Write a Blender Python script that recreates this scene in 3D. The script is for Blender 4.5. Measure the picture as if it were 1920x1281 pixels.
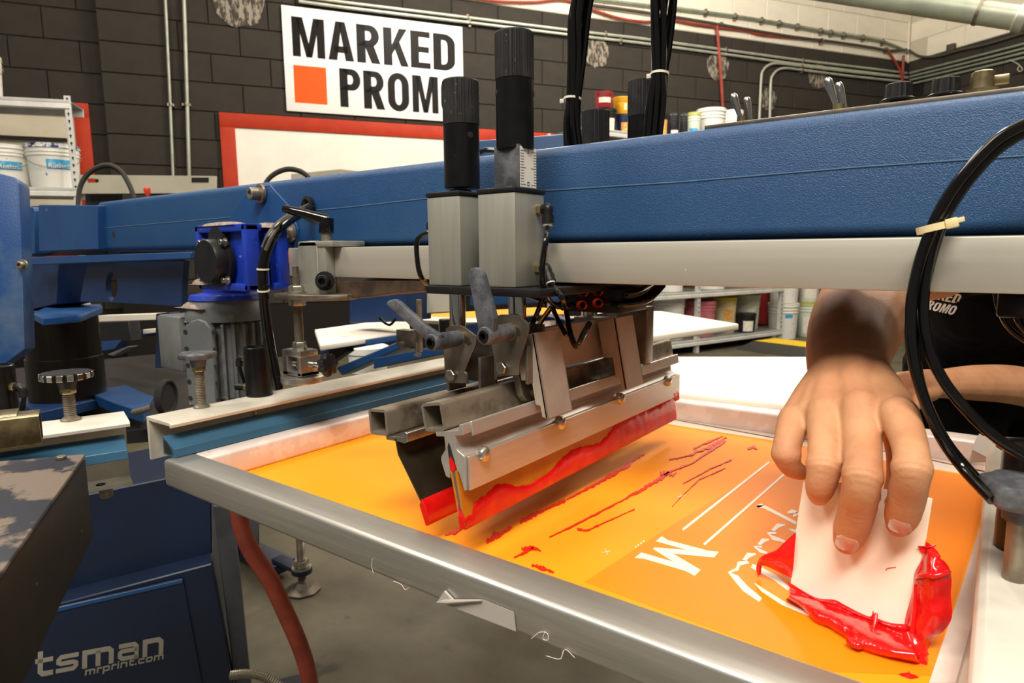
import bpy, bmesh, math, random
import numpy as np
from mathutils import Vector, Matrix

for _o in list(bpy.data.objects):
    bpy.data.objects.remove(_o)
SC = bpy.context.scene
COL = SC.collection
random.seed(7)

# ------------------------------------------------------------------ camera
F_PX = 1224.8
YAW, PITCH, ROLL = math.radians(36.7465), math.radians(7.8363), math.radians(0.51713)
CAM = Vector((0.0, 0.0, 0.90))
_r = Vector((math.cos(YAW), math.sin(YAW), 0)); _f = Vector((-math.sin(YAW), math.cos(YAW), 0)); _d = Vector((0, 0, -1))
C_FWD = _f * math.cos(PITCH) + _d * math.sin(PITCH)
_d2 = _d * math.cos(PITCH) - _f * math.sin(PITCH)
C_RIGHT = _r * math.cos(ROLL) + _d2 * math.sin(ROLL)
C_DOWN = _d2 * math.cos(ROLL) - _r * math.sin(ROLL)
cam_data = bpy.data.cameras.new('camera'); cam = bpy.data.objects.new('camera', cam_data); COL.objects.link(cam)
cam.matrix_world = Matrix(((C_RIGHT.x, -C_DOWN.x, -C_FWD.x, CAM.x), (C_RIGHT.y, -C_DOWN.y, -C_FWD.y, CAM.y),
                           (C_RIGHT.z, -C_DOWN.z, -C_FWD.z, CAM.z), (0, 0, 0, 1)))
cam_data.sensor_fit = 'HORIZONTAL'; cam_data.sensor_width = 36.0; cam_data.lens = F_PX / 1920 * 36
cam_data.clip_start = 0.02; cam_data.clip_end = 100
cam_data.dof.use_dof = True; cam_data.dof.focus_distance = 0.72; cam_data.dof.aperture_fstop = 13.0
SC.camera = cam

# ------------------------------------------------------------------ world, lamps, exposure
SC.view_settings.view_transform = 'Standard'; SC.view_settings.look = 'None'
SC.view_settings.gamma = 1.0; SC.view_settings.use_curve_mapping = False
SC.view_settings.exposure = 0.0
W = bpy.data.worlds.new('hall_ambient'); SC.world = W; W.use_nodes = True  # even ambient fill, added through the open sides of the room
_bg = W.node_tree.nodes['Background']; _bg.inputs[0].default_value = (1.0, 0.95, 0.88, 1); _bg.inputs[1].default_value = 0.16

def area_lamp(name, loc, sx, sy, power, rotz=0.0, col=(1.0, 0.93, 0.82), tilt=None):
    l = bpy.data.lights.new(name, 'AREA'); l.shape = 'RECTANGLE'; l.size = sx; l.size_y = sy; l.energy = power; l.color = col
    o = bpy.data.objects.new(name, l); COL.objects.link(o); o.location = loc
    o.rotation_euler = tilt if tilt else (0, 0, rotz)
    return o
def bay_lamp(loc, power, rad=.35, col=(1.0, 0.93, 0.82)):
    l = bpy.data.lights.new('bay_lamp_light', 'POINT'); l.energy = power; l.shadow_soft_size = rad; l.color = col
    o = bpy.data.objects.new('bay_lamp_light', l); COL.objects.link(o); o.location = loc
for _x, _y, _p in [(-3.6, 1.0, 120), (-3.3, 4.3, 150), (0.2, 2.6, 150), (-1.6, 5.6, 240), (0.9, 5.2, 190)]:
    bay_lamp((_x, _y, 3.9), _p)
for _x, _y, _p in [(0.5, -1.5, 270), (-2.6, -1.4, 80)]:
    area_lamp('ceiling_lamp_light', (_x, _y, 3.9), 2.4, 1.0, _p, math.radians(58.5))

# ------------------------------------------------------------------ pixel -> point on a known plane of the room
def ray(px, py):
    return C_RIGHT * ((px - 960) / F_PX) + C_DOWN * ((py - 640.5) / F_PX) + C_FWD
def Pz(px, py, z):
    d = ray(px, py); return CAM + d * ((z - CAM.z) / d.z)
def Px(px, py, x):
    d = ray(px, py); return CAM + d * ((x - CAM.x) / d.x)
def Py(px, py, y):
    d = ray(px, py); return CAM + d * ((y - CAM.y) / d.y)
def Pd(px, py, t):
    return CAM + ray(px, py) * t
def Ppl(px, py, p0, n):
    d = ray(px, py); n = Vector(n); return CAM + d * ((Vector(p0) - CAM).dot(n) / d.dot(n))
def proj(P):
    c = Vector(P) - CAM; z = c.dot(C_FWD); return (960 + F_PX * c.dot(C_RIGHT) / z, 640.5 + F_PX * c.dot(C_DOWN) / z, z)

# ------------------------------------------------------------------ object helpers
ORG = {}
def V(*a):
    return Vector(a[0]) if len(a) == 1 else Vector(a)
def tag(o, label=None, cat=None, group=None, kind=None):
    if label: o['label'] = label
    if cat: o['category'] = cat
    if group: o['group'] = group
    if kind: o['kind'] = kind
    return o
def thing(name, label, cat, loc=(0, 0, 0), rotz=0.0, group=None):
    o = bpy.data.objects.new(name, None); COL.objects.link(o); o.empty_display_size = 0.02
    o.location = loc; o.rotation_euler = (0, 0, rotz)
    ORG[o] = Vector(loc) if rotz == 0 else Vector((0, 0, 0))
    return tag(o, label, cat, group)
def kids(o):
    return [c for c in bpy.data.objects if c.parent == o]
def copy_tree(o, loc=None, rotz=None, label=None, parent=None):
    c = o.copy(); COL.objects.link(c)
    if parent: c.parent = parent
    if loc is not None: c.location = loc
    if rotz is not None: c.rotation_euler = (0, 0, rotz)
    if label: c['label'] = label
    for ch in kids(o):
        copy_tree(ch, parent=c)
    return c

class MB:
    """collects shapes (world coordinates, or local ones of a turned thing) for ONE mesh"""
    def __init__(self): self.bm = bmesh.new()
    def _new(self, verts, faces, bevel=0.0, seg=2):
        vs = [self.bm.verts.new(v) for v in verts]
        fs = []
        for f in faces:
            try: fs.append(self.bm.faces.new([vs[i] for i in f]))
            except ValueError: pass
        bmesh.ops.recalc_face_normals(self.bm, faces=fs)
        if bevel > 0:
            es = list({e for f in fs for e in f.edges})
            bmesh.ops.bevel(self.bm, geom=es, offset=bevel, segments=seg, profile=0.5, affect='EDGES', clamp_overlap=True)
        return self
    def box(self, lo, hi, bevel=0.0, seg=2):
        (a, b, c), (d, e, f) = lo, hi
        return self._new([(a, b, c), (d, b, c), (d, e, c), (a, e, c), (a, b, f), (d, b, f), (d, e, f), (a, e, f)],
                         [(0, 3, 2, 1), (4, 5, 6, 7), (0, 1, 5, 4), (1, 2, 6, 5), (2, 3, 7, 6), (3, 0, 4, 7)], bevel, seg)
    def obox(self, c, ax, ay, az, bevel=0.0, seg=2):
        """box from a centre and three half-axis vectors"""
        c, ax, ay, az = map(Vector, (c, ax, ay, az))
        vs = [c + ax * i + ay * j + az * k for k in (-1, 1) for (i, j) in ((-1, -1), (1, -1), (1, 1), (-1, 1))]
        return self._new(vs, [(0, 3, 2, 1), (4, 5, 6, 7), (0, 1, 5, 4), (1, 2, 6, 5), (2, 3, 7, 6), (3, 0, 4, 7)], bevel, seg)
    def prism(self, pts, ext, bevel=0.0, seg=2):
        pts = [Vector(p) for p in pts]; ext = Vector(ext); n = len(pts)
        vs = pts + [p + ext for p in pts]
        fs = [tuple(range(n - 1, -1, -1)), tuple(range(n, 2 * n))] + [(i, (i + 1) % n, n + (i + 1) % n, n + i) for i in range(n)]
        return self._new(vs, fs, bevel, seg)
    def sheet(self, pts):
        return self._new([Vector(p) for p in pts], [tuple(range(len(pts)))])
    def cyl(self, p0, p1, r0, r1=None, seg=20, caps=True, bevel=0.0):
        p0, p1 = Vector(p0), Vector(p1); r1 = r0 if r1 is None else r1
        prof = [(0, 0), (r0, 0), (r1, (p1 - p0).length), (0, (p1 - p0).length)]
        if not caps: prof = prof[1:3]
        if bevel > 0 and caps:
            L = (p1 - p0).length; b = bevel
            prof = [(0, 0), (r0 - b, 0), (r0 - b * .3, b * .3), (r0, b), (r1, L - b), (r1 - b * .3, L - b * .3), (r1 - b, L), (0, L)]
        return self.lathe(prof, p0, p1 - p0, seg)
    def lathe(self, prof, org, axis=(0, 0, 1), seg=24, fn=None, ref=None):
        org = Vector(org); az = Vector(axis).normalized()
        if ref is None: ref = Vector((0, 0, 1)) if abs(az.z) < .9 else Vector((1, 0, 0))
        ax = (Vector(ref) - az * Vector(ref).dot(az)).normalized(); ay = az.cross(ax)
        vs, fs, rings = [], [], []
        for (r, h) in prof:
            if r < 1e-7:
                rings.append([len(vs)]); vs.append(org + az * h)
            else:
                ring = []
                for i in range(seg):
                    a = 2 * math.pi * i / seg; rr = r * (fn(a, h) if fn else 1.0)
                    ring.append(len(vs)); vs.append(org + az * h + (ax * math.cos(a) + ay * math.sin(a)) * rr)
                rings.append(ring)
        for A, B in zip(rings[:-1], rings[1:]):
            for i in range(seg):
                j = (i + 1) % seg
                if len(A) == 1 and len(B) == 1: continue
                if len(A) == 1: fs.append((A[0], B[j], B[i]))
                elif len(B) == 1: fs.append((A[i], A[j], B[0]))
                else: fs.append((A[i], A[j], B[j], B[i]))
        return self._new(vs, fs)
    def tube(self, pts, r, seg=10, smooth=0, caps=True):
        pts = [Vector(p) for p in pts]
        rs = list(r) if hasattr(r, '__len__') else [r] * len(pts)
        if smooth:
            pts, rs = catmull(pts, rs, smooth)
        n = len(pts); vs, fs = [], []
        t0 = (pts[1] - pts[0]).normalized()
        up = Vector((0, 0, 1)) if abs(t0.z) < .9 else Vector((1, 0, 0))
        nx = (up - t0 * up.dot(t0)).normalized()
        for i in range(n):
            t = (pts[min(i + 1, n - 1)] - pts[max(i - 1, 0)])
            t = t.normalized() if t.length > 1e-9 else t0
            nx = (nx - t * nx.dot(t)).normalized(); ny = t.cross(nx)
            for k in range(seg):
                a = 2 * math.pi * k / seg
                vs.append(pts[i] + (nx * math.cos(a) + ny * math.sin(a)) * rs[i])
        for i in range(n - 1):
            for k in range(seg):
                j = (k + 1) % seg
                fs.append((i * seg + k, i * seg + j, (i + 1) * seg + j, (i + 1) * seg + k))
        if caps:
            fs.append(tuple(range(seg - 1, -1, -1))); fs.append(tuple((n - 1) * seg + k for k in range(seg)))
        return self._new(vs, fs)
    def ball(self, c, r, sx=1, sy=1, sz=1, u=14, v=10):
        m = Matrix.Translation(Vector(c)) @ Matrix.Diagonal((sx, sy, sz, 1))
        bmesh.ops.create_uvsphere(self.bm, u_segments=u, v_segments=v, radius=r, matrix=m); return self
    def xform(self, m):
        bmesh.ops.transform(self.bm, matrix=m, verts=self.bm.verts); return self
    def build(self, name, mat, parent=None, smooth=35, label=None, kind=None, center=False):
        me = bpy.data.meshes.new(name)
        if parent is not None: org = ORG.get(parent, Vector((0, 0, 0)))
        elif center:
            bb = [v.co for v in self.bm.verts]
            org = Vector([(min(c[i] for c in bb) + max(c[i] for c in bb)) / 2 for i in range(3)])
        else: org = Vector((0, 0, 0))
        if org.length > 0: bmesh.ops.translate(self.bm, vec=-org, verts=self.bm.verts)
        self.bm.to_mesh(me); self.bm.free()
        for p in me.polygons: p.use_smooth = smooth > 0
        if smooth > 0: me.set_sharp_from_angle(angle=math.radians(smooth))
        o = bpy.data.objects.new(name, me); COL.objects.link(o)
        for m in (mat if isinstance(mat, (list, tuple)) else [mat]): me.materials.append(m)
        if parent is not None: o.parent = parent; ORG[o] = org
        else: o.location = org; ORG[o] = org
        if label: o['label'] = label
        if kind: o['kind'] = kind
        return o
def single(mb, name, mat, label, cat, group=None, smooth=35):
    return tag(mb.build(name, mat, None, smooth, center=True), label, cat, group)
def catmull(pts, rs, n):
    P = [pts[0] * 2 - pts[1]] + list(pts) + [pts[-1] * 2 - pts[-2]]; R = [rs[0]] + list(rs) + [rs[-1]]
    out, ro = [], []
    for i in range(1, len(P) - 2):
        for k in range(n):
            t = k / n; a, b, c, d = P[i - 1], P[i], P[i + 1], P[i + 2]
            out.append(0.5 * ((2 * b) + (c - a) * t + (2 * a - 5 * b + 4 * c - d) * t * t + (3 * b - a - 3 * c + d) * t ** 3))
            ro.append(R[i] * (1 - t) + R[i + 1] * t)
    out.append(P[-2]); ro.append(R[-2])
    return out, ro
def hexa(mb, c, axis, r, h, ref=None):
    """hexagonal nut or bolt head"""
    return mb.lathe([(0, 0), (r * .93, 0), (r, h * .12), (r, h * .85), (r * .9, h), (0, h)], c, axis, 6, ref=ref)
def threaded(mb, p0, p1, r, pitch, seg=12):
    p0, p1 = Vector(p0), Vector(p1); L = (p1 - p0).length; n = max(2, int(L / pitch)); prof = [(0, 0)]
    for i in range(n):
        h = L * i / n; prof += [(r * .86, h), (r, h + L / n * .35), (r, h + L / n * .6), (r * .86, h + L / n * .95)]
    prof.append((0, L)); return mb.lathe(prof, p0, p1 - p0, seg)

# ------------------------------------------------------------------ materials
def srgb(r, g, b):
    f = lambda c: c / 12.92 if c <= 0.04045 else ((c + 0.055) / 1.055) ** 2.4
    return (f(r / 255), f(g / 255), f(b / 255))
def mat(name, col, rough=0.5, metal=0.0, col2=None, nscale=8.0, ndetail=4.0, thresh=(0.42, 0.62), bump=0.0, bscale=60.0,
        coat=0.0, stretch=None, spots=None, sss=0.0, spec=0.5, r2=None, alpha=1.0, trans=0.0, emit=None):
    m = bpy.data.materials.new(name); m.use_nodes = True
    nt = m.node_tree; N = nt.nodes; L = nt.links; b = N['Principled BSDF']
    b.inputs['Base Color'].default_value = (*col, 1); b.inputs['Roughness'].default_value = rough
    b.inputs['Metallic'].default_value = metal; b.inputs['Coat Weight'].default_value = coat
    b.inputs['Specular IOR Level'].default_value = spec
    if coat: b.inputs['Coat Roughness'].default_value = 0.08
    if sss: b.inputs['Subsurface Weight'].default_value = sss; b.inputs['Subsurface Radius'].default_value = (0.012, 0.004, 0.002); b.inputs['Subsurface Scale'].default_value = 0.5
    if trans: b.inputs['Transmission Weight'].default_value = trans
    if alpha < 1: b.inputs['Alpha'].default_value = alpha
    if emit: b.inputs['Emission Color'].default_value = (*emit[:3], 1); b.inputs['Emission Strength'].default_value = emit[3]
    tc = N.new('ShaderNodeTexCoord'); src = tc.outputs['Object']
    if stretch:
        mp = N.new('ShaderNodeMapping'); mp.inputs['Scale'].default_value = stretch; L.new(src, mp.inputs['Vector']); srcs = mp.outputs['Vector']
    else: srcs = src
    def noise(sc, det, s=srcs):
        n = N.new('ShaderNodeTexNoise'); n.inputs['Scale'].default_value = sc; n.inputs['Detail'].default_value = det; n.inputs['Roughness'].default_value = 0.6
        L.new(s, n.inputs['Vector']); return n.outputs['Fac']
    colout = None
    if col2:
        fac = noise(nscale, ndetail); mr = N.new('ShaderNodeMapRange'); mr.inputs[1].default_value = thresh[0]; mr.inputs[2].default_value = thresh[1]
        L.new(fac, mr.inputs[0]); mx = N.new('ShaderNodeMix'); mx.data_type = 'RGBA'
        mx.inputs[6].default_value = (*col, 1); mx.inputs[7].default_value = (*col2, 1)
        L.new(mr.outputs[0], mx.inputs[0]); colout = mx.outputs[2]
        if r2 is not None:
            mrr = N.new('ShaderNodeMapRange'); mrr.inputs[3].default_value = rough; mrr.inputs[4].default_value = r2
            L.new(mr.outputs[0], mrr.inputs[0]); L.new(mrr.outputs[0], b.inputs['Roughness'])
    if spots:   # (colour, scale, lo, hi): specks of lint, dust or paint
        fac = noise(spots[1], 2.0, src); mr = N.new('ShaderNodeMapRange'); mr.inputs[1].default_value = spots[2]; mr.inputs[2].default_value = spots[3]
        L.new(fac, mr.inputs[0]); mx = N.new('ShaderNodeMix'); mx.data_type = 'RGBA'
        if colout: L.new(colout, mx.inputs[6])
        else: mx.inputs[6].default_value = (*col, 1)
        mx.inputs[7].default_value = (*spots[0], 1); L.new(mr.outputs[0], mx.inputs[0]); colout = mx.outputs[2]
    if colout: L.new(colout, b.inputs['Base Color'])
    if bump:
        fac = noise(bscale, 2.0); bp = N.new('ShaderNodeBump'); bp.inputs['Strength'].default_value = bump; bp.inputs['Distance'].default_value = 0.002
        L.new(fac, bp.inputs['Height']); L.new(bp.outputs[0], b.inputs['Normal'])
    return m
M = {}
M['wall_black'] = mat('black_wall_paint', srgb(59, 54, 48), 0.85, col2=srgb(53, 50, 45), nscale=6, bump=.35, bscale=90, spec=.25)
M['wall_white'] = mat('white_wall_paint', srgb(240, 232, 214), 0.75, col2=srgb(232, 224, 206), nscale=3, bump=.15, bscale=90)
M['mortar_black'] = mat('black_mortar', srgb(34, 30, 27), 0.9, spec=.2)
M['mortar_white'] = mat('white_mortar', srgb(205, 196, 176), 0.9)
M['patch'] = mat('bare_glue_patch', srgb(150, 140, 126), 0.9, col2=srgb(64, 58, 52), nscale=34, thresh=(.45, .55), stretch=(1, 1, .35))
M['floor'] = mat('concrete_floor', srgb(98, 92, 75), 0.55, col2=srgb(72, 66, 52), nscale=5, ndetail=8, thresh=(.35, .7), bump=.1, bscale=40, spots=(srgb(52, 47, 38), 9, .68, .78))
M['ceiling'] = mat('white_ceiling', srgb(225, 220, 208), 0.8, col2=srgb(214, 208, 196))
M['blue'] = mat('blue_textured_paint', srgb(24, 68, 116), 0.36, col2=srgb(32, 74, 118), nscale=5, bump=.5, bscale=900, spots=(srgb(88, 116, 146), 620, .70, .78))
M['blue_plain'] = mat('blue_machine_paint', srgb(20, 66, 120), 0.42, col2=srgb(28, 72, 122), nscale=9, bump=.15, bscale=500, spots=(srgb(100, 108, 118), 40, .72, .8))
M['blue_dusty'] = mat('dusty_blue_paint', srgb(20, 66, 122), 0.45, col2=srgb(84, 104, 126), nscale=7, thresh=(.5, .72), bump=.2, bscale=400)
M['blue_deep'] = mat('shaded_machine_blue', srgb(13, 40, 80), 0.45, col2=srgb(16, 46, 88), nscale=6, bump=.1, bscale=400)  # machine blue with the shade of the lower parts put into its colour
M['blue_royal'] = mat('royal_blue_gearbox_paint', srgb(20, 50, 158), 0.4, col2=srgb(28, 58, 168), nscale=20, spots=(srgb(150, 130, 120), 70, .66, .76))
M['blue_rubber'] = mat('blue_anodised_bar', srgb(46, 90, 120), 0.3, metal=.25, col2=srgb(62, 106, 136), nscale=14, stretch=(1, .12, 1), spots=(srgb(200, 206, 206), 170, .74, .79))
M['alu'] = mat('brushed_aluminium', srgb(188, 186, 180), 0.36, metal=1.0, col2=srgb(150, 148, 142), nscale=90, stretch=(.03, 1, 1), bump=.12, bscale=300, r2=.5)
M['alu_frame'] = mat('scuffed_frame_aluminium', srgb(204, 201, 195), 0.4, metal=.88, col2=srgb(178, 175, 168), nscale=60, stretch=(.05, .3, 1), bump=.22, bscale=190, r2=.5, spots=(srgb(235, 234, 230), 240, .73, .8))
M['alu_pink'] = mat('pale_pink_aluminium', srgb(222, 208, 200), 0.42, metal=.2, col2=srgb(232, 220, 213), nscale=30, thresh=(.5, .56))  # pale pinkish metal with slightly lighter mottling
M['alu_matte'] = mat('anodised_rail', srgb(186, 182, 170), 0.45, metal=.45, col2=srgb(176, 172, 160), nscale=40, stretch=(.02, 1, 1), spots=(srgb(240, 238, 230), 150, .77, .8))
M['alu_block'] = mat('anodised_cylinder_body', srgb(166, 165, 154), 0.42, metal=.5, col2=srgb(156, 155, 144), nscale=60, stretch=(1, 1, .06))
M['alu_white'] = mat('pale_powder_coat', srgb(214, 208, 196), 0.45, metal=.1, col2=srgb(196, 190, 176), nscale=12)
M['steel'] = mat('worn_steel', srgb(150, 141, 126), 0.38, metal=.7, col2=srgb(112, 102, 88), nscale=28, bump=.1, bscale=120, r2=.5, spots=(srgb(216, 210, 200), 160, .73, .8))
M['steel_dark'] = mat('dark_steel_plate', srgb(128, 120, 108), 0.42, metal=.7, col2=srgb(98, 90, 80), nscale=20, spots=(srgb(200, 190, 180), 190, .74, .8))
M['tube_steel'] = mat('dusty_square_tube_steel', srgb(158, 146, 128), 0.36, metal=.6, col2=srgb(96, 84, 70), nscale=22, ndetail=6, thresh=(.4, .62), bump=.1, bscale=120, spots=(srgb(226, 220, 208), 160, .71, .79))
M['holder_alu'] = mat('squeegee_holder_aluminium', srgb(196, 190, 182), 0.36, metal=.6, col2=srgb(184, 176, 168), nscale=40, stretch=(1, .05, 1))
M['clip'] = mat('dull_clip_sheet', srgb(182, 172, 160), 0.42, metal=.35, col2=srgb(170, 160, 148), nscale=20)
M['weld'] = mat('weld_line_blue', srgb(78, 106, 134), 0.5)
M['dome'] = mat('dome_bolt_steel', srgb(206, 204, 196), 0.26, metal=.85, col2=srgb(170, 166, 154), nscale=90)
M['blue_base'] = mat('shaded_cabinet_blue', srgb(11, 27, 52), 0.42, col2=srgb(13, 31, 58), nscale=6, bump=.1, bscale=400)  # machine blue darkened in the colour for the shade under the press
M['post_dark'] = mat('grey_post_paint', srgb(74, 78, 86), 0.5, metal=.2, col2=srgb(58, 60, 66), nscale=9)
M['brown_plate'] = mat('shaded_brown_plate', srgb(92, 76, 60), 0.5, metal=.4, col2=srgb(60, 50, 40), nscale=20)  # brown underside plate, the shadow on it put into the colour
M['chrome'] = mat('polished_steel', srgb(205, 203, 198), 0.16, metal=1.0)
M['zinc'] = mat('zinc_bolt', srgb(186, 182, 168), 0.32, metal=.9, col2=srgb(150, 146, 130), nscale=80)
M['brass'] = mat('nickel_brass', srgb(176, 160, 120), 0.3, metal=.9, col2=srgb(140, 124, 92), nscale=60)
M['black_plastic'] = mat('black_plastic', srgb(19, 19, 20), 0.42, col2=srgb(26, 25, 26), nscale=30, spots=(srgb(110, 108, 106), 240, .75, .82), spec=.35)
M['black_gloss'] = mat('black_glossy_tube', srgb(8, 8, 9), 0.12, col2=srgb(13, 12, 12), nscale=30, spec=.55)
M['black_cyl'] = mat('black_anodised_barrel', srgb(13, 13, 14), 0.28, col2=srgb(20, 19, 20), nscale=40, spots=(srgb(120, 118, 116), 260, .76, .83), spec=.3)
M['knurl'] = mat('dusty_knurled_black', srgb(30, 30, 30), 0.6, col2=srgb(44, 43, 42), nscale=40, spots=(srgb(140, 136, 132), 260, .69, .8), spec=.25)
M['grey_handle'] = mat('worn_grey_handle', srgb(62, 64, 70), 0.5, col2=srgb(92, 94, 98), nscale=55, bump=.25, bscale=260)
M['grey_motor'] = mat('grey_motor_paint', srgb(88, 92, 94), 0.5, col2=srgb(104, 106, 104), nscale=12, spots=(srgb(150, 138, 126), 60, .68, .78))
M['dust'] = mat('lint_dust', srgb(158, 140, 128), 0.95, col2=srgb(120, 104, 94), nscale=90, bump=.6, bscale=240)
M['dark_void'] = mat('dark_and_shaded_metal', srgb(17, 16, 17), 0.6, col2=srgb(24, 22, 21), nscale=20)  # dark fittings, and the black shade under the press as a colour
M['hub_dark'] = mat('oily_dark_column', srgb(30, 24, 18), 0.3, metal=.5, col2=srgb(15, 12, 10), nscale=14, stretch=(1, 1, .1))
M['red_frame'] = mat('red_frame_paint', srgb(184, 54, 22), 0.55, col2=srgb(174, 48, 20), nscale=6, spec=.25)
M['board_white'] = mat('whiteboard_white', srgb(244, 238, 226), 0.3, col2=srgb(238, 232, 220), nscale=3)
M['board_cream'] = mat('cream_board', srgb(216, 206, 184), 0.6, col2=srgb(206, 196, 172), nscale=3)
M['sign_white'] = mat('sign_white', srgb(246, 243, 238), 0.3)
M['sign_black'] = mat('sign_black_vinyl', srgb(22, 18, 18), 0.4, spec=.12)
M['sign_orange'] = mat('sign_orange_vinyl', srgb(238, 88, 14), 0.4, spec=.2)
M['conduit'] = mat('galvanised_conduit', srgb(190, 192, 178), 0.4, metal=.4, col2=srgb(172, 174, 160), nscale=8)
M['conduit_green'] = mat('aged_conduit', srgb(150, 158, 142), 0.45, metal=.35, col2=srgb(132, 140, 126), nscale=10)
M['pipe_grey'] = mat('grey_painted_duct', srgb(176, 182, 164), 0.4, metal=.2, col2=srgb(160, 166, 148), nscale=5)
M['cable_dark'] = mat('dark_cable', srgb(70, 66, 58), 0.55)
M['cable_red'] = mat('red_cable', srgb(160, 62, 42), 0.5, col2=srgb(140, 50, 36))
M['hose_red'] = mat('red_air_hose', srgb(156, 66, 46), 0.5, col2=srgb(132, 54, 38), nscale=16, bump=.1, bscale=90)
M['shelf'] = mat('grey_shelf_steel', srgb(220, 219, 214), 0.4, metal=.15, col2=srgb(206, 205, 200))
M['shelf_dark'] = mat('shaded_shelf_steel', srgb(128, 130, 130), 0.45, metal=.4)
M['hole'] = mat('dark_hole', srgb(26, 24, 22), 0.9)
M['bucket'] = mat('white_bucket_plastic', srgb(232, 230, 222), 0.4, spots=(srgb(120, 130, 170), 30, .7, .74))
M['bucket_blue'] = mat('ink_smeared_rim', srgb(228, 228, 224), 0.4, col2=srgb(32, 44, 120), nscale=20, thresh=(.46, .52))
M['label_blue'] = mat('blue_label', srgb(60, 160, 210), 0.5, col2=srgb(110, 190, 224), nscale=20, thresh=(.55, .6))
M['label_white'] = mat('white_label', srgb(234, 230, 218), 0.5, col2=srgb(214, 208, 194), nscale=60, thresh=(.5, .56))
M['label_orange'] = mat('orange_label', srgb(226, 150, 70), 0.5, col2=srgb(236, 200, 120), nscale=50, thresh=(.5, .56))
M['pink'] = mat('pink_bucket', srgb(206, 120, 130), 0.4, col2=srgb(190, 100, 112), nscale=10)
M['yellow'] = mat('yellow_bucket_lid', srgb(236, 212, 60), 0.4)
M['cream'] = mat('cream_bucket', srgb(226, 214, 170), 0.4)
M['green_tint'] = mat('pale_green_bucket', srgb(206, 214, 198), 0.4)
M['olive'] = mat('olive_lid', srgb(176, 178, 92), 0.4)
M['red_tub'] = mat('red_tub', srgb(150, 40, 46), 0.35)
M['yellow_tub'] = mat('yellow_tub', srgb(226, 168, 30), 0.4)
M['black_tub'] = mat('black_tub', srgb(26, 26, 30), 0.35)
M['navy_tub'] = mat('navy_tub', srgb(36, 44, 84), 0.35)
M['rubber'] = mat('black_rubber', srgb(52, 50, 46), 0.8)
M['ramp_yellow'] = mat('yellow_ramp_paint', srgb(232, 196, 30), 0.6, col2=srgb(220, 180, 30), nscale=20)
M['platen'] = mat('white_platen', srgb(246, 238, 222), 0.5, col2=srgb(242, 228, 212), nscale=4)
M['beige_panel'] = mat('beige_machine_panel', srgb(184, 178, 160), 0.5, col2=srgb(176, 170, 152))
M['red_plastic'] = mat('red_knob_plastic', srgb(222, 66, 40), 0.4)
M['mesh_orange'] = mat('orange_emulsion_mesh', srgb(250, 150, 18), 0.55, col2=srgb(251, 158, 28), nscale=3, ndetail=2, thresh=(.3, .7), spec=.2)
M['mesh_dark'] = mat('second_coat_emulsion', srgb(244, 136, 16), 0.5, spec=.2)
M['stencil'] = mat('open_stencil_mesh', srgb(240, 222, 206), 0.5)
M['tape'] = mat('clear_packing_tape', srgb(240, 222, 212), 0.08, col2=srgb(236, 214, 202), nscale=20, coat=.6, bump=.1, bscale=60)
M['tape_film'] = mat('translucent_tape_film', srgb(170, 163, 155), 0.3, coat=.3)
M['ink'] = mat('red_plastisol_ink', srgb(206, 14, 18), 0.17, col2=srgb(222, 26, 24), nscale=30, coat=.25)
M['ink_thin'] = mat('thin_red_ink', srgb(224, 40, 18), 0.4, spec=.3)
M['blade_yellow'] = mat('amber_urethane_blade', srgb(196, 128, 14), 0.34, col2=srgb(182, 108, 12), nscale=14)
M['blade_core'] = mat('grey_blade_core', srgb(86, 84, 84), 0.5)
M['flood'] = mat('flood_bar_metal', srgb(92, 84, 66), 0.34, metal=.8, col2=srgb(72, 64, 50), nscale=10)
M['card'] = mat('cream_plastic_card', srgb(250, 240, 222), 0.4, col2=srgb(246, 234, 214), nscale=14)
M['skin'] = mat('skin', srgb(200, 148, 108), 0.6, spec=.35, col2=srgb(186, 128, 92), nscale=28, ndetail=5, thresh=(.35, .7), bump=.2, bscale=330, sss=.12)
M['nail'] = mat('fingernail', srgb(206, 152, 132), 0.3, sss=.1)
M['shirt'] = mat('black_tshirt_cotton', srgb(11, 11, 12), 0.95, bump=.2, bscale=500, spec=.12)
M['print_white'] = mat('white_shirt_print', srgb(226, 224, 220), 0.7)
M['trousers'] = mat('black_trousers', srgb(11, 11, 12), 0.95, spec=.12)
M['hair'] = mat('dark_hair', srgb(24, 18, 14), 0.6)
M['base_print'] = mat('silver_machine_lettering', srgb(150, 145, 132), 0.5)
M['scuffed_black'] = mat('scuffed_black_sheet', srgb(36, 38, 48), 0.45, col2=srgb(104, 92, 82), nscale=13, ndetail=6, thresh=(.47, .51), bump=.08, bscale=40, spots=(srgb(210, 204, 195), 120, .74, .78), r2=.65, spec=.35)
M['sheet_dark'] = mat('brown_black_sheet', srgb(24, 20, 16), 0.45, col2=srgb(13, 11, 9), nscale=9, spots=(srgb(150, 140, 130), 110, .74, .79), spec=.15)
M['zip_tie'] = mat('natural_zip_tie', srgb(214, 208, 188), 0.4)
M['zip_yellow'] = mat('yellowed_zip_tie', srgb(226, 210, 160), 0.4)
M['orange_plastic'] = mat('orange_release_ring', srgb(214, 80, 24), 0.35)
M['thread'] = mat('white_lint_thread', srgb(236, 230, 220), 0.8)
M['scale_white'] = mat('white_scale_strip', srgb(226, 226, 218), 0.4)
M['flex'] = mat('metal_flex_conduit', srgb(150, 144, 130), 0.35, metal=.8)
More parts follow.
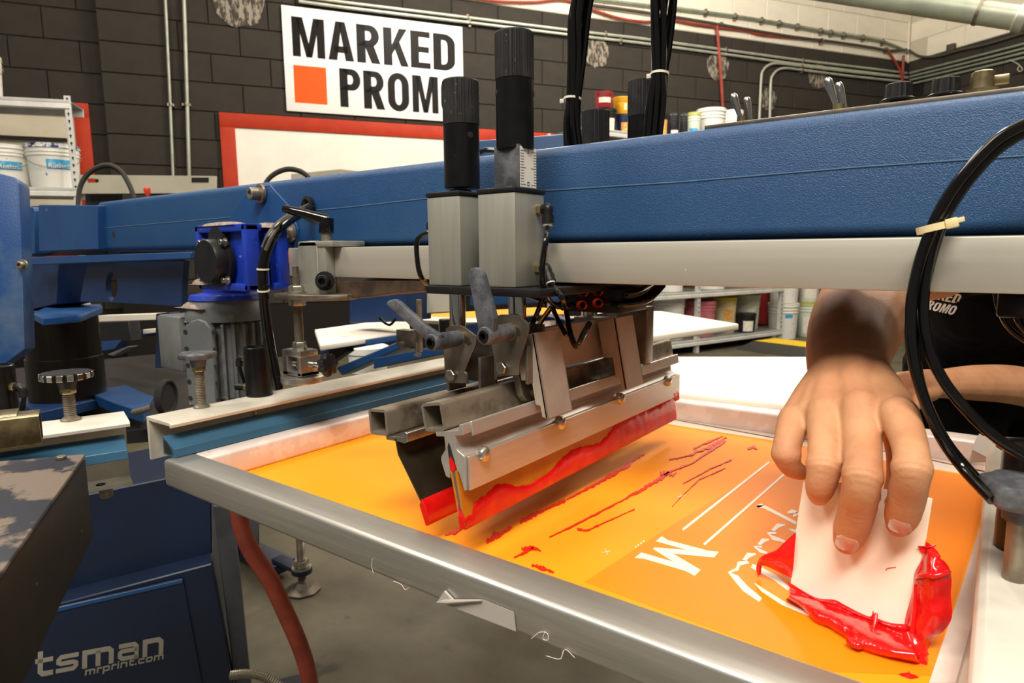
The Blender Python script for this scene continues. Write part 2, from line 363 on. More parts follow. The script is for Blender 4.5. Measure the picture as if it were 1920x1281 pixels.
# ================================================================== the setting
WA = math.radians(58.5)
WU = V(math.cos(WA), math.sin(WA), 0); WN = V(math.sin(WA), -math.cos(WA), 0); WC = -7.1
FZ = -.16                              # height of the floor
def WP(s, z, d=0.0): return WU * s + WN * (WC + d) + V(0, 0, z)
def wpx(px, py, d=0.0):
    p = Ppl(px, py, WN * (WC + d), WN); return p.dot(WU), p.z
S_COR = wpx(1703, 120)[0]
RW_U = WN.copy()                       # the right wall runs from the corner into the room
COR = WP(S_COR, 0, 0); RW_N = -WU
def RP(s, z, d=0.0): return COR + RW_U * s + RW_N * d + V(0, 0, z)
def rpx(px, py, d=0.0):
    p = Ppl(px, py, COR + RW_N * d, RW_N); return (p - COR).dot(RW_U), p.z
FLOOR_C = [WP(-4, FZ, -.2), WP(S_COR + .2, FZ, -.2), WP(S_COR + .2, FZ, 14), WP(-4, FZ, 14)]
def struct(mb, name, m, smooth=0): return tag(mb.build(name, m, None, smooth), kind='structure')
_m = MB(); _m.prism(FLOOR_C, (0, 0, -.1)); struct(_m, 'floor', M['floor'])
_m = MB(); _m.prism([p + V(0, 0, 5.2) for p in FLOOR_C], (0, 0, .1)); struct(_m, 'ceiling', M['ceiling'])
BW, BH = .532, .266
Z_J = wpx(353, 97)[1]                  # a bed joint of the back wall
Z_TOP = wpx(860, 3)[1]                 # where the black paint ends
Z_TOP = Z_J + BH * round((Z_TOP - Z_J) / BH)
_m = MB(); _m.prism([WP(-4, FZ, -.010), WP(S_COR + .2, FZ, -.010), WP(S_COR + .2, FZ, -.2), WP(-4, FZ, -.2)], (0, 0, Z_TOP - FZ))
_m2 = MB(); _m2.prism([WP(-4, Z_TOP, -.010), WP(S_COR + .2, Z_TOP, -.010), WP(S_COR + .2, Z_TOP, -.2), WP(-4, Z_TOP, -.2)], (0, 0, 5.04 - Z_TOP))
wall_back = struct(_m, 'wall_back', M['mortar_black'])
_o = _m2.build('upper_wall', M['mortar_white'], wall_back, 0)
_m = MB(); _m.prism([RP(-.2, FZ, -.010), RP(13.8, FZ, -.010), RP(13.8, FZ, -.2), RP(-.2, FZ, -.2)], (0, 0, Z_TOP - FZ))
wall_right = struct(_m, 'wall_right', M['mortar_black'])
_m = MB(); _m.prism([RP(-.2, Z_TOP, -.010), RP(13.8, Z_TOP, -.010), RP(13.8, Z_TOP, -.2), RP(-.2, Z_TOP, -.2)], (0, 0, 5.04 - Z_TOP))
_m.build('upper_wall', M['mortar_white'], wall_right, 0)
def block_mesh(w, m, h=BH, d=.03):
    mb = MB(); j = .004; b = .006
    x0, x1, z0, z1 = -w / 2 + j, w / 2 - j, -h / 2 + j, h / 2 - j
    vs = [(x0, d, z0), (x1, d, z0), (x1, d, z1), (x0, d, z1)] + [(x0, b, z0), (x1, b, z0), (x1, b, z1), (x0, b, z1)] + \
         [(x0 + b, 0, z0 + b), (x1 - b, 0, z0 + b), (x1 - b, 0, z1 - b), (x0 + b, 0, z1 - b)]
    fs = [(8, 9, 10, 11)] + [(i, (i + 1) % 4, 4 + (i + 1) % 4, 4 + i) for i in range(4)] + [(4 + i, 4 + (i + 1) % 4, 8 + (i + 1) % 4, 8 + i) for i in range(4)]
    mb._new(vs, fs); me = bpy.data.meshes.new('concrete_block'); mb.bm.to_mesh(me); mb.bm.free(); me.materials.append(m); return me
BM = {('b', 1): block_mesh(BW, M['wall_black']), ('w', 1): block_mesh(BW, M['wall_white']),
      ('b', 2): block_mesh(BW / 2, M['wall_black']), ('w', 2): block_mesh(BW / 2, M['wall_white'])}
def lay_block(kind, half, p, ang, parent):
    o = bpy.data.objects.new('concrete_block', BM[(kind, half)]); COL.objects.link(o); o.parent = parent
    o.location = p; o.rotation_euler = (0, 0, ang)
S_P0, S_P1 = wpx(190, 150, .1)[0], wpx(318, 150, .1)[0]
def in_view(p, m=60):
    q = proj(p); return q[2] > 0 and -m < q[0] < 1920 + m and -m < q[1] < 560
S_OFF = wpx(448, 60)[0]                # a head joint in the course just above Z_J
_n = 0
for row in range(-9, 10):
    z = Z_J + BH * (row + .5)
    kd = 'b' if z < Z_TOP else 'w'
    off = S_OFF + (BW / 2 if row % 2 else 0)
    k = -30
    while True:
        s = off + BW * (k + .5); k += 1
        if s < -3: continue
        if s - BW / 2 > S_COR: break
        s0, s1 = s - BW / 2, min(s + BW / 2, S_COR)
        half = 1
        if s1 - s0 < BW * .75: s, half = s0 + BW / 4, 2
        p = WP(s, z)
        if in_view(p) or in_view(p + WU * .25):
            lay_block(kd, half, p, WA + 0.0, wall_back); _n += 1
# the pilaster: one block wide, a hand's breadth proud of the wall
_m = MB(); _m.prism([WP(S_P0 + .008, FZ, .0), WP(S_P1 - .008, FZ, .0), WP(S_P1 - .008, FZ, .088), WP(S_P0 + .008, FZ, .088)], (0, 0, 5.0))
_m.build('pilaster', M['mortar_black'], wall_back, 0)
BM[('b', 3)] = block_mesh(S_P1 - S_P0, M['wall_black'], d=.1)
for row in range(-7, 5):
    p = WP((S_P0 + S_P1) / 2, Z_J + BH * (row + .5), .1)
    if in_view(p): lay_block('b', 3, p, WA, wall_back)
for row in range(-6, 10):
    z = Z_J + BH * (row + .5); kd = 'b' if z < Z_TOP else 'w'
    for k in range(0, 12):
        p = RP(BW * (k + (.5 if row % 2 else 0)) + BW / 2, z)
        if in_view(p): lay_block(kd, 1, p, WA - math.pi / 2, wall_right)
# round bare patches where something was glued to the wall
def patch(px, py, r, d=.004, sx=1.0):
    s, z = wpx(px, py, d); mb = MB()
    for k in range(1):
        pts = [WP(s + r * sx * math.cos(a) * (1 + .06 * math.sin(5 * a)), z + r * math.sin(a) * (1 + .05 * math.cos(7 * a)), d) for a in [2 * math.pi * i / 40 for i in range(40)]]
        mb.prism(pts, WN * .002)
    mb.build('glue_patch', M['patch'], wall_back, 0, label='round bare glue mark on the black wall')
patch(446, 2, .235); patch(1118, 98, .17); patch(1346, 124, .17); patch(1533, 142, .17)
patch(1440, 186, .14)

# ------------------------------------------------------------------ letters, as solid strokes
def arc(cx, cy, rx, ry, a0, a1, n=10):
    return [(cx + rx * math.cos(math.radians(a0 + (a1 - a0) * i / n)), cy + ry * math.sin(math.radians(a0 + (a1 - a0) * i / n))) for i in range(n + 1)]
def ring(out, inn):  # quads between two equally long outlines
    return [[out[i], out[i + 1], inn[i + 1], inn[i]] for i in range(len(out) - 1)]
def glyph(ch):
    """bold condensed capitals, cap height 1: (advance, polygons)"""
    w = .225
    if ch == 'M':
        return .80, [[(0, 0), (0, 1), (.19, 1), (.19, 0)], [(.59, 0), (.59, 1), (.78, 1), (.78, 0)], [(.10, 1), (.26, 1), (.46, .0), (.32, .0)], [(.52, 1), (.68, 1), (.46, .0), (.32, .0)]]
    if ch == 'A':
        return .66, [[(0, 0), (.205, 1), (.36, 1), (.215, 0)], [(.64, 0), (.435, 1), (.28, 1), (.425, 0)], [(.15, .2), (.15, .37), (.49, .37), (.49, .2)]]
    if ch == 'E':
        return .56, [[(0, 0), (0, 1), (w, 1), (w, 0)], [(w, 1), (.53, 1), (.53, .84), (w, .84)], [(w, .59), (.50, .59), (.50, .43), (w, .43)], [(w, 0), (.54, 0), (.54, .16), (w, .16)]]
    if ch == 'K':
        return .66, [[(0, 0), (0, 1), (w, 1), (w, 0)], [(w, .30), (w, .56), (.42, 1), (.63, 1)], [(.27, .52), (.42, .66), (.66, 0), (.45, 0)]]
    if ch in 'DOPR':
        if ch == 'D':
            o = [(0, 1)] + arc(.30, .72, .31, .28, 90, 0, 8) + arc(.30, .28, .31, .28, 0, -90, 8) + [(0, 0)]
            i = [(w, .83)] + arc(.29, .69, .105, .14, 90, 0, 8) + arc(.29, .31, .105, .14, 0, -90, 8) + [(w, .17)]
            return .65, ring(o, i) + [[(0, 0), (0, 1), (w, .83), (w, .17)]]
        if ch == 'O':
            o = arc(.31, .70, .31, .315, 180, 0, 14) + arc(.31, .30, .31, .315, 0, -180, 14); o.append(o[0])
            i = arc(.31, .68, .10, .165, 180, 0, 14) + arc(.31, .32, .10, .165, 0, -180, 14); i.append(i[0])
            return .66, ring(o, i)
        o = [(0, 1)] + arc(.34, .72, .24, .28, 90, -90, 12) + [(0, .44)]
        i = [(w, .84)] + arc(.30, .72, .075, .12, 90, -90, 12) + [(w, .60)]
        P = ring(o, i) + [[(0, 0), (0, 1), (w, 1), (w, 0)]]
        if ch == 'R':
            P.append([(.20, .46), (.43, .50), (.60, .0), (.37, 0)]); return .63, P
        return .60, P
    return .3, []
def stroke(pts, t):
    """square-ended stroke along a polyline with mitred corners"""
    P = [Vector(p) for p in pts]; L, R = [], []
    for i, p in enumerate(P):
        d0 = (p - P[i - 1]).normalized() if i else None; d1 = (P[i + 1] - p).normalized() if i < len(P) - 1 else None
        if d0 is None: n = Vector((-d1.y, d1.x)); k = 1
        elif d1 is None: n = Vector((-d0.y, d0.x)); k = 1
        else:
            n = (Vector((-d0.y, d0.x)) + Vector((-d1.y, d1.x))).normalized(); k = 1 / max(.5, n.dot(Vector((-d0.y, d0.x))))
        L.append(p + n * t / 2 * k); R.append(p - n * t / 2 * k)
    return [[L[i], L[i + 1], R[i + 1], R[i]] for i in range(len(P) - 1)]
def wide(ch):
    """wide squared lower case for the machine's lettering, x-height 1"""
    t = .27; h = t / 2; c = .14
    if ch == 't': return 1.0, stroke([(.26, 1.38), (.26, h + c), (.26 + c, h), (.92, h)], t) + stroke([(0, .88), (.92, .88)], .24)
    if ch == 's': return 1.32, stroke([(1.2, 1 - h), (h + c, 1 - h), (h, .86 - h), (h, .58), (h + c, .5), (1.2 - h - c, .5), (1.2 - h, .42), (1.2 - h, h + c), (1.2 - h - c, h), (0, h)], t * .86)
    if ch == 'm': return 1.86, stroke([(h, 0), (h, 1 - h), (1.58 - c, 1 - h), (1.72 - h, 1 - h - c), (1.72 - h, 0)], t) + stroke([(.86, 0), (.86, 1 - h)], t)
    if ch == 'n': return 1.34, stroke([(h, 0), (h, 1 - h), (1.06 - c, 1 - h), (1.2 - h, 1 - h - c), (1.2 - h, 0)], t)
    if ch == 'a': return 1.34, stroke([(.06, 1 - h), (1.2 - h - c, 1 - h), (1.2 - h, 1 - h - c), (1.2 - h, 0)], t * .9) + stroke([(1.2, h), (h + c, h), (h, h + c), (h, .48), (h + .1, .56), (1.1, .56)], t * .86)
    if ch == 'r': return .92, stroke([(h, 0), (h, 1 - h), (.84, 1 - h)], t)
    if ch == 'p': return 1.34, stroke([(h, -.4), (h, 1 - h), (1.2 - h - c, 1 - h), (1.2 - h, 1 - h - c), (1.2 - h, h + c), (1.2 - h - c, h), (h, h)], t)
    if ch == 'i': return .42, stroke([(h, 0), (h, 1)], t) + stroke([(h, 1.16), (h, 1.36)], t)
    if ch == 'c': return 1.24, stroke([(1.12, 1 - h), (h + c, 1 - h), (h, 1 - h - c), (h, h + c), (h + c, h), (1.12, h)], t)
    if ch == 'o': return 1.34, stroke([(.6, 1 - h), (h + c, 1 - h), (h, 1 - h - c), (h, h + c), (h + c, h), (1.2 - h - c, h), (1.2 - h, h + c), (1.2 - h, 1 - h - c), (1.2 - h - c, 1 - h), (.6, 1 - h)], t)
    if ch == '.': return .42, stroke([(h, 0), (h, .27)], t)
    return .5, []
def write(mb, text, org, ux, uy, un, size, font=glyph, gap=.06, shear=0.0, wscale=1.0, lift=.0008):
    """letters on the plane org + ux*a + uy*b, lifted along un"""
    x = 0.0; ux, uy, un = Vector(ux), Vector(uy), Vector(un)
    for ch in text:
        adv, polys = font(ch)
        for pl in polys:
            pts = [org + ux * ((x + p[0] * wscale + shear * p[1]) * size) + uy * (p[1] * size) for p in pl]
            mb.prism(pts, un * lift)
        x += adv * wscale + gap
    return x * size

# ------------------------------------------------------------------ the sign
s0, zt = wpx(527, 8.5, .03); s1, zt1 = wpx(867, 51, .03); zb = wpx(532, 207, .03)[1]
sg = thing('wall_sign', 'white wall sign with black capitals and an orange square', 'sign', WP((s0 + s1) / 2, zb, .02))
_m = MB(); _m.obox(WP((s0 + s1) / 2, (zt + zb) / 2, .018), WU * ((s1 - s0) / 2), WN * .008, V(0, 0, (zt - zb) / 2), .002); _m.build('sign_panel', M['sign_white'], sg)
_H = zt - zb; _W = s1 - s0
def sign_word(txt, a0, a1, b0, b1):
    tot = sum(glyph(c)[0] for c in txt) + .06 * (len(txt) - 1) - .03
    ch_ = (b1 - b0) * _H; ws = ((a1 - a0) * _W / ch_ - .06 * (len(txt) - 1)) / (tot - .06 * (len(txt) - 1))
    mb = MB(); write(mb, txt, WP(s0 + a0 * _W, zb + b0 * _H, .0262), WU, V(0, 0, 1), WN, ch_, wscale=ws); return mb
sign_word('MARKED', .047, .955, .530, .905).build('lettering', M['sign_black'], sg, 0)
sign_word('PROMO', .285, .985, .075, .455).build('lettering', M['sign_black'], sg, 0)
_m = MB(); _m.prism([WP(s0 + a * _W, zb + b * _H, .0262) for a, b in ((.045, .085), (.215, .085), (.215, .445), (.045, .445))], WN * .0008); _m.build('orange_square', M['sign_orange'], sg, 0)

# ------------------------------------------------------------------ whiteboards with red frames
def framed_board(name, label, s0, s1, z0, z1, fw, d, face, t=.03):
    r = thing(name, label, 'whiteboard', WP((s0 + s1) / 2, z0, d))
    def bar(a0, a1, b0, b1):
        mb = MB(); mb.obox(WP((a0 + a1) / 2, (b0 + b1) / 2, d + t / 2), WU * ((a1 - a0) / 2), WN * (t / 2), V(0, 0, (b1 - b0) / 2), .003); mb.build('frame_rail', M['red_frame'], r)
    bar(s0, s1, z1 - fw, z1); bar(s0, s1, z0, z0 + fw); bar(s0, s0 + fw, z0 + fw, z1 - fw); bar(s1 - fw, s1, z0 + fw, z1 - fw)
    mb = MB(); mb.obox(WP((s0 + s1) / 2, (z0 + z1) / 2, d + .008), WU * ((s1 - s0) / 2 - fw), WN * .006, V(0, 0, (z1 - z0) / 2 - fw)); mb.build('board', face, r)
    return r
a, b = wpx(410, 210, .03); a1, b1 = wpx(1062, 238, .03)
framed_board('whiteboard', 'large blank whiteboard in a red painted frame under the sign', a, a1 + .25, b - 1.45, b, .135, .004, M['board_white'])
a, b = wpx(165, 194, .03)
framed_board('whiteboard', 'cream board in a red frame behind the left shelf unit', a - 2.0, a, b - 1.45, b, .12, .004, M['board_cream'])

# ------------------------------------------------------------------ conduits and cables
def wall_tube(pts, r, d, name, m, label, cat='conduit', group=None, straps=(), smooth=0, seg=10):
    root = thing(name, label, cat, WP(*wpx(*pts[0], d), d), group=group)
    P = [WP(*wpx(px, py, d), d) for px, py in pts]
    MB().tube(P, r, seg, smooth).build('conduit_run' if cat == 'conduit' else cat + '_run', m, root)
    for (px, py) in straps:
        s, z = wpx(px, py, d); i = min(range(len(P) - 1), key=lambda k: (P[k] + P[k + 1]).__sub__(WP(s, z, d) * 2).length)
        t = (P[i + 1] - P[i]).normalized(); c = WP(s, z, d)
        mb = MB(); mb.cyl(c - t * .012, c + t * .012, r * 1.35, seg=12); mb.obox(c - WN * (d / 2), t * .012, t.cross(WN) * (r * 2.2), WN * (d / 2 - .001)); mb.build('strap', M['steel'], root)
    return root
wall_tube([(308, -40), (310, 0), (318, 170), (325, 345)], .0125, .13, 'electrical_conduit', M['conduit'], 'left one of the two thin vertical conduits beside the sign', straps=((320, 196),))
wall_tube([(346, -40), (345, 0), (347, 60), (351, 196), (355, 345)], .017, .035, 'electrical_conduit', M['conduit'], 'thicker vertical conduit just left of the round glue mark', straps=((349.5, 196),))
_x = [(560, -7), (640, 4), (860, 31), (1070, 57), (1200, 72), (1340, 91), (1500, 113), (1700, 137)]
wall_tube(_x, .017, .035, 'electrical_conduit', M['conduit'], 'upper one of two horizontal conduits running above the sign', straps=((877, 33.5), (1136, 64.5), (1362, 94), (1506, 114)))
wall_tube([(x, y + 9.5 - .0016 * (x - 560)) for x, y in _x], .017, .035, 'electrical_conduit', M['conduit'], 'lower one of two horizontal conduits running above the sign', straps=((881, 43), (1164, 76)))
wall_tube([(1423, 240), (1427, 150), (1431, 132), (1441, 122.5), (1456, 119), (1500, 123.5), (1600, 135.5), (1702, 146)], .017, .045, 'electrical_conduit', M['conduit'], 'upper of the two conduits that bend down behind the press', straps=((1503, 124),), smooth=4)
wall_tube([(1443, 240), (1445, 158), (1449, 141), (1459, 131), (1474, 128), (1505, 131.5), (1600, 143.5), (1702, 154)], .017, .045, 'electrical_conduit', M['conduit'], 'lower of the two conduits that bend down behind the press', straps=((1504, 131.5),), smooth=4)
wall_tube([(1060, -8), (1330, 24), (1440, 40), (1560, 62), (1640, 74), (1672, 84), (1697, 95), (1703, 99)], .02, .05, 'cable_bundle', M['conduit_green'], 'pale bundle of cables tied along the upper white wall', 'cable', straps=((1325, 23.5), (1380, 31), (1430, 38.5), (1463, 44), (1497, 50), (1541, 58.5), (1560, 62), (1584, 66), (1620, 71), (1657, 79)), smooth=4)
wall_tube([(1080, 6), (1200, 22), (1320, 41), (1354, 47), (1480, 68), (1560, 78), (1640, 90), (1664, 95), (1690, 94), (1700, 93)], .018, .055, 'black_pipe', M['cable_dark'], 'dark pipe running under the cable bundle on the white wall', 'pipe', straps=((1354, 47), (1542, 77), (1664, 94)), smooth=3)
wall_tube([(850, -8), (930, 2), (1000, 4), (1060, 0), (1110, 18), (1160, 34), (1210, 41), (1260, 38), (1300, 45), (1345, 51), (1400, 58), (1430, 65), (1500, 72), (1545, 76)], .016, .04, 'red_cable', M['cable_red'], 'red air cable sagging along the wall below the dark pipe', 'cable', smooth=4)
wall_tube([(1344, 48), (1350, 120), (1354, 180), (1357, 250)], .021, .05, 'red_standpipe', M['cable_red'], 'red vertical air pipe crossing the horizontal conduits', 'pipe')
wall_tube([(1664, 95), (1676, 112), (1688, 132), (1692, 150)], .018, .06, 'red_pipe', M['cable_red'], 'short slanting red pipe in the corner of the room', 'pipe')
wall_tube([(1694, 104), (1693, 125), (1692, 165)], .018, .06, 'red_pipe', M['cable_red'], 'short upright red pipe in the corner of the room', 'pipe')
def rwall_tube(pts, r, d, name, m, label, cat='conduit', smooth=0, seg=10):
    P = [RP(*rpx(px, py, d), d) for px, py in pts]
    return single(MB().tube(P, r, seg, smooth), name, m, label, cat)
for k, (ya, yb) in enumerate(((137, 82), (144, 91), (150.5, 99), (158, 108))):
    rwall_tube([(1706, ya), (1800, ya + (yb - ya) * .43), (1920, yb), (1990, yb + (yb - ya) * .33)], .016, .035, 'electrical_conduit', M['conduit_green'], ['topmost', 'second', 'third', 'lowest'][k] + ' of four parallel conduits on the black right wall')
rwall_tube([(1704, 94), (1720, 104), (1740, 107), (1765, 104), (1800, 94), (1850, 83), (1920, 62), (1990, 42)], .016, .05, 'cable_bundle', M['cable_dark'], 'dark cables running along the paint line of the right wall', 'cable', smooth=4)
rwall_tube([(1705, 20), (1704, 70), (1702.5, 118)], .014, .03, 'electrical_conduit', M['wall_white'], 'white painted vertical conduit in the corner of the room')
_s, _z = rpx(1783, 90, .04); _m = MB(); _m.obox(RP(_s, _z, .035), RW_U * .05, RW_N * .03, V(0, 0, .05), .004); single(_m, 'junction_box', M['cable_dark'], 'small dark junction box on the right wall cables', 'box')
rwall_tube([(1893, 112), (1905, 118), (1912, 123), (1917, 130), (1913, 134), (1908, 130), (1911, 124)], .007, .08, 'wall_hook', M['conduit'], 'bright curled wire hook on the right wall', 'hook', smooth=4)
# big round duct overhead, right
pa, pb = Pd(1560, -16, 4.6), Pd(1930, 37, 4.0)
du = thing('overhead_duct', 'thick grey round pipe hung across the upper right', 'pipe', (pa + pb) / 2)
dv = (pb - pa).normalized(); RD = .072
MB().cyl(pa - dv * .6, pb + dv * .8, RD, seg=32).build('pipe_run', M['pipe_grey'], du)
c = Pd(1832, 24, 4.16); c = pa + dv * (c - pa).dot(dv)
_m = MB(); _m.lathe([(RD, 0), (RD + .006, .0), (RD + .006, .02), (RD, .02)], c, dv, 32); _m.tube([c + V(0, 0, RD), c + V(0.02, 0, .5)], .006); _m.tube([c + V(0, 0, RD + .05), c + V(-.25, -.05, .35)], .006); _m.build('hanger', M['steel'], du)
c = pa + dv * (Pd(1903, 34, 4.03) - pa).dot(dv)
MB().lathe([(RD, 0), (RD + .012, .01), (RD + .012, .06), (RD, .07), (RD, .12), (RD + .012, .13), (RD + .012, .17), (RD, .18)], c, dv, 32).build('coupling', M['conduit'], du)
# ================================================================== the print screen
ZF, ZM = .63, .594
FX0, FX1, FY0, FY1, FW = -.877, .075, .3945, 1.144, .0415
scr = thing('print_screen', 'aluminium framed printing screen with orange emulsion under the carriage', 'screen', ((FX0 + FX1) / 2, (FY0 + FY1) / 2, ZM))
_m = MB(); _m.box((FX0, FY0, ZM - .0005), (FX1, FY0 + FW, ZF), .005, 3); _m.build('frame_bar', M['alu_frame'], scr)
_m = MB(); _m.box((FX0, FY1 - FW, ZM - .0005), (FX1, FY1, ZF), .005, 3); _m.build('frame_bar', M['alu_pink'], scr, label='pale pink far frame bar')
_m = MB(); _m.box((FX0 + .0003, FY0 + FW - .004, ZM - .0004), (FX0 + FW, FY1 - FW + .004, ZF - .0004), .005, 3); _m.build('frame_bar', M['alu_pink'], scr, label='pale pink left frame bar')
_m = MB(); _m.box((FX1 - FW, FY0 + FW - .004, ZM - .0004), (FX1 - .0003, FY1 - FW + .004, ZF - .0004), .005, 3); _m.build('frame_bar', M['alu_pink'], scr, label='taped right frame bar')
IX0, IX1, IY0, IY1 = FX0 + FW, FX1 - FW, FY0 + FW, FY1 - FW
ZS = ZM + .0006
def zpoly(pts, z=ZS, h=.0004, mb=None):
    mb = mb or MB(); mb.prism([(p.x, p.y, z) for p in (Pz(x, y, z) for x, y in pts)], (0, 0, h)); return mb
_m = MB(); _m.box((IX0 - .004, IY0 - .004, ZM - .0006), (IX1 + .004, IY1 + .004, ZM + .0002)); mesh_o = _m.build('mesh_cloth', M['stencil'], scr, 0, label='pale open mesh at the edges of the screen')
OX1 = Pz(1862, 900, ZM).x; OXn = Pz(1742, 1275, ZM).x
_m = MB(); _m.prism([(IX0 - .003, IY0 - .003, ZM + .0002), (OXn, IY0 - .003, ZM + .0002), (OX1, Pz(1862, 900, ZM).y, ZM + .0002), (Pz(1450, 827, ZM).x, Pz(1450, 827, ZM).y, ZM + .0002), (Pz(1272, 799, ZM).x, Pz(1272, 799, ZM).y, ZM + .0002), (IX0 - .003, Pz(1272, 799, ZM).y + .004, ZM + .0002)], (0, 0, .0005))
emul = _m.build('emulsion', M['mesh_orange'], scr, 0, label='orange emulsion coating')
# the second, deeper coat right of the oblique line
zpoly([(1096, 1092), (1262, 984), (1455, 868), (1478, 832), (1858, 902), (1746, 1268), (1560, 1260)], ZS + .0001, .0003).build('emulsion_patch', M['mesh_dark'], scr, 0, label='darker second coat of emulsion')
# stencil openings
ZO = ZS + .0006
def st(name, pts, m=M['stencil'], z=ZO): return zpoly(pts, z, .0002).build(name, m, scr, 0)
def cpx(x, y): return (1280 + x / 3, 854 + y / 3)
# long parallel lines
for a, b, w in (((0, 420), (487, 38), 14), ((120, 503), (570, 108), 14)):
    d = Vector((b[0] - a[0], b[1] - a[1])).normalized(); n = Vector((-d.y, d.x)) * w / 2; n2 = n * .75
    st('stencil_line', [cpx(a[0] + n.x, a[1] + n.y), cpx(a[0] - n.x, a[1] - n.y), cpx(b[0] - n2.x, b[1] - n2.y), cpx(b[0] + n2.x, b[1] + n2.y)])
# the big letter M lying on its side: one outline
mo = [(95, 640), (215, 542), (800, 710), (425, 478), (455, 450), (1030, 495), (478, 338), (585, 248), (690, 316), (1420, 510), (1615, 530), (1525, 630), (785, 562), (1285, 855), (1175, 962), (1010, 874), (270, 655)]
st('stencil_letter', [(1180 + x / 9.6, 980 + y / 9.6) for x, y in mo])
def band(name, pts, w, m=M['stencil'], z=ZO):
    """open stencil stroke along a polyline given in the crop's frame"""
    P = [Vector(cpx(*p)) for p in pts]; ws = w if hasattr(w, '__len__') else [w] * len(P); mb = MB()
    Ls, Rs = [], []
    for i, p in enumerate(P):
        d = (P[min(i + 1, len(P) - 1)] - P[max(i - 1, 0)]).normalized(); n = Vector((-d.y, d.x)) * ws[i] / 6
        Ls.append(p + n); Rs.append(p - n)
    for i in range(len(P) - 1):
        zpoly([Ls[i], Ls[i + 1], Rs[i + 1], Rs[i]], z, .0002, mb)
    return mb.build(name, m, scr, 0)
band('stencil_line', [(418, 288), (460, 290), (640, 384)], [10, 18, 16])
band('stencil_line', [(450, 278), (418, 290)], 16)
band('stencil_line', [(590, 324), (612, 316), (645, 320)], [10, 22, 14])
band('stencil_line', [(622, 344), (650, 322)], [12, 18])
band('stencil_line', [(575, 392), (536, 396), (508, 425), (528, 436), (482, 440), (510, 466), (560, 480), (625, 516)], [8, 26, 22, 16, 18, 24, 16, 8])
band('stencil_line', [(486, 474), (452, 480), (430, 504), (446, 514), (405, 514), (440, 540), (475, 550)], [8, 26, 22, 16, 16, 20, 10])
band('stencil_line', [(412, 556), (370, 562), (348, 590), (370, 600), (316, 610), (308, 640), (262, 660), (300, 690), (352, 750), (438, 815)], [8, 30, 26, 20, 24, 20, 16, 34, 38, 26])
band('stencil_line', [(388, 622), (430, 640), (520, 690), (600, 756)], [22, 30, 30, 20])
band('stencil_line', [(405, 720), (450, 760), (560, 830), (735, 908)], [4, 20, 24, 14])
band('stencil_line', [(598, 415), (640, 428)], [6, 22])
# register marks and little printed code
for (x, y) in ((1137, 1035), (1278, 931)):
    zpoly([(x - 8, y + 2), (x - 8, y + 1), (x + 8, y - 2), (x + 8, y - 1)], ZO, .0002).build('register_mark', M['stencil'], scr, 0)
    zpoly([(x - 3, y - 5), (x - 2, y - 5), (x + 3, y + 5), (x + 2, y + 5)], ZO, .0002).build('register_mark', M['stencil'], scr, 0)
for k in range(4):
    x, y = 1190 + k * 5, 1026 - k * 3.6
    zpoly([(x, y), (x + 3, y - 2), (x + 4, y), (x + 1, y + 2)], ZO, .0002).build('register_mark', M['stencil'], scr, 0)
# tracks of red ink left by the blades
rng = random.Random(3)
def smear(pts, w, z=ZO + .0002, ragged=.5, n=5, thick=.0006, name='ink_smear', m='ink_thin'):
    P = [Vector(p) for p in pts]; W_ = [x * .75 for x in w]; ragged = min(1, ragged * 1.5); n = n * 2; Q, WW = [], []
    for i in range(len(P) - 1):
        for k in range(n):
            t = k / n; Q.append(P[i].lerp(P[i + 1], t)); WW.append(W_[i] * (1 - t) + W_[i + 1] * t)
    Q.append(P[-1]); WW.append(W_[-1]); L, R = [], []
    for i, p in enumerate(Q):
        d = (Q[min(i + 1, len(Q) - 1)] - Q[max(i - 1, 0)]).normalized(); nn = Vector((-d.y, d.x))
        a = WW[i] * (1 + ragged * rng.uniform(-1, 1)); b = WW[i] * (1 + ragged * rng.uniform(-1, 1)); L.append(p + nn * a / 2); R.append(p - nn * b / 2)
    mb = MB()
    for i in range(len(Q) - 1): zpoly([L[i], L[i + 1], R[i + 1], R[i]], z, thick, mb)
    return mb.build(name, M[m], scr, 30)
smear([(834, 1004), (852, 998), (866, 989)], (3, 8, 6), n=3)
smear([(912, 1018), (926, 1006), (942, 1000), (960, 988)], (4, 13, 6, 5), ragged=.9)
smear([(975, 980), (1000, 966), (1024, 955), (1060, 938)], (7, 9, 4, 9))
smear([(1062, 937), (1110, 912), (1150, 890), (1182, 868)], (3, 6, 7, 9))
smear([(1184, 866), (1200, 855), (1208, 852)], (5, 6, 4))
smear([(1030, 1008), (1080, 984), (1140, 953), (1190, 926), (1232, 902)], (2, 4, 3, 5, 8))
smear([(1232, 902), (1254, 886), (1300, 868), (1360, 826)], (10, 4, 3, 6))
smear([(1238, 890), (1252, 888), (1262, 892), (1268, 886)], (8, 10, 3, 2), ragged=.8)
smear([(978, 1030), (1000, 1027), (1014, 1034)], (7, 9, 2))
smear([(964, 1046), (985, 1036), (1000, 1028)], (2, 5, 3))
smear([(997, 1060), (1018, 1066), (1038, 1074)], (4, 8, 3))
smear([(1255, 862), (1290, 855), (1330, 838), (1362, 820)], (3, 6, 8, 3), ragged=.9)
smear([(1300, 842), (1330, 828), (1355, 818)], (2, 4, 2), ragged=.9)
smear([(1402, 842), (1412, 838), (1420, 843)], (3, 8, 2))
smear([(1280, 908), (1330, 880), (1372, 862)], (1.5, 2.5, 2), ragged=.9)
smear([(1082, 992), (1100, 996), (1130, 982), (1190, 955)], (3, 4, 2, 1.5), ragged=.9)
smear([(1260, 950), (1310, 900), (1360, 878)], (1.2, 2, 1.5), ragged=.9)
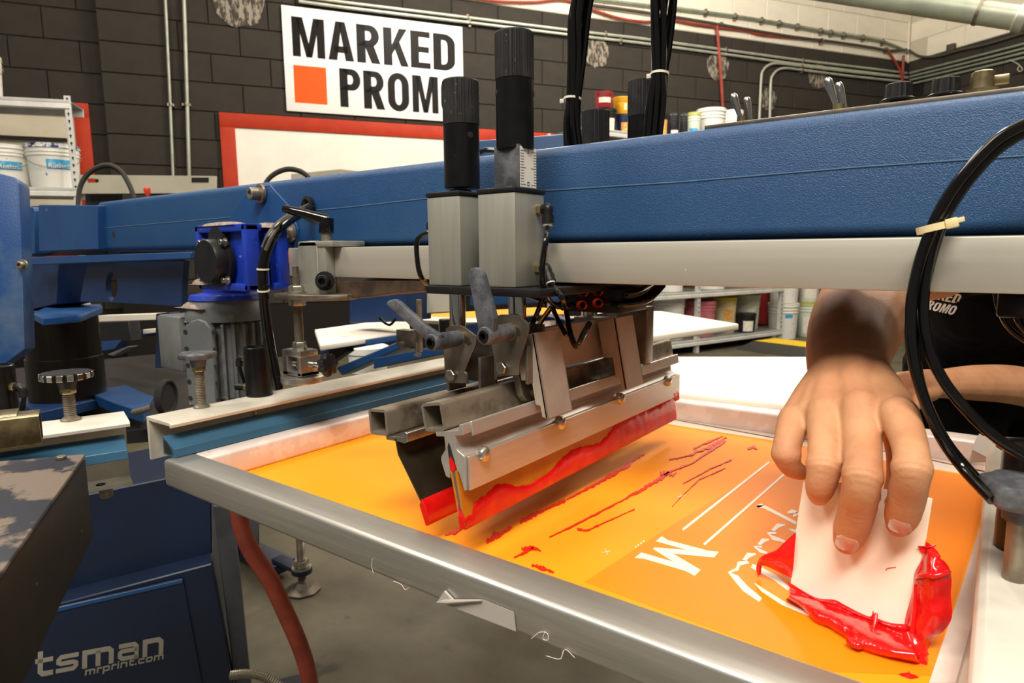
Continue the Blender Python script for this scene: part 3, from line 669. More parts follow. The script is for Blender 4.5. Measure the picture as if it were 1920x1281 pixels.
# clear tape
zp = lambda pts, z: [Pz(x, y, z) for x, y in pts]
_m = MB(); _m.prism([p + V(0, 0, 0) for p in zp([(1866, 940), (1842, 1100), (1792, 1281), (1742, 1281), (1800, 1110), (1852, 940)], ZS + .001)], (0, 0, .0003)); _m.build('tape_strip', M['tape'], scr, 0, label='glossy clear tape along the right edge')
_m = MB(); _m.prism(zp([(1268, 787), (1460, 822), (1460, 814), (1268, 778)], ZS + .001), (0, 0, .0003)); _m.build('tape_strip', M['tape'], scr, 0, label='clear tape along the far edge left of the hand')
_m = MB(); _m.prism(zp([(1745, 862), (1900, 895), (1905, 872), (1745, 855)], ZS + .001), (0, 0, .0003)); _m.build('tape_strip', M['tape'], scr, 0, label='clear tape along the far edge right of the hand')
# the crumpled loose tape in the far right corner
_m = MB()
A = [Py(1822, 838, 1.08), Py(1836, 816, 1.085), Py(1898, 852, 1.05), Py(1895, 874, 1.03)]
_m._new([A[0], A[1], A[2], A[3], A[0] + V(0, -.006, -.002), A[1] + V(0, -.003, .003), A[2] + V(0, -.006, .003), A[3] + V(0, -.008, -.002)], [(0, 1, 2, 3), (4, 5, 6, 7), (0, 1, 5, 4), (1, 2, 6, 5), (2, 3, 7, 6), (3, 0, 4, 7)])
_m.sheet([Py(1824, 838, 1.075), Py(1818, 868, 1.085), Py(1880, 866, 1.06)]); _m.build('tape_strip', M['tape_film'], scr, 20, label='crumpled loose tape in the far corner')
# peeling tape on the outside of the near bar
_ty = FY0 - .0008
q = [Py(822, 1128, _ty), Py(836, 1107, _ty), Py(852, 1124, _ty), Py(905, 1124, _ty), Py(964, 1148, _ty), Py(968, 1184, _ty)]
_m = MB(); _m.prism([q[0], q[2], q[3], q[4], q[5]], (0, -.0004, 0)); _m.prism([q[0], q[1], q[2]], (0, -.0025, .0))
_m.tube([q[0] + V(0, -.002, 0), q[2].lerp(q[0], .3) + V(0, -.003, -.0004), q[3] + V(0, -.002, 0)], [.0006, .0022, .0008], 8, 3); _m.build('tape_strip', M['tape_film'], scr, 20, label='peeling translucent tape on the near bar')
# lint threads on the near bar
for pts in ([(740, 1048), (750, 1056), (752, 1092), (764, 1100)][:0] or [(698, 1048), (697, 1062), (700, 1075)], [(738, 1090), (752, 1096), (760, 1106), (766, 1102)], [(996, 1198), (1012, 1186), (1026, 1188), (1028, 1200), (1018, 1198), (1022, 1184)], [(1024, 1230), (1050, 1236), (1056, 1220), (1052, 1236), (1060, 1218), (1078, 1234)]):
    MB().tube([Py(x, y, FY0 - .0008) for x, y in pts], .00022, 5, 4).build('lint_thread', M['thread'], scr)
# ================================================================== the print arm
YB0, YB1 = .655, .80                 # faces of the blue beam
ZB0, ZB1 = .9095, 1.021
XL = Py(191, 470, YB0).x
arm = thing('screen_printer', 'long blue textured print arm beam carrying the switch panel', 'machine arm', ((XL + .3) / 2, (YB0 + YB1) / 2, ZB0))
def rprof(y0, y1, z0, z1, r, n=5):
    p = []
    for cx, cz, a in ((y1 - r, z1 - r, 0), (y0 + r, z1 - r, 90), (y0 + r, z0 + r, 180), (y1 - r, z0 + r, 270)):
        for k in range(n + 1): t = math.radians(a + 90 * k / n); p.append((cx + r * math.cos(t), cz + r * math.sin(t)))
    return p
def xbeam(y0, y1, z0, z1, x0, x1, r, n=5):
    mb = MB(); mb.prism([(x0, y, z) for y, z in rprof(y0, y1, z0, z1, r, n)], (x1 - x0, 0, 0)); return mb
xbeam(YB0, YB1, ZB0, ZB1, XL, .62, .012).build('beam', M['blue'], arm)
# the long weld line on the beam's side
_a = Py(186, 432, YB0); _b = Py(1920, 292, YB0); _zs = [(x, Py(px, py, YB0).z) for x, px, py in ((0, 0, 0),)][:0]
pts = [Py(px, py, YB0 - .0002) for px, py in ((190, 428), (640, 390), (900, 361), (1030, 357), (1280, 341), (1600, 314), (1920, 292))]
MB().tube(pts, .0007, 6).build('weld_line', M['weld'], arm)
# rails under the beam, near and far
YR0, YR1 = .612, .645
ZR0, ZR1 = .8655, .9085
XR0 = Py(541, 468, YR0).x
xbeam(YR0, YR1, ZR0, ZR1, XR0, .60, .0015, 2).build('slide_rail', M['alu_matte'], arm)
xbeam(.810, .843, ZR0, ZR1, XR0 - .05, .60, .0015, 2).build('slide_rail', M['alu_matte'], arm)
xbeam(.645, .810, .898, .9095, XR0 - .02, .60, .001, 1).build('rail_plate', M['dark_void'], arm)
# control panel on the top with its switches
ZT = ZB1
px0 = Py(1322, 234, YB0 + .012).x
_m = MB(); _m.box((px0, YB0 + .010, ZT - .001), (.45, YB1 - .01, ZT + .0035), .0008); _m.build('control_panel', M['steel_dark'], arm)
ZP = ZT + .0035
def toggle(px, py, tip, y):
    b = Py(px, py, y); b.z = ZP
    t = Py(tip[0], tip[1], y)
    mb = MB(); hexa(mb, b, (0, 0, 1), .0074, .0055); mb.cyl(b, b + V(0, 0, .0105), .0052, seg=16); o = mb.build('toggle_switch', M['brass'], arm)
    mb = MB(); d = (t - b); mb.lathe([(.0021, 0), (.0026, d.length * .4), (.0040, d.length * .8), (.0040, d.length * .92), (.0026, d.length), (0, d.length)], b + V(0, 0, .004), d, 12); mb.build('lever', M['chrome'], o)
toggle(1392, 216, (1374, 184), .70); toggle(1411, 210, (1399, 190), .735)
toggle(1573, 191, (1550, 155), .70); toggle(1590, 188, (1571, 163), .735)
def knob(px, py, y, r, h):
    c = Py(px, py, y); c.z = ZP
    mb = MB(); mb.lathe([(0, 0), (r * .7, 0), (r * .72, h * .18), (r * 1.36, h * .3), (r * 1.38, h * .36), (r * 1.05, h * .44), (r * .98, h * .98), (r * .9, h), (0, h)], c, (0, 0, 1), 48, fn=lambda a, z: 1 + (.035 * (1 if math.sin(a * 12) > 0 else -1) if z > h * .42 else 0))
    mb.build('control_knob', M['black_plastic'], arm)
knob(1685, 172, .70, .0105, .0215); knob(1774, 160, .705, .0105, .0215)
c = Py(1842, 152, .70); c.z = ZP
_m = MB(); _m.lathe([(0, 0), (.0135, 0), (.014, .007), (.0088, .008), (.0082, .0215), (.0060, .0228), (0, .0228)], c, (0, 0, 1), 30); _m.obox(c + V(.0115, .004, .0145), (.007, 0, 0), (0, .0035, 0), (0, 0, .0038), .001); _m.build('key_switch', M['brass'], arm)
# gusset plate with bolts at the root of the arm
Yg = YB0 - .004
_m = MB(); _m.prism([Py(x, y, Yg) for x, y in ((432, 404), (470, 352), (505, 346), (545, 390), (558, 430), (552, 470), (420, 470), (425, 430))], (0, .0045, 0), .0008, 1); _m.build('gusset_plate', M['blue_plain'], arm)
def capscrew(c, ax, r, h, mb):
    mb.lathe([(0, 0), (r * 1.55, 0), (r * 1.55, h * .22), (r, h * .24), (r, h * .95), (r * .9, h), (r * .55, h), (r * .5, h * .6), (0, h * .6)], c, ax, 18)
for (px, py) in ((491, 364), (546, 436)):
    mb = MB(); capscrew(Py(px, py, Yg), (-.12, -1, 0), .0105, .022, mb); mb.build('cap_screw', M['steel'], arm)
_m = MB(); _m.lathe([(.009, 0), (.016, .001), (.017, .006), (.012, .008), (.009, .004)], Py(581, 388, YB0), (-.1, -1, 0), 24); _m.build('grommet', M['black_plastic'], arm)
_m = MB(); _m.lathe([(0, -.001), (.0075, -.001), (.0075, .0004), (0, .0004)], Py(213, 440, YB0), (0, -1, 0), 20); _m.build('bolt_hole', M['hole'], arm)
# little nicks and screws
for (px, py) in ((1345, 462), (1395, 463), (1700, 455)):
    pass
# ------------------------------------------------------------------ the rear clamp bracket that hooks over the near rail
br = thing('rail_clamp', 'grey hook shaped clamp with black lever over the left end of the rail', 'clamp', Py(605, 555, .60))
x0, x1 = Py(562, 500, .596).x, Py(598, 500, .596).x
z1, z0 = Py(580, 452, .596).z, Py(580, 557, .596).z
_m = MB(); _m.prism([(x0, .594, z0), (x1, .594, z0), (x1, .594, z1 - .006), (x1 - .004, .594, z1), (x0 + .008, .594, z1), (x0, .594, z1 - .008)], (0, .018, 0), .001, 1); _m.box((x0, .594, ZR1 + .0006), (x1 + .034, .655, z1 - .0004), .002); _m.box((x1 - .002, .596, ZR0 - .03), (x1 + .016, .612, z1 - .001), .001)
_m.build('clamp_body', M['alu_block'], br)
c = Py(613, 445, .615)
_m = MB(); _m.cyl(Py(612, 452, .615), Py(612, 438, .615), .008, seg=16); _m.build('stud', M['steel'], br)
_m = MB(); _m.cyl(Py(612, 438, .615), Py(612, 408, .615), .0105, .011, 20, bevel=.002)
_t = [Py(612, 413, .615), Py(585, 405, .60), Py(556, 397, .585), Py(532, 391, .575)]
_m.tube(_t, [.010, .0075, .0066, .0058], 12, 4); _m.build('lever_handle', M['black_gloss'], br)
_m = MB(); _m.lathe([(0, 0), (.005, 0), (.004, .0024), (0, .003)], Py(612, 408, .615), (0, 0, 1), 12); _m.build('lever_screw', M['chrome'], br)
_m = MB(); capscrew(Py(610, 527, .594), (.55, -.8, 0), .009, .016, _m); _m.build('cap_screw', M['black_plastic'], br)
# base plate with the threaded levelling post
zp0 = Py(557, 562, .575).z
_m = MB(); _m.prism([(x, y, zp0) for x, y in ((Py(530, 562, .575).x, .56), (Py(590, 566, .575).x, .56), (Py(625, 560, .575).x, .60), (Py(640, 560, .60).x, .635), (Py(545, 555, .62).x, .64))], (0, 0, .0085), .001, 1); _m.build('base_plate', M['steel_dark'], br)
_m = MB(); _m.prism([Py(x, y, .614) for x, y in ((597, 527), (797, 526), (797, 545), (745, 548), (700, 556), (640, 561), (597, 566))], (0, .11, 0), .001, 1); _m.build('under_plate', M['brown_plate'], br)
P_ = V((Py(557, 560, .585).x, .585, zp0))
_m = MB(); threaded(_m, P_ + V(0, 0, .004), V(P_.x, P_.y, Py(557, 499, .585).z), .0052, .0012); _m.build('threaded_rod', M['steel'], br)
_m = MB(); hexa(_m, P_ + V(0, 0, .0085), (0, 0, 1), .0115, .011); _m.lathe([(.006, 0), (.014, 0), (.014, .002), (.006, .002)], P_ + V(0, 0, .0086), (0, 0, 1), 20); hexa(_m, P_ + V(0, 0, -.010), (0, 0, 1), .0125, .010); _m.build('hex_nut', M['zinc'], br)
zk = Py(565, 650, .585).z
_m = MB(); threaded(_m, V(P_.x, P_.y, zk), P_ + V(0, 0, -.009), .0068, .0013); _m.build('threaded_rod', M['steel'], br)
_m = MB(); hexa(_m, V(P_.x, P_.y, zk - .004), (0, 0, 1), .0105, .011); _m.build('hex_nut', M['zinc'], br)
# the yoke at the foot of the rod
y_, xk = .585, P_.x
zt_, zb_ = zk - .004, Py(560, 701, .585).z
_m = MB(); w = .0225
_m.box((xk - w, y_ - .016, zt_ - .010), (xk + w, y_ + .016, zt_), .0015); _m.box((xk - w, y_ - .016, zb_), (xk - w + .013, y_ + .016, zt_ - .009), .0012); _m.box((xk + w - .009, y_ - .016, zb_), (xk + w, y_ + .016, zt_ - .009), .0012); _m.box((xk - w, y_ - .016, zb_), (xk + w, y_ + .016, zb_ + .006), .001)
_m.build('yoke', M['alu'], br)
_m = MB(); _m.cyl((xk - w - .003, y_ - .006, zb_ + .016), (xk + w + .03, y_ + .006, zb_ + .018), .005, seg=14); _m.lathe([(0, 0), (.010, 0), (.011, .003), (.010, .008), (0, .008)], (xk + .001, y_, zb_ + .016), (1, .1, 0), 18); _m.build('clevis_pin', M['chrome'], br)
_m = MB(); _m.lathe([(0, 0), (.031, 0), (.032, .001), (.032, .0085), (.030, .0095), (0, .0095)], (xk + .004, y_, zb_ - .0105), (0, 0, 1), 90, fn=lambda a, z: 1 + .008 * math.sin(45 * a)); _m.build('knurled_wheel', M['alu'], br)
_m = MB(); _m.lathe([(.004, 0), (.014, .0), (.016, .006), (.015, .012), (.006, .016), (0, .016)], (xk + w + .026, y_ + .006, zb_ + .018), (1, .18, .1), 42, fn=lambda a, z: 1 + .14 * math.sin(7 * a)); _m.build('star_knob', M['black_plastic'], br)
# ================================================================== squeegee carriage with its four air cylinders
car = thing('squeegee_carriage', 'print carriage with grey air cylinders and black knurled height knobs', 'machine carriage', (-.46, .7275, .855))
YC0, YC1 = .55, .604
def cyl_unit(x0, x1, y0, y1, zt, kx, ky, kz, scale=False):
    """one air cylinder: body, caps, barrel, knurled knob; kz = (barrel bottom, knurl bottom, knurl top)"""
    mb = MB(); mb.box((x0, y0, .8625), (x1, y1, zt), .0016, 2); o = mb.build('cylinder_body', M['alu_block'], car)
    mb = MB(); mb.box((x0 - .001, y0 - .001, zt), (x1 + .001, y1 + .001, zt + .0052), .0012); mb.lathe([(.0, 0), (.014, 0), (.013, .002), (.009, .0035), (0, .0035)], (kx, ky - .004, zt + .005), (0, 0, 1), 18); mb.build('end_cap', M['black_plastic'], car)
    R = .0202
    if scale:
        mb = MB(); mb.box((kx - .0165, ky - .0155, zt + .004), (kx + .0165, ky + .0165, kz[0] + .004), .0008); st_ = mb.build('scale_stem', M['grey_handle'], car)
        mb = MB(); xs = kx + .0168; mb.box((xs - .0004, ky - .0140, zt + .0058), (xs + .0002, ky + .015, kz[0] + .002)); sc_ = mb.build('scale_strip', M['scale_white'], st_)
        mb = MB(); n = 13
        for k in range(n):
            z = zt + .0085 + (kz[0] - .0025 - zt - .0085) * k / (n - 1)
            for a, b in ((-.0140, -.0140 + (.010 if k % 6 == 0 else .0065)), (.015 - (.010 if k % 6 == 0 else .005), .015)): mb.box((xs + .0001, ky + a, z), (xs + .0004, ky + b, z + .0004))
        mb.box((xs + .0001, ky - .0005, kz[0] - .0045), (xs + .0004, ky + .0005, kz[0] - .0005))
        for a in (-.0018, .0012): mb.box((xs + .0001, ky + a, zt + .0075), (xs + .0004, ky + a + .0006, zt + .0115))
        for a in (.0075, .0109): mb.box((xs + .0001, ky - .0018, zt + a), (xs + .0004, ky + .0018, zt + a + .0006))
        mb.build('scale_marks', M['hole'], st_, 0)
    mb = MB(); mb.lathe([(0, 0), (R - .0015, 0), (R, .0012), (R, kz[1] - kz[0]), (0, kz[1] - kz[0])], (kx, ky, kz[0]), (0, 0, 1), 40); b = mb.build('barrel', M['black_cyl'], car)
    for a in ((.45, -2.16) if scale else (-.35,)):
        mb = MB(); c = V(kx + R * math.cos(a), ky + R * math.sin(a), kz[1] - (.0135 if scale else .0125)); mb.lathe([(0, .0006), (.0034, .0004), (.0034, -.002), (0, -.002)], c, (math.cos(a), math.sin(a), 0), 14)
        mb.build('set_hole', M['hole'], b)
    h = kz[2] - kz[1]; prof = [(R * .9, 0), (R, .0006), (R, h - .0016), (R * .965, h - .0003), (R * .955, h), (R * .80, h), (R * .78, h - .004), (0, h - .004)]
    mb = MB(); mb.lathe(prof, (kx, ky, kz[1]), (0, 0, 1), 160, fn=lambda a, z: 1 + (.012 * (1 if math.sin(a * 80) > 0 else -1) if .0005 < z < h - .001 else .006)); mb.build('knurled_knob', M['knurl'], car, 25)
bx0, bx1 = Py(802, 450, YC0).x, Py(863, 450, YC0).x
cx0, cx1 = Py(896.5, 450, YC0).x, Py(966, 450, YC0).x
KY = .576
cyl_unit(bx0, bx1, YC0, YC1, Py(862, 366, YC0).z, Py(864, 200, KY).x, KY, (Py(862, 355, KY).z, Py(862, 237, KY).z, Py(862, 152, KY).z))
cyl_unit(cx0, cx1, YC0, YC1, Py(966, 359, YC0).z, Py(965, 200, KY).x, KY, (Py(965, 283, KY).z, Py(965, 152, KY).z, Py(965, 62, KY).z), scale=True)
cyl_unit(bx0, bx1, .852, .906, .962, Py(864, 200, KY).x, .88, (.972, Px(1105, 280, -.50).z, Px(1105, 206, -.502).z))
cyl_unit(cx0, cx1, .852, .906, .962, Py(965, 200, KY).x, .88, (.972, Px(1195, 217, -.424).z, Px(1195, 147, -.424).z))
_m = MB(); _m.box((Py(798, 545, .545).x, .545, .8530), (Py(1012, 545, .545).x, .91, .8622), .0015); _m.build('carriage_plate', M['black_plastic'], car)
# guide rods and slider block between the rods
for (px, py, y, r) in ((858, 580, .575, .0095), (970, 580, .575, .0098)):
    x = Py(px, py, y).x; MB().cyl((x, y, .80), (x, y, .858), r, seg=20).build('piston_rod', M['chrome'], car)
for x in (Py(858, 580, .575).x, Py(970, 580, .575).x): MB().cyl((x, .88, .79), (x, .88, .858), .0096, seg=20).build('piston_rod', M['chrome'], car)
# elbow fittings with air tubes
def elbow(p, out, down, name='elbow_fitting', r=.0052):
    out = V(out).normalized(); mb = MB(); hexa(mb, p, out, .0066, .006); o = mb.build(name, M['brass'], car)
    c = p + out * .013; d = V(down).normalized()
    mb = MB(); mb.tube([p + out * .006, p + out * .010, c + (out + d) * .0, c + d * .006, c + d * .014], [r, r, r * 1.05, r, r], 14, 4)
    mb.cyl(c + d * .008, c + d * .0165, r * 1.25, seg=16); mb.build('elbow', M['black_plastic'], o)
    mb = MB(); mb.cyl(c + d * .0165, c + d * .0190, r * 1.0, seg=16); mb.build('release_ring', M['alu_white'], o, label='pale grey release ring'); return c + d * .019
e1 = elbow(Px(1010, 394, cx1), (1, -.1, .1), (.05, -.1, -1))
e2 = elbow(Px(1008, 505, cx1), (1, -.15, .1), (.5, -.25, -1))
e3 = elbow(V(bx0, Px(799, 418, bx0).y if False else .575, Py(799, 408, .575).z), (-1, -.1, .1), (-.25, 0, -1))
def airtube(pts, r=.0031, lab=None): return MB().tube(pts, r, 10, 6).build('air_tube', M['black_gloss'], car, label=lab)
airtube([e1, Py(1024, 450, .56), Py(1017, 500, .558), Py(1020, 545, .565), Py(1034, 568, .60), Py(1048, 572, .63), Py(1060, 560, .66)])
airtube([e2, Py(1054, 560, .57), Py(1060, 575, .61), Py(1075, 570, .66)])
airtube([e3, Py(783, 450, .572), Py(783, 492, .572), Py(790, 520, .575), Py(800, 532, .60)])
_m = MB(); c = V(bx0, .575, Py(799, 512, .575).z); hexa(_m, c, (-1, 0, 0), .006, .005); _m.build('elbow_fitting', M['brass'], car)
# grease nipple between the cylinders
g = Py(893, 497, .556); _m = MB(); _m.lathe([(0, 0), (.0042, 0), (.0042, .004), (.003, .005), (.0036, .0085), (.002, .0105), (0, .0105)], V(bx1 + .006, .60, g.z - .003), (-.35, -1, .35), 10); _m.cyl(V(bx1 + .006, .60, g.z - .003), (bx1 + .006, .62, g.z - .006), .003); _m.build('grease_nipple', M['brass'], car)
# air manifold below the arm
mx, my = Py(1080, 560, .70).x, .70
_m = MB(); _m.box((Py(1050, 560, .69).x, .69, .826), (Py(1165, 560, .69).x, .76, .8555), .002); _m.build('air_manifold', M['black_plastic'], car)
for (px, py) in ((1094, 548), (1092, 572), (1122, 546), (1122, 568)):
    mb = MB(); p = Py(px, py, .686); mb.lathe([(.0036, 0), (.0050, -.0008), (.0050, -.005), (.0058, -.007), (.0058, .006), (.0036, .006), (.0036, 0)], p, (-.3, 1, 0), 20); mb.build('release_ring', M['orange_plastic'], car)
airtube([Py(1128, 548, .70), Py(1165, 552, .70), Py(1200, 544, .72), Py(1225, 530, .76)])
airtube([Py(1128, 566, .69), Py(1170, 571, .69), Py(1215, 562, .70), Py(1243, 535, .73)], .0038)
airtube([Py(1132, 560, .70), Py(1172, 566, .70), Py(1210, 557, .71), Py(1236, 532, .74)], .0036)
airtube([Py(1062, 585, .66), Py(1068, 620, .64), Py(1080, 649, .62), Py(1095, 625, .62), Py(1105, 607, .64)], .0034)
airtube([Py(1035, 575, .64), Py(1046, 600, .62), Py(1062, 630, .61)], .0028)
airtube([Py(1020, 553, .60), Py(1006, 590, .60), Py(994, 616, .60)], .0028)
airtube([Py(1035, 575, .66), Py(1020, 595, .68), Py(1007, 616, .70)], .0032)
airtube([Py(990, 556, .66), Py(1010, 562, .66), Py(1024, 570, .66)], .0026)
# pivot plates with graduated arcs, hexagon bolts and clamping handles
def pivot(poly, y, bolt, slot, hub_in, hub_out, lever, name_label):
    mb = MB(); mb.prism([Py(px, py, y) for px, py in poly], (0, .003, 0), .0004, 1); pl = mb.build('pivot_plate', M['steel_dark'], car)
    mb = MB(); mb.prism([Py(px, py, y - .0003) for px, py in slot], (0, .0003, 0)); mb.build('slot', M['hole'], pl, 0)
    c = Py(*bolt, y); mb = MB(); hexa(mb, c, (0, -1, 0), .0072, .0052, ref=(.3, 0, 1)); mb.build('hex_bolt', M['zinc'], pl)
    h = Py(*hub_in, y); yo = Px(*hub_out, h.x).y; ho = V(h.x, yo, h.z)
    mb = MB(); mb.lathe([(0, .003), (.0095, .003), (.0095, .0005), (.0082, 0), (0, 0)], h + V(0, -.0032, 0), (0, 1, 0), 24); mb.build('washer', M['brass'], pl)
    mb = MB(); mb.lathe([(0, 0), (.0086, 0), (.0096, .0012), (.0100, .010), (.0092, h.y - yo - .003), (0, h.y - yo - .003)], ho, (0, 1, 0), 26)
    pts = [Py(px, py, yo + .0035) for px, py in lever]; mb.prism(pts, (0, .0085, 0), .0022, 2); mb.build('clamp_handle', M['grey_handle'], car, 40)
    mb = MB(); mb.lathe([(.0038, .0006), (.0058, .0006), (.0062, -.001), (.0058, -.0022), (.0036, -.0022), (.0030, .0), (0, .0)], ho, (0, 1, 0), 20); mb.build('handle_screw', M['black_gloss'], car)
pivot([(832, 660), (836, 616), (846, 611), (860, 609), (873, 615), (893, 630), (892, 645), (870, 697), (875, 700), (876, 719), (834, 718)], .565, (848, 703),
      [(868, 628), (878, 633), (884, 645), (878, 648), (870, 640)], (862, 634), (808, 643),
      [(723, 571), (726, 564), (738, 561), (748, 568), (800, 614), (824, 628), (820, 650), (799, 640)], '')
pivot([(921, 645), (928, 594), (938, 590), (964, 590), (976, 595), (991, 607), (990, 620), (973, 681), (972, 703), (932, 707)], .560, (943, 690),
      [(966, 612), (973, 617), (976, 628), (970, 630), (964, 620)], (957, 622), (907, 628),
      [(876, 514), (880, 504), (888, 501), (898, 504), (904, 514), (927, 597), (925, 612), (922, 632), (896, 622)], '')
_m = MB(); _m.prism([Px(x, y, -.425) for x, y in ((1198, 545), (1216, 540), (1226, 562), (1224, 570), (1210, 617), (1196, 622))], (-.004, 0, 0), .0005, 1); _m.build('pivot_plate', M['dark_void'], car, label='dark rear pivot plate')
_m = MB(); _m.prism([Px(x, y, -.423) for x, y in ((1197, 624), (1207, 622), (1209, 655), (1214, 668), (1206, 674), (1198, 668))], (-.003, 0, 0), .0005, 1); _m.build('link_plate', M['steel'], car)
_m = MB(); c = Px(1211, 664, -.42); capscrew(c, (1, -.4, 0), .0045, .010, _m); _m.build('cap_screw', M['steel'], car)
# yokes below the rods reaching down to the tubes
for (x0, x1, y0, y1, z0, z1) in ((-.523, -.470, .568, .60, .735, .80), (-.449, -.402, .566, .60, .757, .82)):
    mb = MB(); mb.box((x0, y0 + .001, z0), (x0 + .004, y1, z1), .0008); mb.box((x1 - .004, y0 + .001, z0), (x1, y1, z1 - .02), .0008); mb.box((x0, y1 - .004, z0 + .01), (x1, y1, z1), .0008); mb.build('yoke', M['steel_dark'], car)
    mb = MB(); mb.box((x0, .86, z0 - .02), (x1, .885, z1), .0008); mb.build('yoke', M['steel_dark'], car)

# ================================================================== the squeegee, tilted towards the right
TH = math.radians(11.0); S0 = V(-.4442, 0, .7369)
def SQ(lx, y, lz):  # millimetres in the tilted frame
    lx, lz = lx / 1000, lz / 1000
    return V(S0.x + lx * math.cos(TH) - lz * math.sin(TH), y, S0.z + lx * math.sin(TH) + lz * math.cos(TH))
SN = V(math.cos(TH), 0, math.sin(TH))
def Psq(px, py, lx): return Ppl(px, py, SQ(lx, 0, 0), SN)
def sqprism(mb, prof, y0, y1, bevel=0.0): return mb.prism([SQ(a, y0, b) for a, b in prof], (0, y1 - y0, 0), bevel, 1)
def hollow(mb, fr, y0, y1, o, t, r=3.0):
    """open square tube along y"""
    def sq(h, rr):
        p = []
        for cx, cz, a in ((h - rr, h - rr, 0), (-h + rr, h - rr, 90), (-h + rr, -h + rr, 180), (h - rr, -h + rr, 270)):
            for k in range(4): q = math.radians(a + 30 * k); p.append((cx + rr * math.cos(q), cz + rr * math.sin(q)))
        return p
    O, I = sq(o, r), sq(o - t, max(.5, r - t)); n = len(O)
    vs = [fr(a, y0, b) for a, b in O] + [fr(a, y1, b) for a, b in O] + [fr(a, y0, b) for a, b in I] + [fr(a, y1, b) for a, b in I]
    fs = []
    for i in range(n):
        j = (i + 1) % n
        fs += [(i, j, n + j, n + i), (2 * n + j, 2 * n + i, 3 * n + i, 3 * n + j), (j, i, 2 * n + i, 2 * n + j), (n + i, n + j, 3 * n + j, 3 * n + i)]
    return mb._new(vs, fs)
YS0, YS1 = .462, .985
sq = thing('squeegee', 'front squeegee with aluminium holder and amber blade smeared with red ink', 'squeegee', SQ(16, (YS0 + YS1) / 2, -112))
hollow(MB(), SQ, YS0, YS1 + .036, 14.4, 3.0, 4.0).build('square_tube', M['tube_steel'], sq)
sqprism(MB(), [(0, -14.8), (31, -14.8), (33.5, -9), (37, -9), (37.6, -12), (36.4, -19), (34, -19.5), (25.5, -19.5), (24.5, -32), (26, -34.5), (33, -40), (33.4, -42), (28, -74), (25.8, -74), (22.5, -56), (20.6, -54), (16.8, -30), (15.4, -26), (14, -30), (11.2, -54), (9, -62), (4, -60), (1, -44), (2.2, -40), (9.6, -33), (10.8, -20), (0, -19.5)], YS0, YS1 - .004, .0003).build('holder', M['holder_alu'], sq, 25)
_m = MB(); sqprism(_m, [(34.2, -41.0), (37.2, -41.5), (31.0, -75), (28.6, -74.6)], YS0 + .003, YS1 - .002, .0003); _m.build('clamp_plate', M['holder_alu'], sq, 25, label='bright front clamping plate')
sqprism(MB(), [(37.4, -8.2), (39.4, -9.0), (38.6, -22.5), (36.4, -23)], YS0 + .012, YS1 - .002, .0003).build('edge_strip', M['holder_alu'], sq, 25, label='pale angle strip along the holder')
sqprism(MB(), [(11.0, -54), (13.9, -54), (15.0, -112.3), (12.6, -112.3)], YS0, YS1 - .003).build('blade', M['blade_yellow'], sq, 0)
sqprism(MB(), [(14.0, -54), (17.2, -54), (17.2, -112.5), (15.1, -112.5)], YS0 + .0002, YS1 - .003).build('blade_core', M['blade_core'], sq, 0)
sqprism(MB(), [(17.3, -54), (21.0, -54), (19.4, -112.2), (17.3, -112.5)], YS0, YS1 - .003).build('blade', M['blade_yellow'], sq, 0)
for (px, py) in ((908.5, 852), (1052.5, 793.5), (1164.5, 748), (1253.5, 714.5)):
    c = Psq(px, py, 38.4); d = V(math.cos(TH), 0, math.sin(TH)).normalized(); d = (d + V(0, 0, -.17)).normalized()
    mb = MB(); mb.lathe([(0, -.005), (.0080, -.005), (.0080, .0002), (.0074, .0020), (.0054, .0036), (.0026, .0045), (0, .0047)], c, d, 22); mb.build('dome_bolt', M['dome'], sq)
# the red ink on the blade: lower band with a wavy upper edge
def ink_band(name, base, lxs, seed, y0, y1, n=90, top=lambda t: 20, m='ink', par=None, thick=1.4):
    r = random.Random(seed); mb = MB(); rows = 6; vs, fs = [], []
    for i in range(n + 1):
        t = i / n; y = y0 + (y1 - y0) * t; h = top(t) * (1 + .06 * r.uniform(-1, 1))
        for k in range(rows + 1):
            s = k / rows; lz = -113.2 + h * s; lx = lxs(lz)
            b = thick * (math.sin(math.pi * min(1, s * .9 + .08)) ** .5) * (1 + .35 * r.uniform(-1, 1)) * (0 if k == rows else 1)
            vs.append(base(lx + b, y, lz))
    for i in range(n):
        for k in range(rows): a = i * (rows + 1) + k; fs.append((a, a + rows + 1, a + rows + 2, a + 1))
    mb._new(vs, fs); return mb.build(name, M[m], par, 60)
def tp(t): return 15 + 5 * math.sin(t * 9 + 1) + 3 * math.sin(t * 23) + (15 * math.exp(-((t - .42) / .09) ** 2)) + (7 * math.exp(-((t - .12) / .04) ** 2)) + (12 * math.exp(-((t - .72) / .12) ** 2)) + 18 * min(1, max(0, (t - .90) / .06)) + max(0, (t - .3)) * 26 - (9 if t < .03 else 0)
ink_band('ink_coat', SQ, lambda lz: 19.4 + (lz + 112.2) * (1.6 / 58) + .25, 5, YS0, YS1 - .003, top=tp, par=sq)
_m = MB(); rr = random.Random(9); sqprism(_m, [(12.2, -113.2), (19.6, -113.4), (20.2, -100), (18, -92), (16.5, -99), (14.8, -88), (13.2, -96), (12.0, -104)], YS0 - .0012, YS0 + .0004, .0005); sqprism(_m, [(12.2, -113.4), (20.0, -113.6), (19.8, -111.0), (12.4, -111.0)], YS0, YS1 - .003, .0006); _m.build('ink_coat', M['ink'], sq)
sqprism(MB(), [(13.2, -31), (15.2, -26.5), (17.0, -31), (18.6, -46), (12.2, -46)], YS0 - .0003, YS0 + .0012).build('slot', M['hole'], sq, 0)
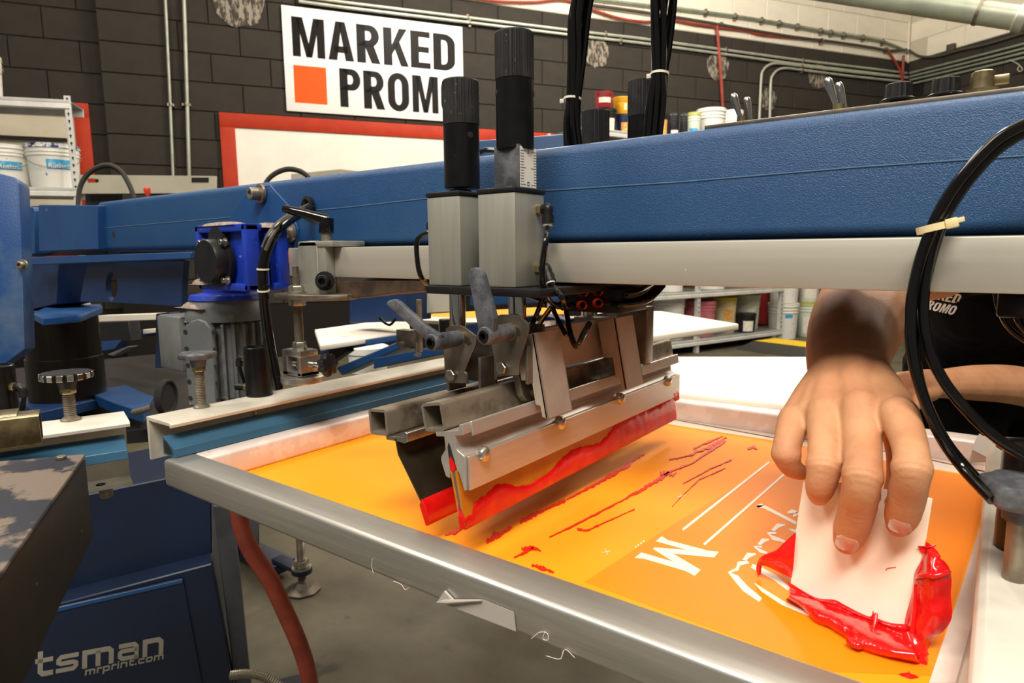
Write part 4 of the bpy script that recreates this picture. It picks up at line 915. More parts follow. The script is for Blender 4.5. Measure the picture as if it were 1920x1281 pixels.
sqprism(MB(), [(12.6, -43), (15.0, -40), (18.0, -44), (19.0, -53), (16.0, -55), (12.0, -53)], YS0 - .0006, YS0 + .0015).build('ink_plug', M['ink'], sq, label='red ink in the slot of the holder')
# ink clot at the far end
_m = MB()
for k in range(9): _m.ball(SQ(29.5 + .35 * (k % 5), YS1 - .006 - .0042 * (k // 2), -78 + (k % 5) * 4.2 * (1 - .09 * (k // 2))), .0044 - .0003 * (k // 3), .5, 1.25, 1.15, 10, 8)
_m.build('ink_clot', M['ink'], sq, 60, kind='stuff')
# sheet metal clips holding the tube to the carriage
def clip(y0, y1, lab):
    mb = MB(); mb.prism([SQ(57.0, y0, 66), SQ(57, y1, 66), SQ(57, y1, -29), SQ(57, y0, -29)], SN * -.0025, .0004, 1)
    mb.prism([SQ(57, y0, 66), SQ(30, y0, 64), SQ(30, y0, 16), SQ(44, y0, 15), SQ(44, y0, -12), SQ(50, y0, -14), SQ(50, y0, -26), SQ(57, y0, -29)], (0, .0025, 0), .0004, 1)
    mb.prism([SQ(57, y1 - .0025, 66), SQ(18, y1 - .0025, 64), SQ(18, y1 - .0025, 16), SQ(44, y1 - .0025, 15), SQ(44, y1 - .0025, -12), SQ(57, y1 - .0025, -29)], (0, .0025, 0), .0004, 1)
    return mb.build('clip_bracket', M['clip'], sq, label=lab)
clip(.576, .628, None); clip(.763, .815, None)
_m = MB(); _m.prism([SQ(22, .60, 68), SQ(22, .83, 68), SQ(22, .83, 17), SQ(22, .60, 17)], SN * -.003, .0004, 1); _m.prism([SQ(22, .60, 68), SQ(22, .82, 68), SQ(-6, .82, 70), SQ(-6, .60, 70)], (0, 0, -.0025)); _m.build('back_plate', M['clip'], sq)
# hook bracket with its screw on the front of the tube
_m = MB(); _m.prism([Psq(x, y, 26.0) for x, y in ((969, 686), (984, 679), (994, 682), (1000, 690), (1004, 712), (1014, 728), (1016, 741), (1003, 750), (989, 752), (980, 740), (975, 712))], SN * -.0095, .0015, 2); _m.build('hook_bracket', M['steel'], sq)
_m = MB(); capscrew(Psq(1001, 733, 26.2), SN + V(0, -.25, 0), .0052, .0085, _m); _m.build('cap_screw', M['zinc'], sq)

# ================================================================== the flood bar
TF = math.radians(5.0); F0 = V(-.5257, 0, .7193)
def FQ(lx, y, lz):
    lx, lz = lx / 1000, lz / 1000
    return V(F0.x + lx * math.cos(TF) - lz * math.sin(TF), y, F0.z + lx * math.sin(TF) + lz * math.cos(TF))
fb = thing('flood_bar', 'rear flood bar of dark bent metal hanging from a square tube', 'squeegee', FQ(56, .72, -104))
hollow(MB(), FQ, .462, .99, 14.2, 3.0, 4.0).build('square_tube', M['tube_steel'], fb)
def fprism(mb, prof, y0, y1, bv=0.0): return mb.prism([FQ(a, y0, b) for a, b in prof], (0, y1 - y0, 0), bv, 1)
fprism(MB(), [(8, -14.6), (36, -14.6), (38, -8.5), (41, -9.5), (40, -19), (35, -21), (26, -19.5), (8, -19)], .464, .985, .0003).build('holder', M['alu'], fb)
fl = [(21.6, -17), (24.0, -34), (55, -87), (57, -104)]
fprism(MB(), fl + [(a + 1.8, b + .4) for a, b in fl[::-1]], .464, .98).build('flood_blade', M['flood'], fb, 0)
_m = MB(); fprism(_m, [(49.5, -85), (56.2, -106.5), (59.8, -106), (60.8, -96), (58.2, -84), (54, -78)], .4632, .66, .0008); _m.build('ink_coat', M['ink'], fb)
# ================================================================== clamp rails that hold the screens
def clamp_rail(name, label, M4, y0, y1, ztop, web, bar_end, knobs, cyls, foot=True):
    """aluminium channel with a blue clamping bar; profile in local x (out of the web) and z, run along local y"""
    r = thing(name, label, 'clamp rail', M4 @ V(0, (y0 + y1) / 2, ztop - web))
    T = lambda a, y, b: M4 @ V(a, y, b)
    prof = [(0, ztop), (.066, ztop), (.0695, ztop - .0025), (.069, ztop - .0065), (.066, ztop - .0075), (.0655, ztop - .0045), (.006, ztop - .0052), (.005, ztop - web + .006)]
    if foot: prof += [(.010, ztop - web + .0045), (.030, ztop - web + .0045), (.032, ztop - web)]
    else: prof += [(.005, ztop - web)]
    prof += [(0, ztop - web)]
    mb = MB(); mb.prism([T(a, y0, b) for a, b in prof], T(0, y1, 0) - T(0, y0, 0), .0003, 1); mb.build('channel', M['alu_white'], r, 25)
    zb = ztop - .0465
    bar = [(.046, zb + .026), (.052, zb + .026), (.055, zb + .0245), (.072, zb + .0145), (.0765, zb + .0125), (.0785, zb + .0015), (.077, zb + .0008), (.046, zb + .0008)]
    mb = MB(); mb.prism([T(a, bar_end[0], b) for a, b in bar], T(0, bar_end[1], 0) - T(0, bar_end[0], 0), .0004, 1); mb.build('clamp_bar', M['blue_rubber'], r, 25)
    mb = MB(); mb.prism([T(a, bar_end[0] - .0004, b) for a, b in ((.050, zb + .021), (.056, zb + .0205), (.068, zb + .012), (.071, zb + .004), (.050, zb + .004))], T(0, .001, 0) - T(0, 0, 0)); mb.build('bar_bore', M['hole'], r, 0)
    for (P, rk, hk, L, kind) in knobs:
        p = V(P.x, P.y, ztop if M4[2][3] == 0 else P.z)
        mb = MB(); mb.lathe([(0, 0), (.0115, 0), (.0118, .002), (.007, .005), (0, .006)], p, (0, 0, 1), 20); threaded(mb, p + V(0, 0, .002), p + V(0, 0, L), .0072, .0024, 14); o = mb.build('thumb_screw', M['steel'], r)
        mb = MB(); hexa(mb, p + V(0, 0, L - .006), (0, 0, 1), .0092, .008); mb.build('lock_nut', M['brass'], o)
        mb = MB(); mb.cyl(p + V(0, 0, L + .001), p + V(0, 0, L + .014), .0095, .0125, 18)
        if kind == 'lobed':
            mb.lathe([(.012, 0), (rk * .96, .001), (rk, .003), (rk, hk - .002), (rk * .94, hk), (rk * .5, hk + .0014), (0, hk + .001)], p + V(0, 0, L + .013), (0, 0, 1), 48, fn=lambda a, z: 1 + .06 * math.cos(7 * a))
            mb.build('hand_knob', M['grey_handle'], o)
        else:
            mb.lathe([(.012, 0), (rk * .97, .0006), (rk, .002), (rk, hk - .0015), (rk * .97, hk), (0, hk + .001)], p + V(0, 0, L + .013), (0, 0, 1), 96, fn=lambda a, z: 1 - .09 * max(0, math.cos(16 * a)) ** 4 if z > .001 else 1)
            mb.build('hand_knob', M['black_plastic'], o)
            mb = MB()
            for k in range(16):
                a = 2 * math.pi * (k + .5) / 16; c = p + V(rk * math.cos(a) * 1.0, rk * math.sin(a) * 1.0, L + .013 + hk / 2); mb.obox(c, V(math.cos(a), math.sin(a), 0) * .0008, V(-math.sin(a), math.cos(a), 0) * rk * .12, V(0, 0, hk * .44), .0004, 1)
            mb.build('bright_rim', M['chrome'], o, kind='stuff')
    for (P, rc, h, els) in cyls:
        p = V(P.x, P.y, P.z)
        mb = MB(); mb.lathe([(0, 0), (rc - .001, 0), (rc, .001), (rc, h - .001), (rc - .001, h), (rc * .8, h + .0001), (rc * .78, h - .002), (0, h - .002)], p, (0, 0, 1), 36); o = mb.build('air_cylinder', M['black_cyl'], r)
        for (hh, dx, dy, down) in els:
            d = V(dx, dy, 0).normalized(); q = p + d * rc + V(0, 0, hh)
            mb = MB(); hexa(mb, q, d, .0062, .007); mb.build('fitting_nut', M['brass'], o)
            mb = MB(); mb.tube([q + d * .006, q + d * .012, q + d * .016 + V(0, 0, -.003), q + d * .017 + V(0, 0, -.013)] if down else [q + d * .006, q + d * .022], .0056, 14, 3 if down else 0); mb.build('elbow_fitting', M['black_plastic'], o)
            if down: mb = MB(); mb.tube([q + d * .017 + V(0, 0, -.013), q + d * .012 + V(0, 0, -.03), q + d * .004 + V(0, 0, -.05)], .003, 8, 3); mb.build('air_tube', M['black_gloss'], o)
    return r
ZTF = .676
Ml = Matrix.Translation(V(-.945, 0, 0))
kb = Pz(378, 764, ZTF); cb = Pz(487, 741, ZTF)
rl = clamp_rail('screen_clamp', 'long aluminium clamp rail with blue bar along the left side of the screen', Ml, .408, 1.06, ZTF, .062, (.4065, 1.06),
           [(kb, .0255, .0095, Py(378, 690, kb.y).z - ZTF, 'lobed')], [(cb, .0205, Py(487, 651, cb.y).z - ZTF, [(.058, -1, -.3, True), (.012, -1, -.4, False)])], foot=False)
# small block, yoke and bolt standing further back on the same rail
p = Pz(783, 668, ZTF + .001); _m = MB(); hexa(_m, V(p.x, p.y, ZTF), (0, 0, 1), .009, .006); _m.cyl(V(p.x, p.y, ZTF), V(p.x, p.y, ZTF + .03), .005); _m.build('hex_bolt', M['zinc'], rl)
_m = MB(); a = Py(750, 617, p.y); b = Py(773, 650, p.y); _m.box((a.x, p.y - .012, b.z), (b.x + .004, p.y + .012, a.z), .001); _m.build('pin_block', M['steel_dark'], rl)
_m = MB(); c = Py(757, 645, p.y - .012); _m.cyl(c, c + V(0, -.012, 0), .0065); _m.cyl((Py(787, 620, p.y).x, p.y, b.z - .01), (Py(787, 620, p.y).x, p.y, .80), .006, seg=14); _m.build('lift_pin', M['steel'], rl)
p = Pz(826, 626, ZTF + .03); _m = MB(); _m.lathe([(0, 0), (.0175, 0), (.0175, .062), (.016, .064), (0, .064)], V(p.x, p.y + .02, ZTF), (0, 0, 1), 28); _m.build('air_cylinder', M['black_cyl'], rl)
_m = MB(); q = Pz(492, 800, .64); _m.cyl(V(-.900, q.y, .614), V(-.900, q.y, ZTF - .006), .0035); _m.build('guide_pin', M['steel'], rl)
# the rail of the neighbouring print head, at the far left
ang = math.radians(72.7 - 90)
E1 = Pz(232, 771, .692)
Mn = Matrix.Translation(V(E1.x, E1.y, 0)) @ Matrix.Rotation(ang, 4, 'Z') @ Matrix.Translation(V(0, -.60, 0))
ZTN = .692
kn = Pz(133, 788, ZTN)
cn = Pz(2, 775, ZTN)
rn = clamp_rail('screen_clamp', 'short visible end of a second clamp rail at the far left', Mn, 0.05, .60, ZTN, .094, (.06, .594),
           [(kn, .0285, .0085, Py(133, 731, kn.y).z - ZTN, 'scallop')], [(cn, .0205, .065, [(.036, .9, .5, True)])], foot=True)
_m = MB()
for yy in (.36, .50, .565):
    _m.lathe([(.002, 0), (.0055, 0), (.0055, .0006), (.002, .0006)], Mn @ V(.020, yy, ZTN - .094 + .0045), (0, 0, 1), 18)
_m.build('screw_hole', M['hole'], rn, 0)
_m = MB(); hexa(_m, Mn @ V(.022, .57, ZTN - .107), (0, 0, 1), .008, .0125); _m.build('hex_bolt', M['steel'], rn)
# the nested square tubes lying across its left end
nt = thing('square_tubes', 'two nested pale square tubes lying over the far left clamp rail', 'tube', Pz(40, 822, ZTN + .002))
d = (Pz(80, 768, ZTN + .052) - Pz(0, 777, ZTN + .052)).normalized(); side = V(-d.y, d.x, 0)
def tubeframe(px, py, z, L, h, t, name, m):
    e = Pz(px, py, z); mb = MB()
    fr = lambda a, y, b: e + d * y + side * (a / 1000) + V(0, 0, b / 1000)
    hollow(mb, fr, -L, 0, h, t, 2.5); mb.build(name, m, nt)
tubeframe(77, 800, ZTN + .020, .30, 17.0, 2.0, 'square_tube', M['brass'])
tubeframe(37, 803, ZTN + .020, .24, 19.4, 2.2, 'outer_tube', M['brass'])

# ================================================================== the white front holder at the right edge
fh = thing('screen_holder', 'white screen holder bar with a black cylinder at the bottom right corner', 'clamp rail', (.06, .6, .631))
_m = MB(); _m.prism([(.002, .18, .632), (.002, .18, .651), (.004, .18, .656), (.009, .18, .659), (.115, .18, .659), (.12, .18, .654), (.12, .18, .632)], (0, .80, 0), .001, 2); _m.build('holder_bar', M['alu_white'], fh)
c = Pz(1921, 1030, .659); R = .0205
_m = MB(); _m.lathe([(0, 0), (R, 0), (R, .085), (R - .001, .087), (R * .8, .087), (R * .78, .085), (0, .085)], V(c.x, c.y, .659), (0, 0, 1), 40); _m.build('air_cylinder', M['black_cyl'], fh)
c2 = Py(1920, 905, c.y - .065)
_m = MB(); _m.cyl((c2.x, c2.y, .659), (c2.x, c2.y, c2.z - .022), .0075, seg=16); _m.build('thumb_screw', M['steel'], fh)
_m = MB(); _m.lathe([(.008, -.030), (.011, -.028), (.012, -.018), (.021, -.017), (.025, -.013), (.026, -.003), (.024, .0012), (.018, .003), (0, .003)], c2, (0, 0, 1), 56, fn=lambda a, z: 1 + (.07 * math.cos(6 * a) if z > -.0175 else 0)); _m.build('hand_knob', M['grey_handle'], fh)
c3 = Py(1912, 838, .80); _m = MB(); _m.lathe([(0, -.012), (.008, -.012), (.010, -.004), (.0185, -.003), (.019, .003), (.016, .0055), (.006, .006), (.005, .0045), (0, .0045)], c3, (0, 0, 1), 36, fn=lambda a, z: 1 + (.03 * math.cos(8 * a) if z > -.004 else 0)); _m.cyl((c3.x, c3.y, .659), (c3.x, c3.y, c3.z - .01), .006); _m.build('hand_knob', M['grey_handle'], fh)

# ------------------------------------------------------------------ the black hoses hanging at the right
hs = thing('hose_bundle', 'glossy black air hoses looping down in front of the beam at right', 'hose', Py(1860, 935, .585))
def hose(pts, y, r, parent, name='air_hose', sm=8): MB().tube([Py(a, b, y if len(p_) == 2 else p_[2]) for p_ in pts for a, b in [p_[:2]]], r, 12, sm).build(name, M['black_gloss'], parent)
hose([(2420, 60, .62), (2180, 120), (1990, 205), (1925, 232), (1868, 264), (1812, 322), (1772, 378), (1746, 432), (1722, 500), (1708, 580), (1710, 660), (1728, 735), (1762, 815), (1804, 876), (1862, 938, .56)], .585, .0042, hs)
hose([(2420, 74, .62), (2180, 134), (1990, 218), (1925, 246), (1868, 282), (1815, 340), (1780, 392), (1757, 434), (1738, 505), (1731, 580), (1740, 650), (1768, 712), (1815, 772), (1872, 824), (1940, 866)], .590, .0041, hs)
hose([(2420, 80, .63), (2180, 138), (1990, 222), (1925, 240), (1872, 272), (1822, 326), (1786, 380), (1764, 430), (1748, 480), (1736, 530), (1722, 590), (1716, 660), (1732, 740), (1768, 818), (1812, 876), (1870, 936)], .5965, .0037, hs)
# tie
c = Py(1752, 427, .588); _m = MB(); n = 28; dn = V(.25, 0, -1).normalized(); sx = V(1, 0, .25).normalized()
ring_ = [c + sx * (.0112 * math.cos(2 * math.pi * k / n)) + V(0, 1, 0) * (.0088 * math.sin(2 * math.pi * k / n)) for k in range(n + 1)]
for k in range(n): a_, b_ = ring_[k], ring_[k + 1]; _m.obox((a_ + b_) / 2, (b_ - a_) / 2 * 1.06, (a_ - c + b_ - c).normalized() * .0007, dn * .0026)
_m.obox(c + sx * .0115 + V(0, -.006, 0), sx * .004, V(0, .003, 0), dn * .0036, .0008); _m.obox(c + sx * .0152 + V(0, -.007, .001), sx * .004, V(0, .0008, 0), dn * .0018, .0003); _m.build('cable_tie', M['zip_yellow'], hs)
# thin tubes and a fitting further right
t2 = thing('thin_tubes', 'two thin shiny black tubes at the right edge in front of the black shirt', 'hose', Py(1890, 640, .80))
hose([(1866, 520), (1869, 560), (1878, 590), (1895, 618), (1935, 648)], .80, .0028, t2, 'air_tube'); hose([(1905, 590), (1914, 610), (1935, 635)], .79, .003, t2, 'air_tube')
_m = MB(); c = Py(1918, 566, .79); _m.obox(c, (.020, 0, 0), (0, .016, 0), (0, 0, .015), .004); _m.build('valve_block', M['hub_dark'], t2)
# ------------------------------------------------------------------ two hose bundles rising over the beam
def bundle(name, label, path, y, n, R, r, tie):
    b = thing(name, label, 'hose', Py(*path[-1], y))
    for k in range(n):
        a = 2 * math.pi * k / n
        off = (0, 0) if k == n - 1 and n > 4 else (math.cos(a), math.sin(a))
        pts = []
        for zz in (4.2, 3.2, 2.4, 1.85, 1.5):
            c = Py(*path[0], y); pts.append(V(c.x + R[0] * off[0], c.y + R[0] * off[1], zz))
        for i, (px, py) in enumerate(path):
            c = Py(px, py, y); tw = .25 * i; sp = R[i]
            pts.append(c + V(sp * (off[0] * math.cos(tw) - off[1] * math.sin(tw)), sp * (off[0] * math.sin(tw) + off[1] * math.cos(tw)), 0))
        MB().tube(pts, r, 8, 6).build('air_hose', M['black_gloss'], b)
    c = Py(*tie, y); mb = MB(); mb.lathe([(.0105, -.0014), (.0113, -.0014), (.0113, .0014), (.0105, .0014)], c, (0, .12, 1), 24); mb.obox(c + V(-.011, -.006, -.002), (.003, 0, 0), (0, .002, 0), (0, 0, .0028), .0006); mb.build('cable_tie', M['zip_tie'], b)
    return b
bundle('hose_bundle', 'left of the two black hose bundles rising over the beam', [(1098, -60), (1094, -10), (1086, 40), (1082, 110), (1076, 185), (1074, 232), (1078, 300)], .74, 8, [.0105, .0105, .0105, .0085, .0065, .0085, .0105], .0038, (1073, 186))
bundle('hose_bundle', 'right of the two black hose bundles rising over the beam', [(1246, -60), (1245, -10), (1243, 40), (1240, 95), (1237, 140), (1232, 195), (1222, 275)], .775, 8, [.0125, .0125, .011, .009, .0072, .0098, .009], .0038, (1237, 139))
# ================================================================== gear motor under the root of the arm
gm = thing('gear_motor', 'blue gearbox on top of a grey finned electric motor covered in lint', 'motor', Py(410, 745, .60))
yf = .56
X0, X1 = Py(368, 480, yf).x, Py(462, 480, yf).x
Zt, Zb = Py(415, 421, yf).z, Py(415, 545, yf).z
yb = Px(541, 480, X1).y
_m = MB(); _m.box((X0 + .004, yf + .012, Zb + .004), (X1 - .013, yb - .010, Zt - .004), .003)
for zz0, zz1 in ((Zt - .012, Zt), (Zb, Zb + .012)): _m.box((X0, yf, zz0), (X1, yf + .030, zz1), .003); _m.box((X1 - .02, yb - .028, zz0), (X1 + .001, yb, zz1), .003)
for xa, xb in ((X0, X0 + .012), (X1 - .012, X1)): _m.box((xa, yf, Zb), (xb, yf + .024, Zt), .003)
_m.box((X1 - .016, yb - .018, Zb + .01), (X1 + .0005, yb, Zt - .01), .002)
gb = _m.build('gearbox', M['blue_royal'], gm)
n = 6
for k in range(n):
    y = yf + .038 + (yb - .036 - yf - .038) * k / (n - 1); mb = MB(); mb.box((X1 - .016, y - .0026, Zb + .008), (X1 + .001, y + .0026, Zt - .012), .0012, 1); mb.build('cooling_rib', M['blue_royal'], gm)
cx_, cz_ = Py(410, 490, yf).x, Py(410, 490, yf).z; RC = (Py(410, 442, yf).z - Py(410, 540, yf).z) / 2
_m = MB(); _m.lathe([(0, -.020), (RC * .80, -.020), (RC * .84, -.017), (RC * .86, -.002), (RC, 0), (RC, .006), (0, .006)], (cx_ - .004, yf, cz_), (0, 1, 0), 44); _m.build('bearing_cap', M['black_plastic'], gm)
_m = MB(); _m.lathe([(0, 0), (RC * .5, 0), (RC * .5, .012), (0, .012)], (cx_ - .004, yf - .001, cz_ + RC * .82), (0, 1, 0), 30); _m.build('oil_seal', M['dark_void'], gm)
for (a, b) in ((-.78, .72), (.78, .72), (-.78, -.72), (.78, -.72)):
    mb = MB(); c = V(cx_ - .004 + a * RC, yf - .002, cz_ + b * RC); capscrew(c, (0, -1, 0), .0042, .010, mb); mb.build('cap_screw', M['zinc'], gm)
def fuzz(cx, cy, cz, sx, sy, h, seed, n=26):
    """a heap of lint: lumpy low mound"""
    r = random.Random(seed); mb = MB(); vs, fs = [], []
    for j in range(n + 1):
        for i in range(n + 1):
            u, v = i / n * 2 - 1, j / n * 2 - 1; e = max(0, 1 - (u * u + v * v)); vs.append((cx + u * sx * (1 + .05 * r.uniform(-1, 1)), cy + v * sy, cz + h * (e ** .5) * (.55 + .45 * r.random()) - (.001 if e == 0 else 0)))
    for j in range(n):
        for i in range(n): a = j * (n + 1) + i; fs.append((a, a + 1, a + n + 2, a + n + 1))
    mb._new(vs, fs); return mb
fuzz((X0 + X1) / 2 - .012, yf + .016, Zt - .0005, (X1 - X0) * .40, .018, .006, 1).build('lint_heap', M['dust'], gm, 60)
fuzz(X1 - .012, (yf + yb) / 2 + .012, Zt - .005, .022, (yb - yf) * .30, .008, 2).build('lint_heap', M['dust'], gm, 60)
fuzz(X0 + .02, yf - .002, Zb + .010, .022, .014, .010, 3).build('lint_heap', M['dust'], gm, 60)
# motor
mxx, myy = Py(432, 640, .64).x, .64
t_ = proj((mxx, myy, .8))[2]; RM = 74 / F_PX * t_
zA, zB, zC, zD = Py(430, 552, myy).z, Py(430, 598, myy).z, Py(430, 738, myy).z, Py(430, 520, myy).z
_m = MB(); _m.lathe([(0, zD - zC), (RM * .55, zD - zC), (RM * .55, zA - zC + .004), (RM * .86, zA - zC), (RM * .90, zA - zC - .008), (0, zA - zC - .008)], (mxx, myy, zC), (0, 0, 1), 36); _m.build('adapter_flange', M['blue_royal'], gm)
_m = MB(); _m.lathe([(0, zA - zC - .004), (RM * .84, zA - zC - .006), (RM * .92, zA - zC - .018), (RM * 1.0, zB - zC + .010), (RM * 1.0, zB - zC), (0, zB - zC)], (mxx, myy, zC), (0, 0, 1), 40); _m.build('end_bell', M['grey_motor'], gm)
_m = MB(); _m.lathe([(0, 0), (RM * .92, 0), (RM * .98, .006), (RM * .98, zB - zC - .006), (RM * .9, zB - zC + .001), (0, zB - zC + .001)], (mxx, myy, zC), (0, 0, 1), 200, fn=lambda a, z: 1.0 if math.sin(a * 25) > .3 else .88); _m.build('finned_body', M['grey_motor'], gm, 20)
_m = MB(); ax = V(.35, -1, 0).normalized(); sd = V(1, .35, 0).normalized(); cc = V(mxx, myy, (zB + zC) / 2) + ax * RM * .93
_m.prism([cc + sd * a + V(0, 0, b) for a, b in ((-.030, -.075), (.024, -.075), (.030, -.07), (.030, .062), (.018, .074), (.004, .078), (-.012, .074), (-.030, .06))], ax * .012, .002, 1); _m.build('motor_foot', M['grey_motor'], gm)
_m = MB()
for k in range(5):
    for a in (-.024, .036): _m.lathe([(0, 0), (.0042, 0), (.0042, .0006), (0, .0006)], cc + sd * a + ax * .0125 + V(0, 0, .055 - k * .029), ax, 14)
_m.build('vent_hole', M['hole'], gm, 0, kind='stuff')
_m = MB(); a, b = Py(317, 588, .60), Py(352, 692, .60); _m.box((a.x, .575, b.z), (b.x + .03, .64, a.z), .006); _m.build('terminal_box', M['grey_motor'], gm)
fuzz(mxx - .01, myy - RM * .5, zA - .02, RM * .6, RM * .5, .014, 4).build('lint_heap', M['dust'], gm, 60)
fuzz(mxx - RM * .55, myy - RM * .5, zB - .003, RM * .35, RM * .3, .012, 5).build('lint_heap', M['dust'], gm, 60)
_m = MB(); _m.lathe([(RM * .6, 0), (RM * .95, .0), (RM * .98, .004), (RM * .6, .006)], (mxx, myy, zC - .012), (0, 0, 1), 40); _m.build('fan_cover', M['dark_void'], gm)
# lead running from the grommet down behind the clamp
cb_ = thing('cable_harness', 'thick black cable curving from the blue beam down past the gearbox', 'cable', Py(520, 720, .55))
pth = [Py(585, 390, .652), Py(560, 402, .62), Py(535, 418, .585), Py(514, 440, .56), Py(500, 470, .55), Py(493, 505, .545), Py(494, 545, .545), Py(499, 600, .55), Py(508, 660, .555), Py(522, 730, .56)]
MB().tube(pth, .0075, 12, 5).build('cable_run', M['black_gloss'], cb_)
for k in range(3): MB().tube([p + V(.004 * math.cos(k * 2.1), -.004, .005 * math.sin(k * 2.1)) for p in pth[:5]], .0034, 8, 5).build('cable_lead', M['cable_dark'], cb_)
for i in (5, 6):
    mb = MB(); mb.lathe([(.0076, -.0012), (.0088, -.0012), (.0088, .0012), (.0076, .0012)], pth[i], pth[i + 1] - pth[i], 20); mb.build('cable_tie', M['zip_tie'], cb_)

# ================================================================== the hub of the press
hub = thing('press_hub', 'blue centre of the press with sockets and a dark column at far left', 'machine hub', (-1.75, .72, .45))
_m = MB(); _m.prism([Pd(x, y, 1.12) for x, y in ((-80, 312), (0, 325), (30, 333), (36, 342), (41, 470), (47, 655), (0, 690), (-80, 745))], C_FWD * .04 + V(-.03, 0, 0), .003, 2); _m.build('hub_cover', M['blue_dusty'], hub)
_m = MB(); capscrew(Pd(43, 497, 1.115), V(.6, -.8, 0), .006, .010, _m); _m.build('cap_screw', M['steel'], hub)
YH = .70
def hplate(pts, y, d, name, m, bev=.002, lab=None): mb = MB(); mb.prism([Py(x, yy, y) for x, yy in pts], (0, d, 0), bev, 1); return mb.build(name, m, hub, label=lab)
hplate(((72, 384), (183, 385), (185, 468), (73, 472)), .64, .02, 'arm_socket', M['blue_plain'], lab='square blue end plate')
hplate(((30, 386), (62, 389), (65, 395), (66, 476), (38, 482), (30, 482)), .68, .06, 'arm_socket', M['blue_plain'])
hplate(((58, 386), (200, 388), (200, 478), (58, 480)), .72, .03, 'gap_shade_sheet', M['dark_void'])  # dark sheet added behind the sockets to paint the shade in their gaps
hplate(((40, 483), (358, 472), (358, 486), (40, 498)), .645, .02, 'angle_bar', M['blue_plain'])
hplate(((40, 494), (110, 491), (106, 570), (40, 585)), .70, .10, 'bracket_arm', M['blue_deep'])
# bracket plate with its round hole, built as a ring of quads
o_ = [(165, 491), (209, 490), (330, 487), (345, 490), (341, 540), (341, 574), (285, 571), (209, 567), (150, 565), (156, 530)]
n = len(o_); h_ = [(209 + 11 * math.cos(a), 537 + 29 * math.sin(a)) for a in [math.atan2((y - 537) / 29, (x - 209) / 11) for x, y in o_]]
# denser outlines
def dens(P, k=5): return [(P[i][0] + (P[(i + 1) % len(P)][0] - P[i][0]) * j / k, P[i][1] + (P[(i + 1) % len(P)][1] - P[i][1]) * j / k) for i in range(len(P)) for j in range(k)]
od = dens(o_); hd = [(209 + 11 * math.cos(a), 537 + 29 * math.sin(a)) for a in [math.atan2((y - 537) / 29, (x - 209) / 11) for x, y in od]]
yv = .685; N_ = len(od)
vs = [Py(*p, yv) for p in od] + [Py(*p, yv) for p in hd] + [Py(*p, yv) + V(0, .012, 0) for p in od] + [Py(*p, yv) + V(0, .012, 0) for p in hd]
fs = []
for i in range(N_):
    j = (i + 1) % N_; fs += [(i, j, N_ + j, N_ + i), (2 * N_ + i, 3 * N_ + i, 3 * N_ + j, 2 * N_ + j), (N_ + i, N_ + j, 3 * N_ + j, 3 * N_ + i), (i, 2 * N_ + i, 2 * N_ + j, j)]
_m = MB(); _m._new(vs, fs); _m.build('bracket_arm', M['blue_deep'], hub)
c = Py(120, 655, .78); tt = proj(c)[2]; rr_ = 60 / F_PX * tt
_m = MB(); _m.lathe([(0, FZ), (rr_ * 1.04, FZ), (rr_ * 1.04, Py(120, 668, .78).z), (rr_, Py(120, 667, .78).z), (rr_, Py(120, 585, .78).z), (0, Py(120, 585, .78).z)], (c.x, c.y, 0), (0, 0, 1), 40); _m.build('centre_column', M['hub_dark'], hub)
_m = MB(); z_ = Py(140, 580, .72).z; _m.prism([Pz(x, y, z_) for x, y in ((60, 588), (90, 574), (188, 570), (192, 576), (150, 592), (80, 598))], (0, 0, -.016), .001, 1); _m.build('column_collar', M['blue_plain'], hub)
def zplate(pts, z, t, name, m, lab=None): mb = MB(); mb.prism([Pz(x, y, z) for x, y in pts], (0, 0, -t), .001, 1); return mb.build(name, m, hub, label=lab)
zplate(((160, 734), (236, 722), (288, 744), (268, 773), (215, 757)), .47, .03, 'index_plate', M['blue_plain'])
zplate(((20, 742), (105, 728), (180, 750), (70, 775)), .46, .03, 'index_plate', M['blue_deep'])
zplate(((-60, 700), (330, 660), (470, 700), (330, 800), (-60, 830)), .40, .04, 'turntable', M['dark_void'])
_m = MB(); p = Py(318, 745, .68); _m.lathe([(.034, 0), (.038, 0), (.04, .004), (.04, .012), (.036, .016), (.030, .012), (0, .012), (0, .004), (.03, .004), (.034, 0)], p, (-.8, -.6, 0), 30); _m.build('index_wheel', M['hole'], hub)
_m = MB(); _m.cyl(Py(250, 774, .62), Py(285, 764, .64), .007, seg=14); _m.build('adjusting_bolt', M['steel'], hub)
hplate(((292, 588), (316, 586), (314, 690), (290, 690)), .78, .03, 'upright', M['blue_deep'])
# ================================================================== the base of the press
base = thing('floor_cabinet', 'dark blue floor cabinet of the press with silver lettering', 'machine base', (-1.3, .8, FZ))
BA = math.radians(59.7); BD = V(math.cos(BA), math.sin(BA), 0); BNn = V(math.sin(BA), -math.cos(BA), 0)
B0 = Pd(342, 1090, 1.22)
def Pb(px, py, off=0.0): return Ppl(px, py, B0 + BNn * off, BNn)
def slab(pts, off, t, name, m, bev=.0015, floor_=False):
    P = [Pb(x, y, off) for x, y in pts]
    mb = MB(); mb.prism(P, BNn * -t, bev, 1); return mb.build(name, m, base)
bl, br_ = Pb(-140, 1400), Pb(437, 1281); tr, tl = Pb(397, 1057), Pb(-140, 1198)
P = [V(bl.x, bl.y, FZ), V(br_.x, br_.y, FZ), V(br_.x, br_.y, br_.z), tr, tl]
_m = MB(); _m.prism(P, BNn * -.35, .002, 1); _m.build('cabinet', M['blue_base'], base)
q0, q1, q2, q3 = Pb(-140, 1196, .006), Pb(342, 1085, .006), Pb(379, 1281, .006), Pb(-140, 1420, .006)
z0_ = FZ + .012
